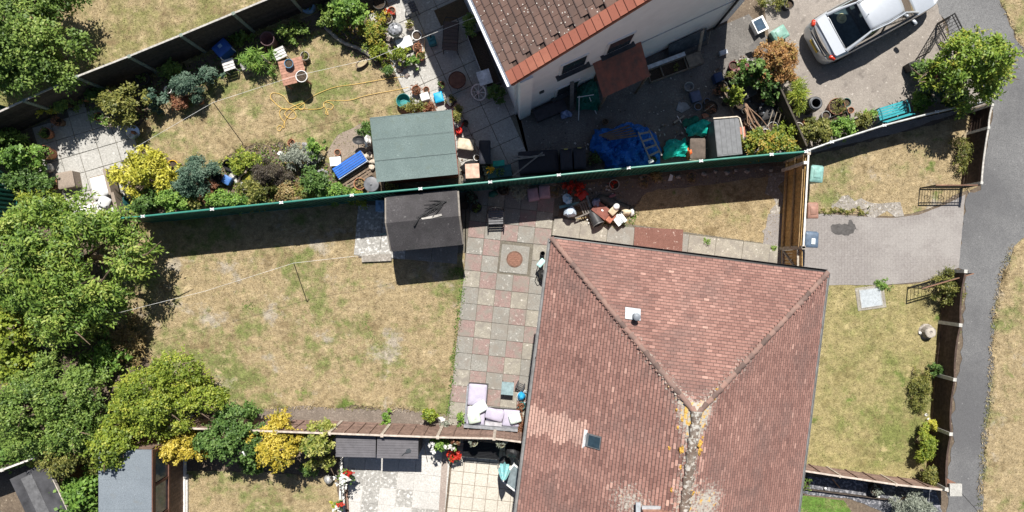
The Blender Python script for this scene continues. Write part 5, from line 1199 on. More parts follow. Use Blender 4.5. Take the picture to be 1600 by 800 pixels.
def boxbin(name, label, cat, corners, h, mat, lidmat=None, lid=.06, taper=.9, tiltx=0):
    """corners: lid corners in photo pixels, clockwise from one end"""
    P4 = [W(x,y,h) for x, y in corners]; c = sum(P4, Vector())/4; a = ang(P4[0],P4[1]); wd = ((P4[1]-P4[0]).length+(P4[2]-P4[3]).length)/2; ln = ((P4[3]-P4[0]).length+(P4[2]-P4[1]).length)/2
    t = thing(name, label, cat, (c.x,c.y,0), a)
    q = MB(); z1 = h-lid; k = taper
    q.v = [(sx*wd/2*.96*f,sy*ln/2*.96*f,z) for z, f in ((0,k),(z1,1)) for sx, sy in ((-1,-1),(1,-1),(1,1),(-1,1))]
    q.f = [(3,2,1,0),(4,5,6,7)]+[(i,(i+1)%4,4+(i+1)%4,4+i) for i in range(4)]
    part('body', q, mat, t)
    if lid: part('lid', MB().cushion((0,0,h-lid*.5),(wd,ln,lid*1.5),0,.14,24,6), lidmat or mat, t, True)
    return t, wd, ln
def heap(name, label, cat, poly, h, mat, seed=0, ridge=.5, step=.042, smooth=True, zb=0.0, stiff=1.0):
    """crumpled sheet lying over lumpy things"""
    pts = [tuple(W(*p)[:2]) for p in poly]; cx_ = sum(p[0] for p in pts)/len(pts); cy_ = sum(p[1] for p in pts)/len(pts)
    x0 = min(p[0] for p in pts); x1 = max(p[0] for p in pts); y0 = min(p[1] for p in pts); y1 = max(p[1] for p in pts)
    nx, ny = int((x1-x0)/step)+1, int((y1-y0)/step)+1; idx = {}; q = MB()
    def dist(x, y):
        d = 9
        for i in range(len(pts)):
            a, b_ = Vector(pts[i]), Vector(pts[(i+1)%len(pts)]); ab = b_-a; t = max(0,min(1,(Vector((x,y))-a).dot(ab)/max(ab.dot(ab),1e-9))); d = min(d,(Vector((x,y))-a-ab*t).length)
        return d
    for i in range(nx+1):
        for j in range(ny+1):
            x = x0+i*step; y = y0+j*step; jx = mnoise.noise(Vector((x*6,y*6,seed)))*step*.8
            if inpoly(x,y,pts):
                e = min(1, dist(x,y)/.22); v = Vector((x*2.1,y*2.1,seed*3.7)); wv = v+Vector((mnoise.noise(v*1.3+Vector((9,0,0))),mnoise.noise(v*1.3+Vector((0,9,0))),0))*.6; rg = 1-abs(mnoise.noise(wv))*1.8; r2 = 1-abs(mnoise.noise(wv*2.8))*1.7; rg = .6*rg+.4*r2; r2 = 1-abs(mnoise.noise(wv*6))*1.6
                z = zb+.02+h*(e**.5)*(1-ridge+ridge*(.65*rg+.35*r2)) + .02*mnoise.noise(v*6)
                idx[i,j] = len(q.v); q.v.append((x+jx-cx_, y-jx-cy_, max(zb+.012,z)))
    for i in range(nx):
        for j in range(ny):
            k = [(i,j),(i+1,j),(i+1,j+1),(i,j+1)]
            k = [idx[c] for c in k if c in idx]
            if len(k) >= 3: q.f.append(tuple(k))
    o = solo(name, q, mat, label, cat, (cx_,cy_,0), smooth=False); 
    if smooth: o.data.polygons.foreach_set('use_smooth',[True]*len(o.data.polygons))
    md = o.modifiers.new('thickness','SOLIDIFY'); md.thickness = .008; md.offset = -1
    return o
def rod(name, label, cat, a, b, r, mat, n=6):
    A, B = Vector(a), Vector(b); q = MB().tube([(0,0,0),B-A],r,n); return solo(name, q, mat, label, cat, A, smooth=True)
def stones(label, pts, mat=greyst, name='stone', group=None):
    for i, (x,y,r) in enumerate(pts):
        c = W(x,y,.06); solo(name, MB().blob((0,0,r*GS*.45),(r*GS,r*GS*.8,r*GS*.6),9,.3,int(x+y)), mat, label, 'stone', (c.x,c.y,0), group=group, smooth=True)
def plank(label, a, b, wd=.12, th=.03, mat=oldw, name='plank'):
    A, B = Vector(a), Vector(b); q = MB().bar((0,0,0),B-A,wd,th); return solo(name, q, mat, label, 'plank', A)

# ---- small slab patio, upper left
t, wd, ln = boxbin('wicker_table', 'taupe wicker cube table on the small slab patio', 'table', [(86,271),(112,266),(117,291),(91,296)], .48, wicker, wicker, .04, 1.0)
# white cushioned wicker corner sofa
c = W(164,306,.4); A_ = R(14); t = thing('corner_sofa', 'white cushioned wicker corner sofa half under the big tree', 'sofa', (c.x,c.y,0), A_)
q = MB(); q.box((-.05,.32,.17),(.72,.95,.34)); q.box((-.55,-.45,.17),(1.9,.70,.34)); part('base', q, wicker, t)
q = MB(); q.box((.46,-.42,.45),(.12,.80,.55)); q.box((-.4,-.86,.45),(1.8,.12,.55)); q.box((.37,.40,.45),(.10,.95,.5)); part('backrest', q, wicker, t)
for cx_, cy_, sx, sy in ((-.22,.34,.36,.82),(.12,.34,.36,.82),(-.15,-.44,.68,.62),(-.88,-.44,.74,.62)): part('seat_cushion', MB().cushion((cx_,cy_,.40),(sx,sy,.16),0,.2), whitec, t, True)
for cx_, cy_, a in ((.10,.15,.3),(.02,-.25,-.7)): part('pillow', MB().cushion((cx_,cy_,.56),(.44,.42,.18),a,.35), M('grey_white_pillow',(.60,.60,.61),.95), t, True)
pot('tall terracotta pot with bright green plant leaning over the slabs', 68,238,11,.48,terra,'fresh',12,.22)
pot('terracotta pot with succulent rosette next to the wicker cube', 79,287,10,.34,terra,'fresh',7,.12)
pot('terracotta pot of dark leaves on the shaded slabs by the timber fence', 70,208,9,.32,terra,'dark',9,.2)
pot('small clay pot hidden among the vine leaves', 38,228,8,.3,terra,'mid',6,.1)
c = W(72,262,.3); t = thing('globe_ornament', 'silver globe ornament beside the tall terracotta pot', 'ornament', (c.x,c.y,0)); part('globe', MB().blob((0,0,.22),(.2,.2,.2),14,.06,3), M('mottled_silver',(.5,.49,.47),.4,.4,var=.3,scale=14), t, True); part('foot', MB().lathe([(.12,0),(.10,.05)],14), greyst, t)
pot('white and terracotta pot with green fern on the slab corner', 166,190,8,.36,M('cream_pot',(.62,.52,.45),.7),'fresh',7,.2)
pot('clay pot with ferny plant next to the cream pot', 153,182,7,.3,terra,'fresh',13,.25)
c = W(208,207,.25); t = thing('bird_bath', 'round silver dish with a small ornament at the patio corner', 'bird bath', (c.x,c.y,0)); part('stem', MB().lathe([(.12,0),(.05,.05),(.05,.2)],12), steelm, t, True); part('dish', MB().lathe([(.001,.21),(.10,.2),(.24,.26),(.25,.27),(.22,.26),(.001,.225)],24), chrome, t, True); part('ornament', MB().blob((0,0,.28),.06,10,.2,2), terra, t, True)
pot('black plastic pot beside the bright yellow green shrub', 235,252,9,.26,blackpl,None,name='bucket',cat='bucket',fill=False)
t = pot('yellow bucket with a rubber insert near the dense blue green bush', 269,259,9,.28,M('yellow_plastic',(.75,.45,.02),.4),None,name='bucket',cat='bucket',fill=True)
solo('teal_sack', MB().blob((0,0,.16),(.16,.35,.2),12,.3,4), M('dark_teal_sack',(.02,.10,.10),.7), 'dark teal sack behind the white sofa by the steel fence', 'sack', W(197,322), smooth=True)
# ---- washing lines
def cordline(label, pts, r=.0045):
    return solo('washing_line', MB().tube([Vector(p)-Vector(pts[0]) for p in pts], r, 5), M('white_cord',(.72,.71,.68),.8), label, 'washing line', pts[0])
cordline('white washing line across the upper lawn and patio', [W(195,240,1.95),W(333,160,2.0),W(460,119,1.98),W(580,92,1.97),W(672,54,2.02),W(742,27,2.1)], .005)
rod('line_post', 'dark metal post holding the upper washing line by the small patio', 'post', W(199,236,0), W(195,240,1.98), .025, M('dark_metal',(.07,.07,.075),.5))
rod('clothes_prop', 'dark thin clothes prop standing on the upper lawn', 'prop', W(380,225,0), W(333,160,2.0), .016, M('dark_metal'))
cordline('white washing line over the main lawn to the charcoal shed', [W(48,523,1.9),W(180,490,1.93),W(320,455,1.9),W(459,411,1.98),W(575,398,1.75),W(604,392,1.72)])
rod('clothes_prop', 'dark thin clothes prop standing on the main lawn', 'prop', W(480,472,0), W(459,411,1.98), .016, M('dark_metal'))
solo('leaning_pole', MB().tube([(0,0,0),W(30,478,1.4)-W(51,552),W(9,409,2.7)-W(51,552)],[.06,.055,.05],8), M('bleached_pole',(.50,.48,.45),.9,var=.2), 'bleached wooden pole leaning out of the yellow green climber', 'pole', W(51,552), smooth=True)
solo('compost_bin', MB().lathe([(.26,0),(.22,.6),(.16,.66),(.001,.67)],16), M('grey_bin',(.17,.17,.17),.6), 'dark round compost bin under the washing line by the trees', 'bin', W(92,534), smooth=True)
# ---- upper lawn furniture
h = .70; P4 = [W(*p,h) for p in ((434,97),(471,88),(480,124),(443,135))]; c = sum(P4,Vector())/4; a = ang(P4[0],P4[1]); wd = (P4[1]-P4[0]).length; ln = (P4[3]-P4[0]).length
t = thing('patio_table', 'square red brown slatted wooden table on the upper lawn', 'table', (c.x,c.y,0), a); tw = M('redwood', (.36,.19,.135), .8, var=.2, scale=12, island=.15)
for k in range(9): part('slat', MB().box((0,-ln/2+(k+.5)*ln/9,h-.012),(wd,ln/9-.008,.024)), tw, t)
[part('leg', MB().box((sx*(wd/2-.07),sy*(ln/2-.07),h/2-.02),(.05,.05,h-.04)), tw, t) for sx in (-1,1) for sy in (-1,1)]
part('apron', MB().box((0,0,h-.05),(wd-.1,ln-.1,.04)), tw, t)
pot('blue and white bowl planter on the wooden table', 451,99,7,.18,M('blue_glaze',(.10,.22,.34),.3),None,z0=.70,name='bowl',cat='bowl'); pot('white rimmed bowl of dry soil on the wooden table corner', 471,119,9,.16,whitepl,None,z0=.70,name='bowl',cat='bowl')
def slatchair(label, px, py, rz, mat, s=.36, h=.42, back=False):
    c = W(px,py,h); t = thing('garden_chair', label, 'chair', (c.x,c.y,0), rz)
    for k in range(4): part('slat', MB().box((0,-s/2+(k+.5)*s/4,h),(s,s/4-.02,.022)), mat, t)
    for sx in (-1,1):
        for sy in (-1,1): part('leg', MB().box((sx*(s/2-.02),sy*(s/2-.02),h/2),(.03,.03,h)), mat, t)
    if back:
        for k in range(4): part('back_slat', MB().box((-s/2+(k+.5)*s/4,s/2+.02,h+.25),(s/4-.02,.02,.45)), mat, t)
    return t
slatchair('pale grey slatted stool between wicker bin and wooden table', 437,83, R(25), M('pale_grey_timber',(.52,.51,.5),.8), .42); slatchair('pale grey slatted stool in front of the blue lidded crate', 357,101, R(18), M('pale_grey_timber'), .42)
solo('planter_trough', MB().box((0,0,.2),(.9,.26,.4)), M('weathered_trough',(.26,.25,.24),.8), 'grey timber trough holding the strap leaved plant', 'planter', W(398,100,.2).xy.to_3d(), R(22))
pot('tall plum coloured wicker bin by the timber fence', 417,60,11,.62,purpb,None,name='wicker_bin',cat='bin',fill=False); pot('small clay pot in front of the plum wicker bin', 420,76,6.5,.25,terra,None)
pot('mossy stone pot beside the wooden table', 476,87,7,.25,greyst,'olive',5,.1); pot('clay pot tucked under the strap leaved plant', 394,104,6,.2,terra,None)
t, wd, ln = boxbin('lidded_crate', 'bright blue lidded crate with grey handles below the timber fence', 'crate', [(329,75),(348,58),(362,72),(343,90)], .55, blueb, blueb, .07)
part('label_plate', MB().box((0,.05,.575),(.14,.12,.006)), M('pale_blue_label',(.3,.45,.65),.5), t); [part('handle', MB().tube([(s*wd*.45,-ln*.5,.5),(s*wd*.45,-ln*.7,.55),(s*wd*.45,-ln*.7,.3)],.015,6), whitepl, t, True) for s in (-1,1)]
pot('round dark planter in the border shade behind the small patio shrub', 222,122,11,.3,M('dark_glaze',(.06,.06,.065),.4),'dark',7,.1)
t = thing('tyre_planter', 'blue ring planter in the fence corner by the fresh green shrub', 'planter', W(483,12)); part('ring', MB().lathe([(.17,.0),(.25,.02),(.27,.12),(.24,.2),(.19,.2),(.17,.12)],24), M('light_blue',(.20,.36,.52),.5), t, True); foliage(t,.17,.05,.18,'dark')
rng2 = random.Random(8)
# log edging
LG = [(508,42),(518,52),(527,60),(538,67),(548,71),(560,75),(571,82),(580,88),(590,95)]
for i in range(len(LG)-1):
    A, B = W(*LG[i],.1), W(*LG[i+1],.1); solo('edging_log', MB().tube([(0,0,0),(B-A)*.5+Vector((0,0,.02)),(B-A)*.96],[.06,.075,.06],8), M('bleached_log',(.36,.33,.29),.9,var=.3,scale=10,bump=.5), 'bleached grey log in the curved edging of the flower bed', 'log', (A.x,A.y,.07), group='logs edging the flower bed', smooth=True)
t = thing('wooden_trough', 'small boat shaped wooden trough on the grass by the log edging', 'trough', W(567,100), R(35)); part('hull', MB().lathe([(.10,0),(.16,.16),(.14,.16),(.09,.05),(.001,.05)],16,sx=1.7,sy=.8), oldw, t, True); part('soil', MB().lathe([(.13,.10),(.13,.12),(.001,.13)],14,sx=1.65,sy=.75), M('straw_mulch',(.40,.33,.2),.95), t)
# yellow garden hose
HP = [(636,119),(600,124),(560,131),(525,136),(500,145),(484,154),(468,166),(455,176),(446,188),(440,201),(436,205),(433,200),(438,196),(444,200),(445,192),(439,184),(437,176),(441,170),(450,170),(459,174),(463,181),(458,186),(449,184),(445,177),(452,170),(464,164),(474,161),(476,168),(470,172),(465,167),(452,161),(444,151),(434,146),(425,146),(423,153),(430,161),(438,168),(447,171),(470,170),(490,171),(505,168),(507,160),(515,161),(521,165),(518,171),(512,170),(509,177),(513,179),(509,170),(506,162),(515,157),(545,157),(570,150),(600,144),(628,139),(640,136)]
pts = []; hp = [W(x,y,.02) for x, y in HP]
for i in range(len(hp)-1):
    p0, p1, p2, p3 = hp[max(i-1,0)], hp[i], hp[i+1], hp[min(i+2,len(hp)-1)]
    for s in range(4):
        u = s/4; pts.append(.5*((2*p1)+(p2-p0)*u+(2*p0-5*p1+4*p2-p3)*u*u+(3*p1-p0-3*p2+p3)*u**3) + Vector((0,0,.012*(1+math.sin(i*2.1)))))
solo('garden_hose', MB().tube([p-pts[0] for p in pts],.010,6), M('yellow_hose',(.70,.47,.13),.5), 'long yellow garden hose looped over the upper lawn', 'hose', pts[0], smooth=True)
# ---- upper patio
t = thing('kettle_barbecue', 'black kettle barbecue with white topped lid on the sunny patio slabs', 'barbecue', W(622,55)); part('bowl', MB().lathe([(.05,.3),(.2,.4),(.26,.55),(.27,.56),(.001,.56)],20), blackpl, t, True); part('lid', MB().lathe([(.27,.565),(.22,.68),(.1,.74),(.001,.75)],20), M('speckled_lid',(.30,.31,.33),.25,.2,var=.8,scale=9), t, True)
for k in range(3): a = k*2.1; part('leg', MB().tube([(math.cos(a)*.12,math.sin(a)*.12,.4),(math.cos(a)*.25,math.sin(a)*.25,0)],.014,6), steelm, t)
t, wd, ln = boxbin('plastic_crate', 'clear white plastic crate beside the kettle barbecue', 'crate', [(617,64),(639,55),(646,69),(624,79)], .3, M('milky_plastic',(.66,.68,.70),.3), None, 0, .92); part('rim', MB().box((0,0,.30),(wd,ln,.02)), M('milky_plastic'), t)
for x, y, r, lab, m_, k_ in ((651,55,7.5,'white rimmed pot of pebbles beside the teal can',whitepl,None),(652,74,7,'clay pot nearest the white rimmed pot on the upper patio',terra,'rust'),(657,87,7,'clay pot at the edge of the shadow on the upper patio',terra,'olive'),(604,28,9,'stone pot with yellowing bush by the patio rockery',greyst,'gold'),(592,4,10,'dark kettle shaped pot at the patio rockery end',blackpl,None)):
    pot(lab,x,y,r,.28,m_,k_,r*.9 if k_ else None,.2)
t, wd, ln = boxbin('plastic_can', 'teal plastic fuel can on the edge of the house shadow', 'can', [(666,58),(678,54),(683,67),(671,71)], .34, M('teal_plastic',(.03,.17,.20),.4), None, .06); part('handle', MB().tube([(-.1,0,.36),(-.06,0,.42),(.06,0,.42),(.1,0,.36)],.018,6), M('teal_plastic'), t, True); part('cap', MB().lathe([(.03,.36),(.03,.42),(.001,.42)],10,(.0,.12,0)), blackpl, t)
solo('branch_prop', MB().tube([(0,0,0),(.12,-.05,.05),(.15,.4,.06),(.02,.75,.05)],.03,7), M('pale_branch',(.55,.43,.28),.8), 'pale curved branch lying beside the teal can', 'branch', W(658,80,.02), smooth=True)
rockp = [(600,30,5),(603,38,5),(606,46,5),(600,55,6),(607,62,6),(612,72,6),(618,80,5),(613,88,5),(622,98,5),(630,104,5),(624,110,5),(636,118,4),(597,44,4),(626,62,4)]
stones('rounded grey brown stone in the rockery edging of the upper patio', rockp, M('rock_brown',(.25,.21,.19),.9,var=.3,scale=14,bump=.5), 'rock', 'rockery stones by the upper patio')
h = .42; c = W(704,56,h); t = thing('rattan_bench', 'dark brown rattan lounger in the shade of the white house', 'lounger', (c.x,c.y,0), R(-3)); dkr = M('dark_rattan',(.10,.075,.068),.8,var=.2,scale=40,bump=.5,bscale=80)
for k in range(8): part('slat', MB().box((0,-.46+k*.13,h),(.52,.12,.03)), dkr, t)
[part('leg', MB().tube([(sx*.24,sy*.42,h),(sx*.27,sy*.55,0)],.015,6), blackp, t) for sx in (-1,1) for sy in (-1,1)]; part('frame', MB().tube([(-.27,-.5,h),(-.27,.5,h),(-.2,.62,h+.1),(.2,.62,h+.1),(.27,.5,h),(.27,-.5,h)],.016,6), blackp, t, True)
q = MB().box((0,0,.006),(1.15,.62,.012)); solo('door_mat', q, M('brown_mat',(.105,.075,.045),.95,var=.2,scale=30), 'brown rectangular mat on the shaded patio slabs', 'mat', W(706,19,0)+Vector((0,0,.034)), R(24.5))
t = thing('fire_pit', 'round rusty fire pit standing on the shaded patio', 'fire pit', W(716,130)); part('bowl', MB().lathe([(.08,.2),(.24,.3),(.31,.42),(.32,.42),(.28,.36),(.001,.28)],24), M('rust_dark',(.12,.06,.045),.85,var=.3,scale=14), t, True); part('grill', MB().lathe([(.001,.405),(.29,.405),(.29,.415),(.001,.415)],24), M('rust_grill',(.15,.075,.055),.85), t)
for k in range(3): a = k*2.1+.4; part('leg', MB().tube([(math.cos(a)*.15,math.sin(a)*.15,.28),(math.cos(a)*.22,math.sin(a)*.22,0.02)],.014,6), blackp, t)
A, B = W(741,52,.4), W(772,132,.4); c = (A+B)/2; L = (B-A).length; t = thing('raised_trough', 'long dark raised trough beside the white house wall', 'planter', (c.x,c.y,0), ang(A,B))
q = MB(); [q.box((0,s*.26,.2),(L,.03,.4)) for s in (-1,1)]; [q.box((s*L/2,0,.2),(.03,.55,.4)) for s in (-1,1)]; part('sides', q, M('trough_board',(.10,.09,.08),.9), t); part('soil', MB().box((0,0,.15),(L-.04,.5,.3)), compost, t); part('edge_rail', MB().box((0,-.275,.41),(L,.025,.03)), M('pale_edge',(.42,.42,.42),.7), t)
t = thing('white_board', 'white marbled board lying over the end of the raised trough', 'board', W(757,121,.5), R(18)); part('slab_top', MB().box((0,0,0),(.48,.52,.03)), M('marble_white',(.68,.70,.74),.4,var=.25,scale=3), t); part('batten', MB().box((0,0,-.03),(.4,.05,.03)), oldw, t)
t = thing('wagon_wheel', 'pale wagon wheel leaning by the raised trough', 'wheel', W(748,144,.30)); rot = Matrix.Rotation(R(28),3,'X') @ Matrix.Rotation(R(-22),3,'Y'); wm = M('wheel_paint',(.60,.59,.58),.6)
ri = MB().lathe([(.26,-.02),(.31,-.02),(.31,.02),(.26,.02),(.26,-.02)],28,mat=rot); part('rim', ri, wm, t, True); part('hub', MB().lathe([(.001,-.04),(.05,-.04),(.05,.04),(.001,.04)],12,mat=rot), wm, t)
for k in range(8): a = k*math.pi/4; part('spoke', MB().tube([rot @ Vector((math.cos(a)*.04,math.sin(a)*.04,0)), rot @ Vector((math.cos(a)*.27,math.sin(a)*.27,0))],.014,6), wm, t)
slatchair('small metal chair at the far edge of the upper patio', 642,12, R(24), M('dark_metal'), .4, .42)
pot('teal garden tub on the grass by the red shed', 630,157,11,.30,M('teal_tub',(.02,.20,.20),.45),None,name='garden_tub',cat='tub',fill=False)
boxbin('white_box', 'small white box beside the teal tub and red shed', 'box', [(655,147),(668,143),(672,154),(659,158)], .25, whitepl, whitepl, .03, 1)
boxbin('blue_tray', 'bright cyan tray on the patio edge near the red shed', 'tray', [(676,146),(690,142),(694,157),(681,161)], .22, M('cyan_plastic',(.02,.34,.58),.4), M('cyan_plastic'), .04)
t, wd, ln = boxbin('planter_box', 'dark square planter of mixed plants beside the cyan tray', 'planter', [(694,156),(704,146),(713,157),(703,167)], .28, blackpl, None, 0, .95); foliage(t,.16,.25,.18,'olive')
pot('pot of red leaved flowers at the upper end of the red shed', 650,140,7,.25,terra,'rust',8,.25)
t = thing('watering_can', 'red watering can beside the red shed wall', 'watering can', W(718,206), R(60)); part('body', MB().lathe([(.11,0),(.12,.24),(.09,.27),(.001,.27)],16), redp, t, True); part('spout', MB().tube([(.1,0,.08),(.25,0,.2),(.30,0,.27)],[.025,.02,.03],8), redp, t, True); part('handle', MB().tube([(-.1,0,.08),(-.2,0,.18),(-.1,0,.3),(.05,0,.3)],.015,6), redp, t, True)
# ---- corner behind the red shed
t = thing('sun_chair', 'beige canvas chair folded down beside the red shed', 'chair', W(729,232), R(-8)); part('seat', MB().cushion((0,.08,.42),(.60,.40,.09),0,.2), M('beige_canvas',(.56,.48,.37),.95), t, True); part('frame', MB().tube([(-.3,-.4,.3),(-.3,.3,.4),(.3,.3,.4),(.3,-.4,.3)],.016,6), blackp, t, True); [part('leg', MB().tube([(s*.3,-.3,.32),(s*.26,.1,0)],.014,6), blackp, t) for s in (-1,1)]
c = W(738,267,.55); t = thing('pink_block', 'pinkish beige concrete block stack against the steel fence', 'block', (c.x,c.y,0), R(3)); part('slab_top', MB().box((0,0,.52),(.50,.52,.06)), M('pink_block',(.56,.38,.30),.85), t); part('block', MB().box((0,-.14,.25),(.44,.22,.48)), M('pink_block_side',(.50,.34,.27),.9), t); part('black_bag', MB().blob((-.05,.2,.2),(.33,.2,.22),12,.3,9), M('black_bag',(.02,.02,.022),.5), t, True)
heap('rubbish_bags','crumpled dark bags heaped around the pinkish block','bags',[(722,258),(752,254),(760,282),(724,288)],.3,M('dark_bag',(.05,.05,.055),.45),3)
boxbin('wheelie_bin', 'black wheelie bin standing on the slabs near the beige chair', 'bin', [(747,219),(766,219),(767,255),(750,257)], .95, M('navy_black',(.022,.024,.034),.5), M('navy_black'), .06, .85)
t, wd, ln = boxbin('teal_trough', 'dark teal trough with teal lid and leafy plants against the fence', 'trough', [(761,260),(799,256),(801,275),(761,279)], .55, M('dark_teal',(.015,.085,.10),.5), None, 0, .98); part('lid', MB().box((.0,.28,.58),(.42,.2,.04)), M('sea_green',(.01,.30,.24),.5), t); foliage(t,.16,.5,.22,'mid',seed=2); 
t = pot('pot of orange yellow flowers by the dark teal trough',766,264,7,.5,blackpl,'fresh',6,.2,flowers=None); link('flowers', crown_mesh('flowers',[((0,-.05,.72),(.10,.10,.08))],90,.06,.05,.03,5,.7,0,4), leafmat('leaf_orange',[(.6,.30,.01),(.72,.40,.02),(.75,.5,.04)]), t)
for i, (a, b_, lab) in enumerate((((799,244,.75),(838,246,.75),'pale plank lying across the black panels by the fence'),((800,250,.78),(851,242,.80),'brown plank crossing over the pale plank and black chest'),((801,275,.62),(848,238,.84),'grey tube lying diagonally on the black panels by the fence'))):
    plank(lab, W(*a), W(*b_), .06 if i < 2 else .05, .035, M('grey_plank',(.24,.22,.20),.9,var=.2), 'plank')
boxbin('storage_chest', 'large flat black plastic storage chest behind the steel fence', 'chest', [(808,237),(872,233),(874,268),(812,272)], .70, M('blue_black',(.014,.015,.024),.5), M('blue_black'), .05, .98)
for i, (x, lab) in enumerate(((885,'black wheelie bin with yellow tab beside the large black panel'),(906,'black wheelie bin with yellow tab next to the leafy tub and blue tarpaulin'))):
    t, wd, ln = boxbin('wheelie_bin', lab, 'bin', [(x-10,233-i*2),(x+9,232-i*2),(x+10,265-i*2),(x-9,267-i*2)], 1.0, M('navy_black'), M('navy_black'), .06, .85); part('tab', MB().box((0,ln*.48,1.03),(.14,.03,.03)), M('tab_yellow',(.5,.42,.12),.6), t)
pot('tub of dark green leaves between black bin and blue tarpaulin', 929,248,9,.5,blackpl,'mid',10,.25)
# ---- heap under tarpaulins
tarpb = M('blue_tarpaulin',(.02,.15,.52),.38,var=.18,scale=3,bump=.3,bscale=12); tarpt = M('teal_tarpaulin',(.015,.42,.34),.4,var=.15,scale=5,bump=.3,bscale=14); tarpg = M('green_tarpaulin',(.012,.13,.095),.45,var=.2,scale=5)
heap('tarpaulin','crumpled blue tarpaulin heap behind the green steel fence','tarpaulin',[(917,226),(928,202),(955,200),(980,190),(1010,198),(1026,212),(1034,235),(1030,262),(985,268),(945,268),(938,250),(920,238)],.62,tarpb,2,.85,.085,False)
A, B = W(997,206,.98), W(1017,252,1.0); A2, B2 = W(1014,203,.98), W(1034,243,.98); t = thing('ladder', 'old pale stepladder lying on the blue tarpaulin', 'ladder', A); lw = M('ladder_wood',(.27,.25,.24),.85,var=.2)
for p, q_ in ((A,B),(A2,B2)): part('rail', MB().bar(p-A,q_-A,.05,.04), lw, t)
for k in range(4): u = (k+.3)/4; part('rung', MB().bar(A.lerp(B,u)-A,A2.lerp(B2,u)-A,.07,.025), lw, t)
part('foot', MB().cushion(B-A,(.2,.12,.06),.4,.4), whitepl, t, True)
for k in range(5): plank('old brown batten in the bundle on the blue tarpaulin', W(936+k*4,216+k*1.5-4,.86), W(984+k*3,196+k*4,.92), .06, .03, M('brown_batten',(.13,.10,.085),.9,var=.2), 'batten')['group'] = 'battens on the blue tarpaulin'
heap('tarpaulin','sunlit turquoise tarpaulin bundle beside the blue heap','tarpaulin',[(1036,222),(1050,215),(1062,219),(1072,214),(1075,235),(1074,248),(1048,250),(1034,250),(1030,238)],.62,tarpt,5,.75,.085,False)
heap('tarpaulin','turquoise tarpaulin crumpled near the slate grey chest','tarpaulin',[(1066,205),(1080,190),(1096,186),(1110,190),(1112,205),(1104,214),(1075,218)],.42,tarpt,7,.8,.085,False)
heap('tarpaulin','dark green tarpaulin under the turquoise one','tarpaulin',[(1066,186),(1088,180),(1096,190),(1076,202),(1062,200)],.45,tarpg,9,.6,.085,False)
boxbin('brown_box', 'brown lidded box between turquoise tarpaulin and slate grey chest', 'box', [(1077,216),(1101,216),(1104,247),(1080,249)], .6, M('brown_crate',(.11,.085,.07),.8), None, .04)
solo('orange_bag', MB().blob((0,0,.3),(.09,.2,.3),12,.3,5), M('orange_bag',(.65,.14,.04),.5), 'orange bag beside the sunlit turquoise tarpaulin', 'bag', W(1076,240,.3).xy.to_3d(), smooth=True)
solo('cream_scrap', MB().prism([(-.22,-.1),(.2,-.12),(.24,.08),(0,.03),(-.2,.1)],0,.03), creamp, 'cream scrap board leaning on the green fence near the brown box', 'board', W(1087,246,.5))
heap('tarpaulin','dark green cover with white straps over furniture by the rusty canopy','tarpaulin',[(898,140),(926,124),(934,138),(938,168),(932,178),(905,180),(896,168)],.95,tarpg,11,.3,.085,False)
for a, b_, lab in (((905,150,1.02),(904,188,.1),'white strap hanging at the free corner of the dark green cover'),((921,152,1.02),(932,178,.2),'white strap on the dark green cover beside the canopy'),((902,152,1.0),(928,148,1.0),'white strap across the dark green cover')):
    plank(lab, W(*a), W(*b_), .03, .012, whitepl, 'strap')['category'] = 'strap'
# ---- yard bits
boxbin('low_box', 'dark low box lying at the foot of the white gable wall', 'box', [(833,172),(880,152),(887,170),(838,191)], .35, M('charcoal_box',(.06,.055,.062),.8), None, .04, .98)
solo('blue_bag', MB().blob((0,0,.14),(.2,.16,.16),12,.3,3), M('blue_white_bag',(.45,.52,.66),.5,var=.5,scale=9,col2=(.1,.16,.4)), 'small blue and white bag beside the low dark box', 'bag', W(883,180), smooth=True)
plank('upright grey board between the dark green cover and the wall window', W(893,170,.02), W(894,128,1.6), .14, .03, M('grey_board',(.20,.19,.18),.9), 'board')['category'] = 'board'
# cold frame along the wall
A, B = W(1012,122,.0), W(1094,92,.0); c = (A+B)/2; L = (B-A).length; t = thing('cold_frame', 'timber cold frame with white framed glazing against the gable wall', 'cold frame', (c.x,c.y,0), ang(A,B)); fw = M('frame_wood',(.24,.20,.16),.9,var=.2)
q = MB(); [q.box((0,s*.22,.12),(L,.03,.24)) for s in (-1,1)]; [q.box((x,0,.12),(.03,.44,.24)) for x in (-L/2,-L*.25,L*.2,L/2)]; part('box_sides', q, fw, t); part('soil', MB().box((0,0,.07),(L-.05,.42,.12)), compost, t)
part('sash', MB().bar((-L*.5,.30,.30),(L*.22,.30,.34),.14,.05), M('sash_white',(.66,.68,.70),.5), t); part('lid_board', MB().box((L*.36,0,.26),(L*.27,.42,.03)), fw, t); foliage(t,.13,.16,.12,'olive',seed=4)
solo('leaning_glazing', MB().bar((0,0,.05),(1.5,.0,.05),.02,.01).box((.75,.28,.36),(1.5,.02,.62),mat=Matrix.Rotation(R(-28),3,'X')), M('grubby_glass',(.10,.12,.14),.15,var=.3,scale=3), 'dark glass panel leaning on the gable wall behind the cold frame', 'glazing', W(1046,96), R(24.5))
plank('old plank leaning upright on the gable wall by the downpipe', W(1092,82,.02), W(1098,48,1.5), .14, .035, M('pale_old_plank',(.33,.28,.23),.9,var=.2)); plank('second thinner plank leaning on the gable wall by the downpipe', W(1106,68,.02), W(1110,50,1.1), .06, .03, M('pale_old_plank'))
pot('empty ring pot alone on the dark yard concrete', 1077,135,7.5,.26,M('grey_pot',(.30,.30,.30),.6),None,fill=False)
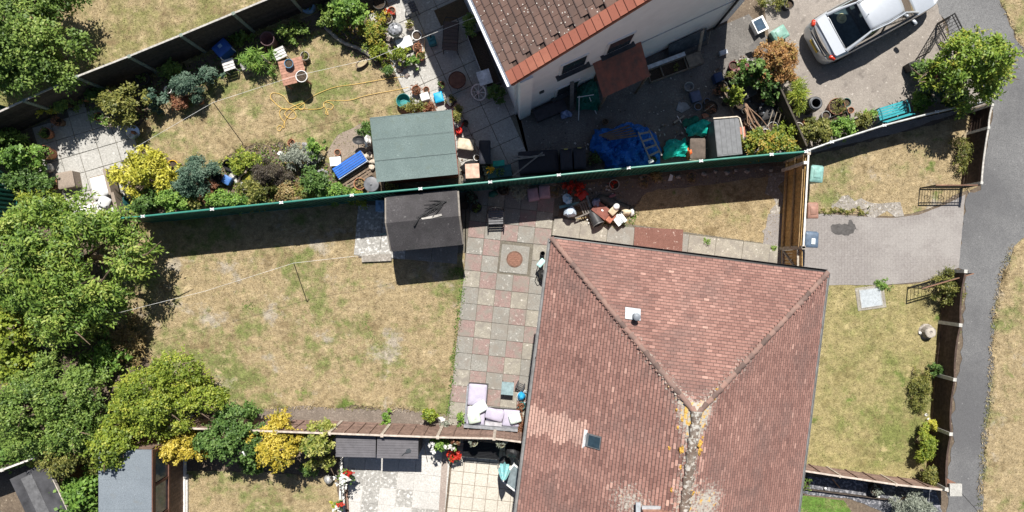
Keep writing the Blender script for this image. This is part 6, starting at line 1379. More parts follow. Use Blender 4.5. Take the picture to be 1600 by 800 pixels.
pot('large black tub with a stick across it in the sunlit yard patch', 1111,168,11,.30,blackpl,'rust',6,.08)
plank('stick lying across the large black tub', W(1100,174,.34), W(1116,163,.34), .02, .015, M('pale_old_plank'), 'stick')['category'] = 'stick'
boxbin('blue_crate', 'blue grey crate in the shaded yard beside the small pot', 'crate', [(1078,144),(1092,140),(1098,156),(1082,160)], .3, M('slate_blue',(.08,.10,.17),.5), None, .03)
pot('small pot in front of the blue grey crate', 1091,166,6,.24,M('bluegrey_pot',(.16,.18,.24),.6),None)
solo('broken_slab', MB().prism([(-.26,-.1),(-.05,-.2),(.27,-.02),(.1,.18),(-.16,.2)],.012,.05), M('broken_slab',(.30,.31,.33),.9), 'pale broken slab lying flat in the shaded yard', 'slab', W(1067,168))
boxbin('blue_box', 'dark blue box with a pale disc lid by the red crate', 'box', [(1114,116),(1127,111),(1133,124),(1120,129)], .4, M('dark_blue',(.03,.055,.14),.5), None, .05)
solo('brick_red', MB().box((0,0,.06),(.22,.16,.12)), M('brick_lump',(.45,.2,.14),.9), 'red brick lump beside the large black tub', 'brick', W(1101,181), R(20))
t = thing('cross_stake', 'pale wooden cross lying on the yard by the dark green tarpaulin', 'stake', W(1060,190)); part('long_arm', MB().bar((-.18,-.06,.06),(.2,.2,.08),.06,.03), M('pale_old_plank'), t); part('short_arm', MB().bar((-.06,.2,.05),(.25,-.3,.05),.03,.02), steelm, t)
boxbin('small_white_box', 'small pale box in the dark yard near the downpipe', 'box', [(1124,80),(1136,76),(1138,83),(1126,87)], .2, M('pale_blue_box',(.5,.53,.58),.6), None, .03)
boxbin('red_crate', 'dark red plastic crate of pots under the fig like shrub', 'crate', [(1140,112),(1168,98),(1180,118),(1150,136)], .35, M('maroon',(.14,.025,.03),.5), None, .03, .95)
boxbin('black_crate', 'black crate with ribbed lid in the middle of the yard clutter', 'crate', [(1152,140),(1176,128),(1184,146),(1160,158)], .4, M('soft_black',(.05,.05,.052),.6), None, .05)
boxbin('black_crate', 'black mesh crate of small bottles beside the cane bundle', 'crate', [(1184,168),(1208,160),(1214,180),(1190,190)], .3, blackpl, None, .03)
for x, y, r, lab, m_ in ((1156,164,7,'black pot of soil beside the wooden edging strip',blackpl),(1184,152,10,'wide black pot under the leggy pale shrub',blackpl),(1208,198,8,'black ring pot at the lower end of the cane bundle',M('grey_pot')),(1130,134,7,'dark pot of dry plants by the dark blue box',blackpl),(1146,102,7,'dark red pot near the downpipe corner',M('maroon')),(1170,190,7,'brown pot of dead stalks next to the grey chest',M('brown_pot',(.18,.12,.08),.8))):
    pot(lab,x,y,r,.28,m_,None)
pot('wide clay bowl behind the slate grey chest', 1174,226,12,.55,terra,None,taper=.6); solo('blue_sack', MB().blob((0,0,.3),(.25,.16,.3),14,.35,6), M('bright_blue_sack',(.03,.25,.60),.45,var=.2), 'bright blue crumpled sack between chest and green fence', 'sack', W(1173,246,.4).xy.to_3d(), smooth=True)
solo('clay_brick_stack', MB().box((0,0,.25),(.2,.36,.5)), M('brick_lump'), 'terracotta brick stack beside the slate grey chest', 'bricks', W(1160,206,.5).xy.to_3d(), R(6))
g = random.Random(4)
for k in range(12):
    A = W(1166+g.uniform(-4,4),160+g.uniform(0,10),.5); B = W(1192+g.uniform(-12,14),212+g.uniform(-8,4),.5+g.uniform(-.2,.1)); m_ = (A+B)/2+Vector((g.uniform(-.2,0),g.uniform(-.15,.1),.05)); solo('cane', MB().tube([(0,0,0),m_-A,B-A],[.018,.016,.010],5), M('brown_cane',(.28,.18,.12),.8,var=.2), 'brown bent cane in the bundle lying over the yard clutter', 'cane', A, group='canes in the yard clutter', smooth=True)
for k in range(4):
    A = W(1200+k*8,196-k*2,.4); B = W(1208+k*6,172+k*3,.6); solo('cane', MB().tube([(0,0,0),B-A],.010,5), M('pale_cane',(.55,.46,.34),.8), 'pale straight stick fanned out over the black mesh crate', 'cane', A, group='sticks over the mesh crate')
solo('bottles', MB().lathe([(.05,0),(.05,.18),(.02,.22),(.001,.22)],10), M('milky_bottle',(.7,.72,.74),.3), 'milky plastic bottle standing on the black mesh crate', 'bottle', W(1190,178,.33), smooth=True)
plank('long dark timber partition board between yard clutter and driveway', W(1205,128,.5), W(1252,232,.5), .06, .95, M('dark_partition',(.07,.06,.048),.9,var=.25), 'partition')['category'] = 'partition'
plank('grey leaning board at the top of the yard partition', W(1172,78,.25), W(1190,62,.5), .25, .03, M('grey_board'), 'board')['category'] = 'board'
plank('wooden edging strip beside the sunlit yard patch', W(1128,136,.12), W(1146,178,.12), .05, .12, oldw, 'edging')['category'] = 'edging'
# ---- driveway things
t, wd, ln = boxbin('recycling_box', 'pale green recycling box lid on the driveway by the maple', 'recycling box', [(1203,50),(1224,37),(1236,54),(1216,67)], .38, M('mint_plastic',(.20,.36,.30),.45), M('mint_plastic'), .09); part('lid_panel', MB().cushion((0,0,.40),(wd*.6,ln*.6,.05),0,.2), M('mint_plastic'), t, True)
t, wd, ln = boxbin('water_tray', 'white rectangular tray of dark water by the white house corner', 'tray', [(1175,32),(1191,24),(1202,43),(1184,54)], .32, whitepl, None, 0, .95); part('rim', MB().box((0,0,.315),(wd,ln,.012)), whitepl, t); part('water', MB().box((-wd*.05,.0,.322),(wd*.75,ln*.78,.008)), M('dark_water',(.05,.08,.12),.08), t)
pot('black pot with white rim at the top of the driveway', 1233,6,8,.35,blackpl,None)
c = W(1275,161,.82); t = thing('barrel', 'tall open black plastic barrel on the driveway', 'barrel', (c.x,c.y,0)); part('drum', MB().lathe([(.21,0),(.24,.03),(.265,.3),(.27,.5),(.25,.74),(.24,.80),(.20,.82),(.155,.82),(.15,.74),(.2,.5),(.2,.1),(.001,.1)],30), M('barrel_black',(.035,.038,.042),.45), t, True); part('rim', MB().lathe([(.155,.82),(.20,.82),(.20,.845),(.155,.845),(.155,.82)],30), M('barrel_rim',(.10,.105,.115),.45), t, True)
pot('big round clay pot with yellow green plant on the driveway', 1308,166,13,.36,M('dark_clay',(.27,.13,.085),.8),'olive',12,.2,leaf=(.10,.025)); pot('dark green tipped pot beside the big round clay pot', 1323,160,7,.3,M('dark_green_pot',(.03,.09,.08),.5),None)
pot('grey ring pot between barrel and black trough', 1291,180,7,.3,M('grey_pot'),None); pot('white pot of pale soil at the end of the yard partition', 1248,199,8,.3,M('chalk_pot',(.62,.58,.53),.8),'dry',4,.08); pot('beige pot by the yellow grassy clump', 1229,154,7,.3,M('beige_pot',(.48,.40,.31),.8),'dry',5,.1); pot('small beige pot below the yellow grassy clump', 1239,170,6,.25,M('beige_pot'),'dry',4,.06)
for x0, y0, x1, y1, lab in ((1284,196,1326,180,'black timber trough holding the green hedge plants'),(1334,194,1364,184,'black trough of clipped plants beside the teal bench')):
    A, B = W(x0,y0,.35), W(x1,y1,.35); c = (A+B)/2; L = (B-A).length; t = thing('planter_trough', lab, 'planter', (c.x,c.y,0), ang(A,B)); q = MB(); [q.box((0,s*.16,.17),(L,.03,.34)) for s in (-1,1)]; [q.box((s*L/2,0,.17),(.03,.34,.34)) for s in (-1,1)]; part('sides', q, M('trough_black',(.035,.033,.032),.7), t); part('soil', MB().box((0,0,.13),(L-.04,.3,.26)), compost, t)
# teal bench, its back to the fence
c = W(1394,174,.45); t = thing('park_bench', 'teal painted slatted bench with cast iron ends against the pale railed fence', 'bench', (c.x,c.y,0), R(17)); bw = 1.02
for k in range(5): part('seat_slat', MB().box((0,.21-k*.09,.44),(bw,.075,.025)), tealp, t)
for k in range(3): part('back_slat', MB().box((0,-.27-.03*k,.56+.11*k),(bw,.025,.085)), tealp, t)
for s in (-1,1):
    e = part('bench_end', MB().tube([(s*bw/2,.24,0),(s*bw/2,.22,.42),(s*bw/2,.24,.62),(s*bw/2,.05,.66),(s*bw/2,-.2,.62),(s*bw/2,-.25,.44),(s*bw/2,-.32,0)],.022,6), M('teal_iron',(.02,.17,.20),.5), t, True); part('scroll', MB().tube([(s*bw/2,.05+math.cos(u)*(.02+.012*u),.53+math.sin(u)*(.02+.009*u)) for u in [i*.6 for i in range(12)]],.010,5), M('teal_iron'), e, True)
    part('back_post', MB().bar((s*bw/2,-.25,.44),(s*bw/2,-.36,.85),.04,.03), M('teal_iron'), t)
t, wd, ln = boxbin('square_planter', 'small square black planter of seedlings by the scrolled gate', 'planter', [(1420,98),(1432,93),(1436,106),(1424,111)], .42, blackpl, None, 0, .9); foliage(t,.10,.38,.1,'fresh')
pot('white pot with small yellow plant under the yellowing tree', 1445,139,6,.2,whitepl,'lime',5,.15); pot('small pale pot beside the shaded bush under the yellowing tree', 1459,113,4,.15,whitepl,None); plank('red brown timber lying by the end of the teal bench', W(1430,156,.3), W(1442,150,.3), .06, .04, M('red_timber',(.3,.1,.08),.8))
# ---- wheelie bins at the boarded fence
for cor, m_, lab, plate in (([(1268,258),(1288,260),(1286,286),(1266,283)],M('pale_green_bin',(.20,.37,.34),.45),'pale green wheelie bin beside the boarded fence',None),([(1263,317),(1280,317),(1279,342),(1262,341)],M('brown_bin',(.30,.165,.125),.55),'brown wheelie bin beside the boarded fence',None),([(1259,362),(1280,363),(1279,387),(1258,387)],M('slate_bin',(.10,.14,.20),.45),'slate blue wheelie bin with white label beside the boarded fence',1)):
    t, wd, ln = boxbin('wheelie_bin', lab, 'bin', cor, 1.02, m_, m_, .07, .82)
    part('handle', MB().tube([(-wd*.4,ln*.52,.95),(wd*.4,ln*.52,.95)],.018,6), m_, t, True); [part('wheel', MB().lathe([(.001,-.02),(.09,-.02),(.09,.02),(.001,.02)],12,(s*wd*.45,ln*.42,.09),Matrix.Rotation(R(90),3,'Y')), rubber, t) for s in (-1,1)]
    if plate: part('label_plate', MB().box((.03,-.05,1.055),(.13,.2,.01)), M('label_white',(.72,.80,.82),.5), t)
    else: part('lid_panel', MB().cushion((0,0,1.03),(wd*.6,ln*.55,.06),0,.2), m_, t, True)
# ---- junk beneath the green fence, side lawn
pinkc = M('dusty_pink_slab',(.40,.27,.31),.9,var=.08)
for x, y, a, lab in ((833,304,10,'dusty pink cushion slab leaning beside a second one under the fence'),(851,300,4,'dusty pink cushion slab nearest the wire basket under the fence')):
    c = W(x,y,.25); t = thing('cushion_slab', lab, 'cushion', (c.x,c.y,0), R(a)); part('pad', MB().cushion((0,.02,.22),(.40,.44,.12),0,.12), pinkc, t, True); part('front_edge', MB().box((0,-.2,.12),(.40,.05,.2)), pinkc, t)
def wire_basket(label, x, y, r=.24):
    c = W(x,y,.2); t = thing('wire_basket', label, 'basket', (c.x,c.y,0)); wr = M('rusty_wire',(.22,.16,.11),.7); part('rim', MB().tube([(math.cos(a)*r,math.sin(a)*r,.2) for a in [k*math.pi/10 for k in range(20)]],.012,5,closed=True), wr, t, True)
    for k in range(6): a = k*math.pi/3; part('wire', MB().tube([(math.cos(a)*r,math.sin(a)*r,.2),(math.cos(a)*r*.6,math.sin(a)*r*.6,.06),(0,0,.02)],.008,4), wr, t)
    foliage(t,.15,.05,.12,'dry',leaf=(.09,.02)); return t
wire_basket('rusty wire basket beside the dusty pink cushions', 868,298); wire_basket('rusty wire basket of dry stalks near the middle of the fence bed', 1008,284,.26); wire_basket('rusty wire basket of red clay shards near the boarded fence end of the bed', 1082,278,.22)
plant('dry_plant','dry grey stalky plant left of the dusty pink cushions','plant',808,294,16,14,.5,LM['silver'],(.12,.02),.6,k=5,clump=.06); plant('dry_plant','pale dry grass tuft in the fence bed near the blue tarpaulin','plant',1024,276,10,7,.35,LM['dry'],(.1,.02),.7,k=4,clump=.05)
heap('green_bag','dark green bag on the shaded patio beneath the fence','bag',[(762,302),(774,296),(780,304),(772,310),(763,308)],.16,M('bag_green',(.03,.16,.12),.5),3,.4); 
pot('dark pot with a pale cap beside the charcoal shed', 726,321,7,.3,blackpl,None); pot('pot of dark leaves beside the charcoal shed corner', 738,310,9,.3,blackpl,'teal',9,.25); pot('dark shallow pot of weeds by the charcoal shed', 744,324,9,.25,M('slate_pot',(.05,.07,.09),.6),'dark',6,.1); pot('brown pot of dry stems left of the dusty pink cushions', 786,296,9,.25,M('brown_pot'),'purple',9,.2)
# black metal armchair
c = W(775,340,.42); t = thing('metal_chair', 'black metal garden armchair on the chequered patio in fence shadow', 'chair', (c.x,c.y,0), R(2)); part('frame', MB().tube([(-.28,-.26,0),(-.28,-.26,.42),(-.28,-.2,.62),(-.28,.22,.64),(-.22,.3,.9),(0,.33,.98),(.22,.3,.9),(.28,.22,.64),(.28,-.2,.62),(.28,-.26,.42),(.28,-.26,0)],.017,6), blackp, t, True)
for k in range(6): part('seat_slat', MB().box((0,-.2+k*.085,.42),(.54,.06,.02)), M('chair_slat',(.16,.16,.17),.5), t)
for k in range(5): part('back_bar', MB().tube([(-.2+k*.1,.24,.45),(-.2+k*.1,.31,.9)],.010,5), blackp, t)
[part('leg', MB().tube([(s*.26,.24,.42),(s*.28,.34,0)],.015,6), blackp, t) for s in (-1,1)]; part('front_rail', MB().tube([(-.28,-.27,.15),(.28,-.27,.15)],.012,5), blackp, t)
pot('white rimmed bucket of red clay pieces in the fence bed', 960,288,8,.28,M('pale_bucket',(.5,.45,.4),.6),'red',5,.08)
plant('red_flowers','bright red geranium patch in the shade under the fence','flowers',900,297,14,12,.45,LM['red'],(.07,.06),.8,k=5,clump=.05)
t, wd, ln = boxbin('red_box', 'red and white open box next to the red geraniums', 'box', [(900,308),(914,296),(920,303),(910,313)], .25, M('pink_white_box',(.55,.30,.28),.7,var=.5,scale=8), M('red_lid',(.50,.04,.03),.6), .03)
def bag(label, x, y, rx, ry, h, mat, s=1): solo('plastic_bag', MB().blob((0,0,h*.8),(rx*GS,ry*GS,h),14,.28,s), mat, label, 'bag', W(x,y,h), smooth=True)
bagw = M('blue_white_plastic',(.66,.72,.78),.4,var=.4,scale=7,col2=(.12,.35,.55)); bag('blue and white carrier bag beside the red geraniums', 887,312,8,7,.16,bagw,2); bag('round pale blue plastic sack on the junk pile', 890,332,9,8,.2,M('pale_blue_sack',(.50,.58,.68),.4,var=.25,scale=8),4)
plank('pale teal board under the pale blue sack', W(874,324,.12), W(905,317,.14), .10, .03, M('pale_teal_board',(.18,.34,.36),.7), 'board')['category'] = 'board'
c = W(911,326,.25); t = thing('wooden_rack', 'grey wooden rack with slats lying on the junk pile', 'rack', (c.x,c.y,.0), R(22))
for s in (-1,1): part('rail', MB().bar((-.40,s*.22,.28),(.32,s*.22,.28),.05,.04), M('rack_wood',(.16,.145,.13),.9), t)
for k in range(5): part('slat', MB().bar((-.05+k*.09,-.24,.30),(-.05+k*.09,.24,.30),.04,.02), M('rack_wood'), t)
[part('leg', MB().bar((x,y,0),(x,y,.28),.04,.04), M('rack_wood'), t) for x in (-.36,.28) for y in (-.2,.2)]
rod('drain_pipe','grey plastic pipe lying between rack and drawers','pipe',W(917,306,.25),W(923,324,.3),.045,M('pipe_grey',(.17,.20,.21),.5),10)
c = W(930,340,.3); t = thing('rubbish_bin','open black bin lying on its side at the lit lawn edge','bin',(c.x,c.y,.22), R(-65)); rotm = Matrix.Rotation(R(78),3,'Y'); part('drum', MB().lathe([(.17,-.30),(.20,.22),(.22,.24),(.22,.28),(.19,.28),(.18,.2),(.15,-.26),(.001,-.26)],22,mat=rotm), M('bin_black',(.045,.045,.048),.5), t, True); part('rim', MB().lathe([(.19,.28),(.23,.28),(.23,.30),(.19,.30),(.19,.28)],22,mat=rotm), M('bin_rim',(.14,.14,.14),.5), t, True)
c = W(944,332,.4); t = thing('drawer_unit','red brown wooden drawer unit tipped on the junk pile','drawers',(c.x,c.y,0), R(-38)); rw_ = M('mahogany',(.20,.065,.045),.55,var=.2,scale=9); part('carcass', MB().box((-.12,0,.2),(.62,.42,.4)), rw_, t); part('drawer', MB().box((.30,0,.22),(.2,.36,.26)), M('mahogany_light',(.42,.15,.09),.6), t); q = MB(); [q.box((.30,s*.16,.36),(.2,.03,.04)) for s in (-1,1)]; q.box((.40,0,.36),(.03,.36,.04)); part('drawer_edge', q, M('mahogany_light'), t)
part('paper', MB().box((-.1,.02,.41),(.08,.05,.01)), whitepl, t)
heap('carpet_roll','grey brown crumpled carpet under the junk beside the drawers','carpet',[(926,312),(938,302),(985,322),(984,332),(962,330),(940,318)],.22,M('carpet',(.17,.15,.13),.95),6,.4); bag('blue grey bag at the head of the drawer unit', 931,316,6,7,.18,M('bluegrey_bag',(.16,.19,.30),.5),6)
boxbin('cream_box', 'tan cardboard box on the drawer unit', 'box', [(950,330),(959,321),(967,329),(957,337)], .5, M('cardboard',(.50,.40,.28),.9), None, .02, .97); solo('white_lamp_globe', MB().blob((0,0,.5),(.12,.12,.12),14,.05,1), whitepl, 'round white globe on the junk pile beside the cardboard box', 'globe', W(963,323,.5).xy.to_3d(), smooth=True)
heap('cream_cloth','cream cloth bundle on the sunlit side of the junk pile','cloth',[(968,328),(978,324),(988,330),(984,338),(972,338)],.35,M('cream_cloth',(.66,.56,.40),.95),8,.4); heap('white_cloth','white plastic bundle at the end of the junk pile','bundle',[(982,326),(990,323),(993,336),(984,340)],.28,whitec,9,.5)
for i,(x,y) in enumerate(((964,346),(968,342),(973,340))): c = W(x,y,.3); solo('book', MB().box((0,0,.28+.02*i),(.36,.13,.05)), whitepl if i != 1 else M('grey_book',(.45,.50,.53),.7), ('white folder lowest in the stack beside the drawer unit','grey folder between the two white folders','white folder closest to the cream cloth')[i], 'folder', (c.x,c.y,0), R(-52))
solo('shoe', MB().cushion((0,0,.3),(.2,.09,.1),.6,.5), blackp, 'black shoe on top of the cream cloth', 'shoe', W(970,333,.3).xy.to_3d(), smooth=True)
solo('white_shard', MB().prism([(-.09,-.12),(.06,-.1),(.1,.08),(0,.14)],.01,.06), whitepl, 'white shard lying in the fence bed', 'shard', W(1047,278)); solo('plum_cloth', MB().cushion((0,0,.05),(.28,.12,.1),.3,.6), M('plum',(.25,.12,.14),.9), 'plum coloured cloth strip in the fence shadow', 'cloth', W(956,306), smooth=True)
stones('grey stone in the shaded fence bed', [(1002,278,4),(1030,283,3),(1060,276,4),(1100,272,4),(1118,268,3),(1136,270,4),(1150,266,3),(1168,268,4),(1190,264,3),(948,291,3),(1205,266,4)], greyst, 'stone', 'stones in the fence bed')
# thing by the house wall
c = W(845,412,.8); t = thing('folded_chair','mint green folded chair with black tube leaning at the house wall','chair',(c.x,c.y,0), R(10)); part('seat', MB().cushion((.02,.02,.55),(.20,.34,.1),R(-50),.3), M('mint_cloth',(.42,.66,.64),.8), t, True); part('frame', MB().tube([(-.1,-.05,.6),(-.22,-.3,.5),(-.2,-.6,.3),(-.1,-.7,.1)],.014,6), blackp, t, True); part('bag', MB().blob((.02,-.42,.28),(.16,.2,.28),12,.2,3), blackp, t, True)
for x, y, lab in ((848,396,'black gully pipe stub beside the house wall corner'),(847,405,'black gully pipe stub next to the mint chair')): pot(lab,x,y,3.6,.5,blackp,None,name='pipe_stub',cat='pipe',fill=False,taper=1)
# ---- lower end of the chequered patio: sofa, table
lil2 = M('lilac_dark',(.30,.28,.36),.9)
c = W(768,645,.4); SA_ = R(-4.5); t = thing('corner_sofa','lilac cushioned corner sofa with pillows on the chequered patio','sofa',(c.x,c.y,0), SA_); gfr = M('charcoal_frame',(.07,.07,.075),.6)
q = MB(); q.box((-.55,.30,.16),(.70,1.36,.32)); q.box((.25,-.18,.16),(1.45,.62,.32)); part('base', q, gfr, t)
q = MB(); q.box((.02,-.50,.33),(1.94,.10,.62)); q.box((-.92,.28,.30),(.06,1.3,.50)); part('backrest', q, M('frame_grey',(.24,.25,.27),.6), t)
for cx_, cy_, sx, sy in ((-.56,.60,.66,.78),(-.56,-.15,.66,.66),(.12,-.14,.60,.58),(.72,-.14,.60,.60)): part('seat_cushion', MB().cushion((cx_,cy_,.39),(sx,sy,.15),0,.14,24,8), lilac, t, True)
for cx_, cy_, sx, sy, a, m_, z_ in ((-.42,.20,.50,.40,.6,M('mint_print',(.52,.66,.66),.95,var=.35,scale=16,col2=(.75,.75,.74)),.56),(-.62,.02,.46,.40,-.1,M('cream_print',(.74,.72,.62),.95,var=.2,scale=20),.55),(-.60,-.18,.46,.40,.3,M('sage_pillow',(.50,.58,.50),.95),.62),(.12,-.02,.66,.42,-.2,lilac,.58),(.86,-.10,.44,.36,.35,M('leaf_print',(.72,.74,.70),.95,var=.3,scale=18,col2=(.35,.50,.45)),.55)): part('pillow', MB().cushion((cx_,cy_,z_),(sx,sy,.17),a,.3), m_, t, True)
part('back_cushion', MB().box((.10,-.36,.46),(.6,.14,.2)), M('grey_back',(.42,.41,.44),.95), t)
c = W(793,607,.4); t = thing('side_table','small blue grey side table in front of the lilac sofa','table',(c.x,c.y,0), R(-5)); part('top', MB().box((0,0,.40),(.44,.46,.03)), M('blue_grey_top',(.24,.33,.35),.5), t); [part('leg', MB().box((sx*.19,sy*.2,.2),(.03,.03,.39)), gfr, t) for sx in (-1,1) for sy in (-1,1)]
c = W(813,604,.35); t = thing('log_rack','small dark rack between side table and house wall','rack',(c.x,c.y,0), R(-25)); [part('bar', MB().box((0,-.09+.06*k,.30),(.26,.03,.03)), gfr, t) for k in range(4)]; [part('side', MB().box((s*.13,0,.16),(.03,.24,.32)), gfr, t) for s in (-1,1)]
solo('blue_watering_can', MB().blob((0,0,.2),(.14,.16,.2),12,.2,5), M('sky_blue',(.03,.33,.62),.4), 'sky blue plastic can under the roof edge by the side table', 'can', W(815,620,.3).xy.to_3d(), smooth=True)
solo('coiled_hose', MB().tube([(math.cos(a)*(.26-.003*k),math.sin(a)*(.26-.003*k),.03+.004*k) for k, a in [(i,i*.5) for i in range(26)]],.016,5), M('grey_hose',(.5,.55,.58),.5), 'pale hose coiled beside the house wall behind the sofa', 'hose', W(818,620)+Vector((0,0,.03)), smooth=True); pot('teal pot at the end of the coiled hose', 815,634,6,.25,M('teal_tub'),None)
solo('stones_white', MB().blob((0,0,.04),(.16,.1,.06),10,.3,2), M('white_stone',(.6,.58,.55),.9), 'white stones at the foot of the fence beside the sofa', 'stone', W(690,655), smooth=True); pot('small pot of grey leaves by the fence beside the sofa', 697,662,5,.15,greyst,'silver',8,.15)
# ---- lower patios
def petunias(label, x, y, r, h, z0, kinds, name='flower_pot', m_=blackpl):
    t = pot(label,x,y,r*.55,h,m_,'fresh',r*.8,.25,name=name,cat='flowers',z0=z0)
    for j,(kd, dx, dy, rr, n_) in enumerate(kinds): 
        link('blossoms', crown_mesh('blossoms',[((dx*GS,dy*GS,h+.16),(rr*GS,rr*GS,.13))],n_,.075,.07,.025,6,.75,0,int(x+j)), LM[kd], t)
    return t
petunias('white and red petunias in a hanging pot over the lower patio edge',541,744,15,.3,.6,(('white',-2,-4,12,150),('red',5,6,7,50)))
petunias('bright red geraniums in a grey pot at the lower patio strip',709,711,11,.35,.1,(('red',0,2,11,260),),m_=M('slate_pot'))
plant('flower_stand','white petunias trailing from a tall stand below the fence','flowers',690,690,22,11,1.2,LM['fresh'],(.09,.06),.8,k=6,clump=.07)
for x, y, lab in ((673,694,'white blossom cluster nearest the storage boxes'),(678,704,'white blossom cluster lowest on the tall stand'),(693,699,'white blossom cluster in the middle of the tall stand'),(705,700,'white blossom cluster above the red geraniums')):
    c = W(x,y,1.2); t = thing('blossom', lab, 'flower', (c.x,c.y,1.12)); link('petals', crown_mesh('petals',[((0,0,.05),(.08,.08,.06))],40,.07,.06,.02,5,.8,0,int(x)), LM['white'], t)
for x, y, lab in ((713,688,'hanging basket with pink dry flowers on the lower fence'),(740,691,'pale hanging basket over the black mesh stand beside the pink basket'),(783,693,'pale hanging basket over the black mesh stand next to the parasol')): pot(lab,x,y,6.5,.2,M('moss_basket',(.30,.30,.20),.9),'silver' if x > 720 else 'rust',6,.12,z0=1.15,name='hanging_basket',cat='basket')
c = W(752,704,.5); t = thing('mesh_stand','black metal mesh rack with pale woven front on the cream slabs','rack',(c.x,c.y,0), R(-5)); bx_, by_ = 1.30,.58
[part('leg', MB().box((sx*bx_/2,sy*by_/2,.35),(.03,.03,.7)), blackp, t) for sx in (-1,1) for sy in (-1,1)]
for k in range(12): part('mesh_bar', MB().box((0,-by_/2+k*by_/11,.5),(bx_,.016,.016)), blackp, t)
for k in range(24): part('mesh_bar', MB().box((-bx_/2+k*bx_/23,0,.515),(.012,by_,.012)), blackp, t)
part('shelf', MB().box((0,0,.44),(bx_,by_,.02)), M('shelf_black',(.02,.022,.026),.5), t)
q = MB(); [q.box((-bx_/2+.03+k*.05,-by_/2-.02+.012*(k%2),.42),(.034,.05,.06)) for k in range(25) if k not in (8,9)]; part('woven_front', q, M('pale_weave',(.50,.55,.56),.7), t)
c = W(788,731,.7); t = thing('parasol','closed turquoise parasol standing on the cream slabs','parasol',(c.x,c.y,0), R(8)); tq = M('turquoise_cloth',(.13,.52,.56),.85,var=.25,scale=9,col2=(.45,.72,.72))
q = MB(); n_ = 14
for z, r in ((.55,.05),(.62,.20),(.9,.22),(1.3,.17),(1.8,.10),(2.05,.03)):
    for k in range(n_): a = 2*math.pi*k/n_; rr = r*(1 if k % 2 else .62); q.v.append((math.cos(a)*rr,math.sin(a)*rr,z))
for i in range(5):
    for k in range(n_): q.f.append((i*n_+k,i*n_+(k+1)%n_,(i+1)*n_+(k+1)%n_,(i+1)*n_+k))
part('canopy', q, tq, t); part('pole', MB().tube([(0,0,0),(0,0,2.12)],.02,8), whitepl, t); part('base', MB().lathe([(.22,0),(.22,.05),(.05,.09),(.001,.09)],20), blackpl, t)
A = W(798,723,1.0); t = thing('glass_table','white framed glass panel table beside the tiled roof edge','table',(W(806,748,.72).x,W(806,748,.72).y,0), R(-38)); q = MB(); q.box((0,.36,.72),(.78,.05,.04)); q.box((0,-.36,.72),(.78,.05,.04)); q.box((-.37,0,.72),(.05,.68,.04)); q.box((.37,0,.72),(.05,.68,.04)); part('frame', q, whitepl, t); part('glass', MB().box((0,0,.72),(.70,.68,.008)), M('table_glass',(.18,.22,.24),.08), t); [part('leg', MB().box((sx*.35,sy*.34,.36),(.035,.035,.70)), whitepl, t) for sx in (-1,1) for sy in (-1,1)]
bag('black rubbish bag in the fence corner beside the turquoise parasol',802,700,12,13,.35,M('black_bag'),7)
solo('metal_globe', MB().blob((0,0,.2),(.17,.17,.17),12,.05,2), M('mottled_silver'), 'mottled silver garden globe at the edge of the lower lawn', 'globe', W(516,746), smooth=True)
for x, y, lab in ((347,701,'white garden globe light in the green leafy shrub'),(382,708,'small white globe light at the foot of the second golden shrub')): solo('globe_light', MB().blob((0,0,0),(.12,.12,.12),12,.04,3), whitepl, lab, 'globe', W(x,y,1.5), smooth=True)
A, B = W(530,722,.6), W(538,830,.6); t = thing('iron_railing','black iron railing along the edge of the lower white patio','railing',(A.x,A.y,0), ang(A,B)); L = (B-A).length
[part('rail', MB().box((L/2,0,z),(L,.025,.025)), iron, t) for z in (.12,.6)]; [part('bar', MB().box((k*L/14,0,.32),(.015,.015,.62)), iron, t) for k in range(15)]
solo('low_wall', MB().bar((0,0,.06),W(547,860)-W(540,735),.12,.14), M('brown_brick_wall',(.26,.16,.12),.9,var=.2,scale=14), 'low brown brick edging between railing and white patio', 'wall', W(540,735))
petunias('mixed bright flowers on the railing of the lower patio',529,790,10,.3,.4,(('white',0,0,6,40),('red',3,2,6,40),('yellow',-3,3,6,50)))
rod('parasol_stick','thin dark stick leaning against the tall flower stand','stick',W(668,722,.03),W(662,694,.9),.012,blackp)
# ---- pond corner
water = M('murky_yellow_water',(.30,.27,.03),.15,var=.35,scale=5,spec=.5,col2=(.16,.17,.03)); sheet('pond_water', [(378,284),(385,270),(400,262),(414,266),(416,278),(404,286),(390,288)], .05, water, .02, 20)
solo('pond_liner', MB().tube([W(*p,.06)-W(378,284) for p in ((376,287),(378,274),(388,264),(396,256),(406,260),(418,266),(419,280),(405,288),(388,290),(376,287))],.045,6), M('liner_black',(.03,.03,.033),.5), 'black rubber rim round the small murky pond', 'pond rim', W(378,284), smooth=True)
tm = Matrix.Rotation(R(58),3,'Y'); pot('tipped black bucket at the pond lawn edge', 357,250,10,.34,blackpl,None,name='bucket',cat='bucket',tiltm=Matrix.Rotation(R(35),3,'X'),fill=False); pot('black bucket beside the blue box near the pond', 338,278,9,.3,blackpl,None,name='bucket',cat='bucket',fill=False)
boxbin('blue_box','dark blue box with pale face by the pond rubble','box',[(345,283),(352,271),(362,280),(355,290)],.3,M('pond_blue',(.06,.16,.40),.5),M('pond_blue'),.03)
stones('pale stone in the rubble around the pond', [(364,275,6),(370,283,5),(377,289,6),(384,296,5),(392,290,4),(398,288,5),(366,264,4),(390,300,4),(381,304,4),(400,298,4)], M('pale_rock',(.46,.45,.42),.9,var=.3,scale=12,bump=.4), 'rock', 'rubble stones round the pond')
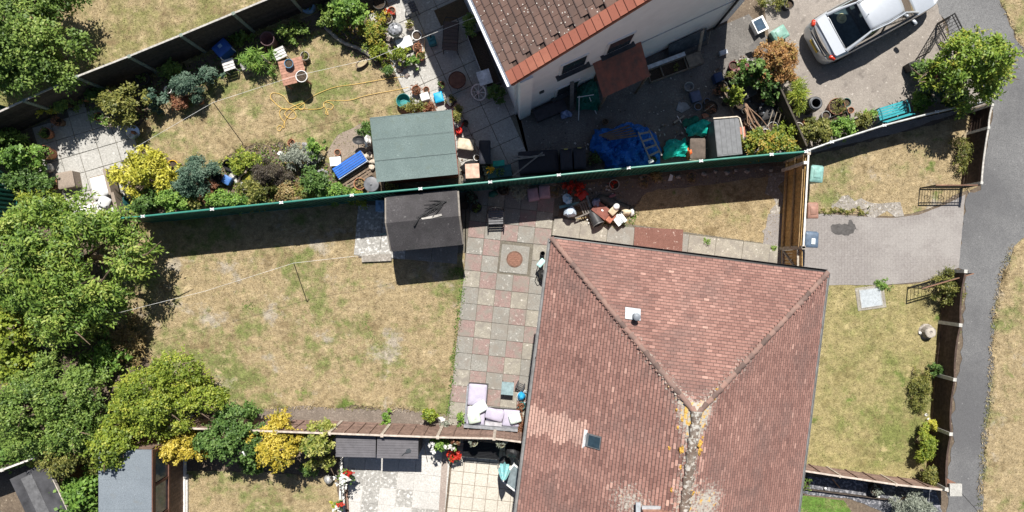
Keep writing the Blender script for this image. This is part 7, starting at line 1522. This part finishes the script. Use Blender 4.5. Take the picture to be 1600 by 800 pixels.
solo('drift_branch', MB().tube([(0,0,.1),(.12,.2,.2),(.32,.32,.22),(.4,.5,.2)],[.05,.045,.04,.03],7), M('drift_wood',(.30,.24,.19),.9), 'curved driftwood branch beside the pond', 'branch', W(374,284), smooth=True)
solo('green_ornament', MB().blob((0,0,.08),(.12,.1,.1),10,.3,3), M('jade',(.05,.30,.20),.5), 'jade green ornament below the pond rubble', 'ornament', W(402,303), smooth=True)
stones('grey slate stone piled beside the glossy green bush', [(478,232,5),(482,240,5),(477,247,6),(484,252,5),(479,259,5),(476,225,4),(490,255,5)], M('slate_rock',(.33,.32,.33),.85,var=.25,scale=14,bump=.4), 'rock', 'slate stones by the glossy bush')
stones('round grey cobble in the cluster by the white board', [(498,267,3.2),(504,266,3.2),(509,268,3),(497,273,3.2),(503,273,3.2),(508,275,3.2),(500,279,3),(506,281,3)], M('cobble',(.24,.24,.25),.85), 'cobble', 'cobbles by the white board')
pot('small clay pot on the bare soil near the blue bench', 527,238,5,.2,terra,None); pot('clay pot with dry plant above the silver grey bush', 455,223,6,.22,terra,'rust',5,.1); solo('white_scrap', MB().blob((0,0,.05),(.09,.07,.06),10,.3,1), whitepl, 'white scrap beside the silver grey bush', 'scrap', W(438,240), smooth=True)
c = W(524,252,.3); t = thing('white_box','square white lidded box beside the blue slatted bench','box',(c.x,c.y,0), R(6)); part('lid', MB().box((0,0,.29),(.40,.32,.03)), whitepl, t); part('body', MB().box((0,0,.14),(.36,.28,.27)), whitepl, t)
# blue slatted bench, its white end legs
c = W(546,257,.42); t = thing('blue_bench','bright blue slatted bench on the bare soil by the red shed','bench',(c.x,c.y,0), R(33)); bl_ = M('bright_blue_paint',(.02,.12,.46),.45,var=.1); L = 1.22
for k in range(5): part('seat_slat', MB().box((0,-.17+k*.085,.42),(L,.07,.03)), bl_, t)
part('front_rail', MB().box((0,-.24,.38),(L,.02,.06)), M('pale_blue_edge',(.40,.48,.66),.5), t); [part('bench_end', MB().box((s*(L/2-.03),-.02,.2),(.06,.42,.40)), whitepl, t) for s in (-1,1)]
c = W(556,276,.15); t = thing('pallet','weathered slatted pallet behind the blue bench','pallet',(c.x,c.y,0), R(33)); [part('slat', MB().box((0,-.22+k*.11,.14),(1.15,.07,.02)), oldw, t) for k in range(5)]; [part('bearer', MB().box((x,0,.07),(.08,.52,.12)), oldw, t) for x in (-.45,0,.45)]
t = thing('bin_lid','round dark grey dustbin lid leaning by the red shed corner','lid',W(580,288,.7)); part('disc', MB().lathe([(.001,.04),(.10,.035),(.26,.0),(.275,-.02),(.26,-.03),(.001,-.01)],28), M('dustbin_grey',(.14,.145,.16),.45), t, True); part('knob', MB().lathe([(.03,.03),(.035,.07),(.001,.08)],12), M('dustbin_grey'), t, True); part('drum', MB().lathe([(.20,-.69),(.25,-.03)],24), M('dustbin_grey'), t, True)
pot('terracotta pot of pale gravel beside the round grey lid', 562,287,9.5,.3,terra,'dry',7,.06)
t = thing('oval_basin','oval black basin on legs casting a round shadow by the red shed','basin',W(561,219,.5)); part('basin', MB().lathe([(.001,-.10),(.16,-.08),(.23,.0),(.24,.005),(.22,-.0),(.15,-.06),(.001,-.075)],24,sx=1,sy=.68), blackpl, t, True); [part('leg', MB().tube([(sx*.12,.0,-.05),(sx*.14,.0,-.5)],.014,6), blackp, t) for sx in (-1,1)]
bag('white sack against the red shed wall',577,222,5,9,.25,whitec,3); stones('large tan stone between the blue bench and red shed', [(576,243,7),(581,262,6),(583,253,5)], M('tan_rock',(.47,.41,.34),.9,var=.2,scale=10,bump=.4), 'rock', 'tan stones by the red shed')
pot('dark tub of olive leaves behind the red shed by the steel fence', 612,291,13,.3,blackpl,'olive',11,.12)
c = W(594,322,.4); t = thing('blue_tub','pale blue plastic tub between charcoal shed and fence','tub',(c.x,c.y,0)); part('tub', MB().cushion((0,0,.25),(.28,.44,.5),0,.4), M('pale_blue_tub',(.22,.36,.56),.45), t, True); part('rim', MB().box((0,0,.46),(.3,.40,.03)), M('pale_blue_tub'), t)
solo('hand_fork', MB().tube([(0,0,.03),(.25,.05,.04)],.02,6).box((.32,.06,.03),(.12,.12,.03)), M('mint_plastic'), 'mint handled tool on the white slabs by the charcoal shed', 'tool', W(594,367), smooth=True)
# ---- front
t = thing('tree_stump','grey weathered tree stump on the front lawn','stump',W(1447,518)); part('bole', MB().lathe([(.30,0),(.24,.06),(.21,.25),(.20,.28),(.001,.27)],14), M('stump_grey',(.30,.27,.24),.95,var=.3,scale=10,bump=.6), t); part('cut_face', MB().lathe([(.17,.26),(.17,.285),(.06,.29),(.05,.25),(.001,.24)],12), M('stump_top',(.42,.38,.33),.9), t)
for x, y, lab in ((1288,762,'small white globe light by the edging board nearer the house'),(1371,775,'small white globe light by the edging board nearer the lane')): solo('globe_light', MB().blob((0,0,.08),(.05,.05,.05),10,.02,1), whitepl, lab, 'globe', W(x,y), smooth=True)
solo('edging_board', MB().bar((0,0,.07),W(1392,780)-W(1190,754)+Vector((0,0,.07)),.03,.16), M('dark_edging',(.07,.055,.045),.9), 'dark timber edging board beside the bright green lawn', 'edging', W(1190,754)); plank('short dark board edging at the corner of the bright green lawn', W(1390,778,.07), W(1416,812,.07), .03, .15, M('dark_edging'), 'edging')['category'] = 'edging'
pot('pot of pale flowers in the shade of the low fence on the slate path',1370,766,10,.3,blackpl,'silver',8,.2); pot('dark potted plant on the slate path by the house wall',1257,754,9,.35,blackpl,'dark',10,.3)
stones('white stone on the front lawn edge by the low fence', [(1448,648,3),(1440,520,4),(1452,655,3)], M('white_stone'), 'stone', 'white stones by the low fence')
plank('orange brown stake leaning in the slate path', W(1300,748,.4), W(1312,762,.05), .03, .03, M('orange_stake',(.4,.18,.08),.8), 'stake')['category'] = 'stake'

# ---- more of the yard and border clutter
for x, y, r, h, m_, k_, lab in ((1140,118,6,.3,blackpl,'olive','black pot of thin leaves between dark blue box and red crate'),(1122,142,6,.25,M('brown_pot'),'rust','brown pot of reddish stems beside the edging strip in the yard'),(1135,160,6,.25,blackpl,'mid','small black pot at the lower end of the edging strip'),(1166,172,7,.3,blackpl,None,'empty black pot at the head of the cane bundle'),
    (1222,188,7,.3,blackpl,None,'empty black pot between the sticks and partition'),(1196,152,6,.3,terra,'mid','clay pot under the leggy pale green shrub'),(1160,98,6,.3,M('maroon'),'fresh','maroon pot behind the dark red crate'),(1178,196,6,.35,M('grey_pot'),None,'grey pot wedged in the cane bundle'),(1196,206,5,.4,whitepl,None,'white pot at the foot of the orange tinted shrub'),
    (1105,158,5,.2,M('bluegrey_pot'),None,'blue grey pot beside the large black tub'),(1020,250,6,.4,blackpl,'mid','black pot by the foot of the old stepladder'),(946,190,5,.2,M('brown_pot'),None,'small brown pot at the top edge of the blue tarpaulin'),(1222,170,6,.3,M('beige_pot'),'lime','beige pot of grass beside the partition'),(1262,190,6,.3,terra,'olive','clay pot between partition and hedge trough'),
    (1330,172,5,.25,terra,None,'small clay pot next to the dark green tipped pot'),(1470,120,6,.25,terra,'mid','clay pot under the yellowing tree'),(1452,150,5,.2,M('grey_pot'),'fresh','grey pot at the foot of the yellowing tree'),(505,14,8,.3,blackpl,'dark','dark pot in the fence shade beside the blue ring planter'),(470,40,7,.3,M('brown_pot'),'dark','brown pot under the timber fence above the grass shadow'),
    (128,150,8,.35,terra,'purple','clay pot of purple leaves in the timber fence shade'),(90,190,7,.3,M('brown_pot'),'rust','brown pot beside the yellow flowering plant'),(262,140,6,.3,whitepl,'teal','white pot in the shaded border near the blue green bush'),(312,158,5,.2,terra,'silver','clay pot of silver leaves at the border of the upper lawn'),(690,132,5,.25,terra,'mid','clay pot on the patio at the shadow edge above the cyan tray'),
    (666,140,5,.2,terra,None,'empty clay pot beside the white box'),(727,192,5,.3,blackpl,None,'black pot next to the red watering can'),(745,246,5,.3,whitepl,None,'white pot behind the black wheelie bin near the beige chair'),(612,16,6,.25,terra,'red','clay pot of red flowers among the rockery stones'),(640,40,6,.25,M('cream_pot'),'olive','cream pot between barbecue and patio chair')):
    pot(lab,x,y,r,h,m_,k_,r*1.1 if k_ else None,.22)
for x, y, rx, ry, h, k_, lab in ((520,28,22,18,.8,'dark','dark leafy plants in the timber fence shade beside the fresh green shrub'),(450,50,26,12,.6,'dark','dark weeds along the shaded foot of the timber fence'),(370,60,18,10,.5,'dark','dark ivy at the timber fence behind the blue crate'),(270,108,26,12,.7,'dark','dark ivy at the timber fence behind the blue green bush'),(150,150,22,14,.8,'mid','mid green leaves against the timber fence near the slab patio'),
    (100,162,20,12,.8,'dark','dark leaves against the timber fence beside the yellow flowering plant'),(14,216,20,16,.9,'dark','dark leaves in the corner of timber and steel fences'),(60,310,34,16,1.2,'lime','yellow green growth between the small patio and the big tree'),(250,300,22,14,.7,'mid','mid green leaves between yellow shrub and border bushes'),(300,318,18,9,.5,'olive','low olive leaves beside the orange dry plant'),
    (384,318,24,8,.5,'fresh','low fresh leaves against the steel fence under the pond'),(474,300,18,14,.7,'olive','olive leaves between the dry brown bush and cobbles'),(508,292,18,10,.5,'mid','green leaves beside the cobble cluster'),(1160,124,12,10,.9,'mid','green leaves over the dark red crate'),(1224,120,14,16,.9,'olive','olive leaves below the bronze maple'),(1232,205,14,12,.8,'lime','yellow green leaves at the fence corner post'),
    (1362,178,8,6,.5,'fresh','fresh leaves at the trough end of the teal bench'),(1490,150,22,14,.7,'mid','green leaves under the yellowing tree trunk'),(110,500,40,26,.7,'dry','dry undergrowth beneath the big broad leaved tree'),(150,520,34,22,.5,'olive','olive undergrowth at the shaded lawn corner'),(30,580,36,24,1.6,'lime','yellow green climber above the evergreen'),(20,440,30,40,1.8,'fresh','bright green climber on the left of the big tree')):
    plant('border_plant', lab, 'plant', x,y,rx,ry,h,LM[k_],(.085,.05),.8,k=6,clump=.08)

# uncountable cover: low leaves through the beds, litter through the yard
def cover(name, label, poly, dens, mat, h, seed, wd=.05, cat='ground cover'):
    o = grass(name, poly, dens, mat, label, h, .012, seed, wd); o['category'] = cat; return o
BED = [(200,322),(210,300),(330,262),(372,236),(440,226),(484,238),(520,264),(560,292),(560,306),(330,326)]
for i, (k_, d_) in enumerate((('mid',70),('olive',60),('fresh',50),('dry',40),('silver',12))): cover('ground_cover', ('mid green','olive','fresh green','dry brown','silver grey')[i]+' low leaves scattered through the pond bed', BED, d_, LM[k_], (.06,.14), 50+i)
SHADE = [(90,170),(200,125),(330,90),(470,36),(520,20),(530,40),(430,90),(330,130),(250,168),(215,195),(180,150),(110,176)]
for i, (k_, d_) in enumerate((('mid',60),('dark',60),('teal',30))): cover('ground_cover', ('mid green','dark green','blue green')[i]+' low leaves along the shady bed under the timber fence', SHADE, d_, LM[k_], (.07,.16), 60+i)
cover('ground_cover', 'mixed low leaves in the flower bed beside the log edging', [(520,18),(560,0),(600,20),(604,60),(622,108),(606,112),(575,86),(545,68),(515,44)], 160, LM['mixed'], (.06,.13), 66)
cover('ground_cover', 'low leaves filling gaps between the left trees', [(0,430),(80,470),(160,520),(230,560),(190,590),(120,560),(0,620)], 90, LM['fresh'], (.08,.18), 67, .07)
YCL = [(1115,110),(1165,85),(1215,120),(1250,232),(1165,236),(1160,180),(1120,150)]
litm = leafmat('litter_tones', [(.03,.03,.035),(.10,.07,.05),(.22,.16,.11),(.10,.10,.11),(.45,.43,.40),(.62,.60,.58)], .05, .7)
cover('litter', 'small scattered litter through the cluttered yard corner', YCL, 110, litm, (.05,.16), 70, .07, 'litter')
cover('litter', 'fine litter and dead leaves over the shaded yard concrete', [(840,185),(1110,70),(1130,150),(1060,190),(920,200),(840,260)], 7, litm, (.04,.10), 71, .04, 'litter')
cover('litter', 'bits of rubbish around the tarpaulin heap', [(900,215),(1040,190),(1110,180),(1108,246),(900,262)], 30, litm, (.05,.18), 72, .07, 'litter')
cover('litter', 'bits of rubbish behind the red shed', [(716,180),(735,210),(765,250),(800,278),(722,290)], 60, litm, (.05,.16), 73, .06, 'litter')
cover('litter', 'bits of rubbish around the junk pile and fence bed', [(880,300),(950,285),(1000,320),(990,345),(930,350),(880,335)], 60, litm, (.05,.16), 74, .06, 'litter')
cover('litter', 'dead leaves scattered in the shaded fence bed', [(740,300),(1220,264),(1218,276),(1000,296),(760,318)], 34, LM['dry'], (.04,.09), 75, .04, 'litter')
cover('litter', 'dry leaves and moss along the chequered patio joints', PATIO, 9, LM['dry'], (.02,.05), 76, .02, 'litter')
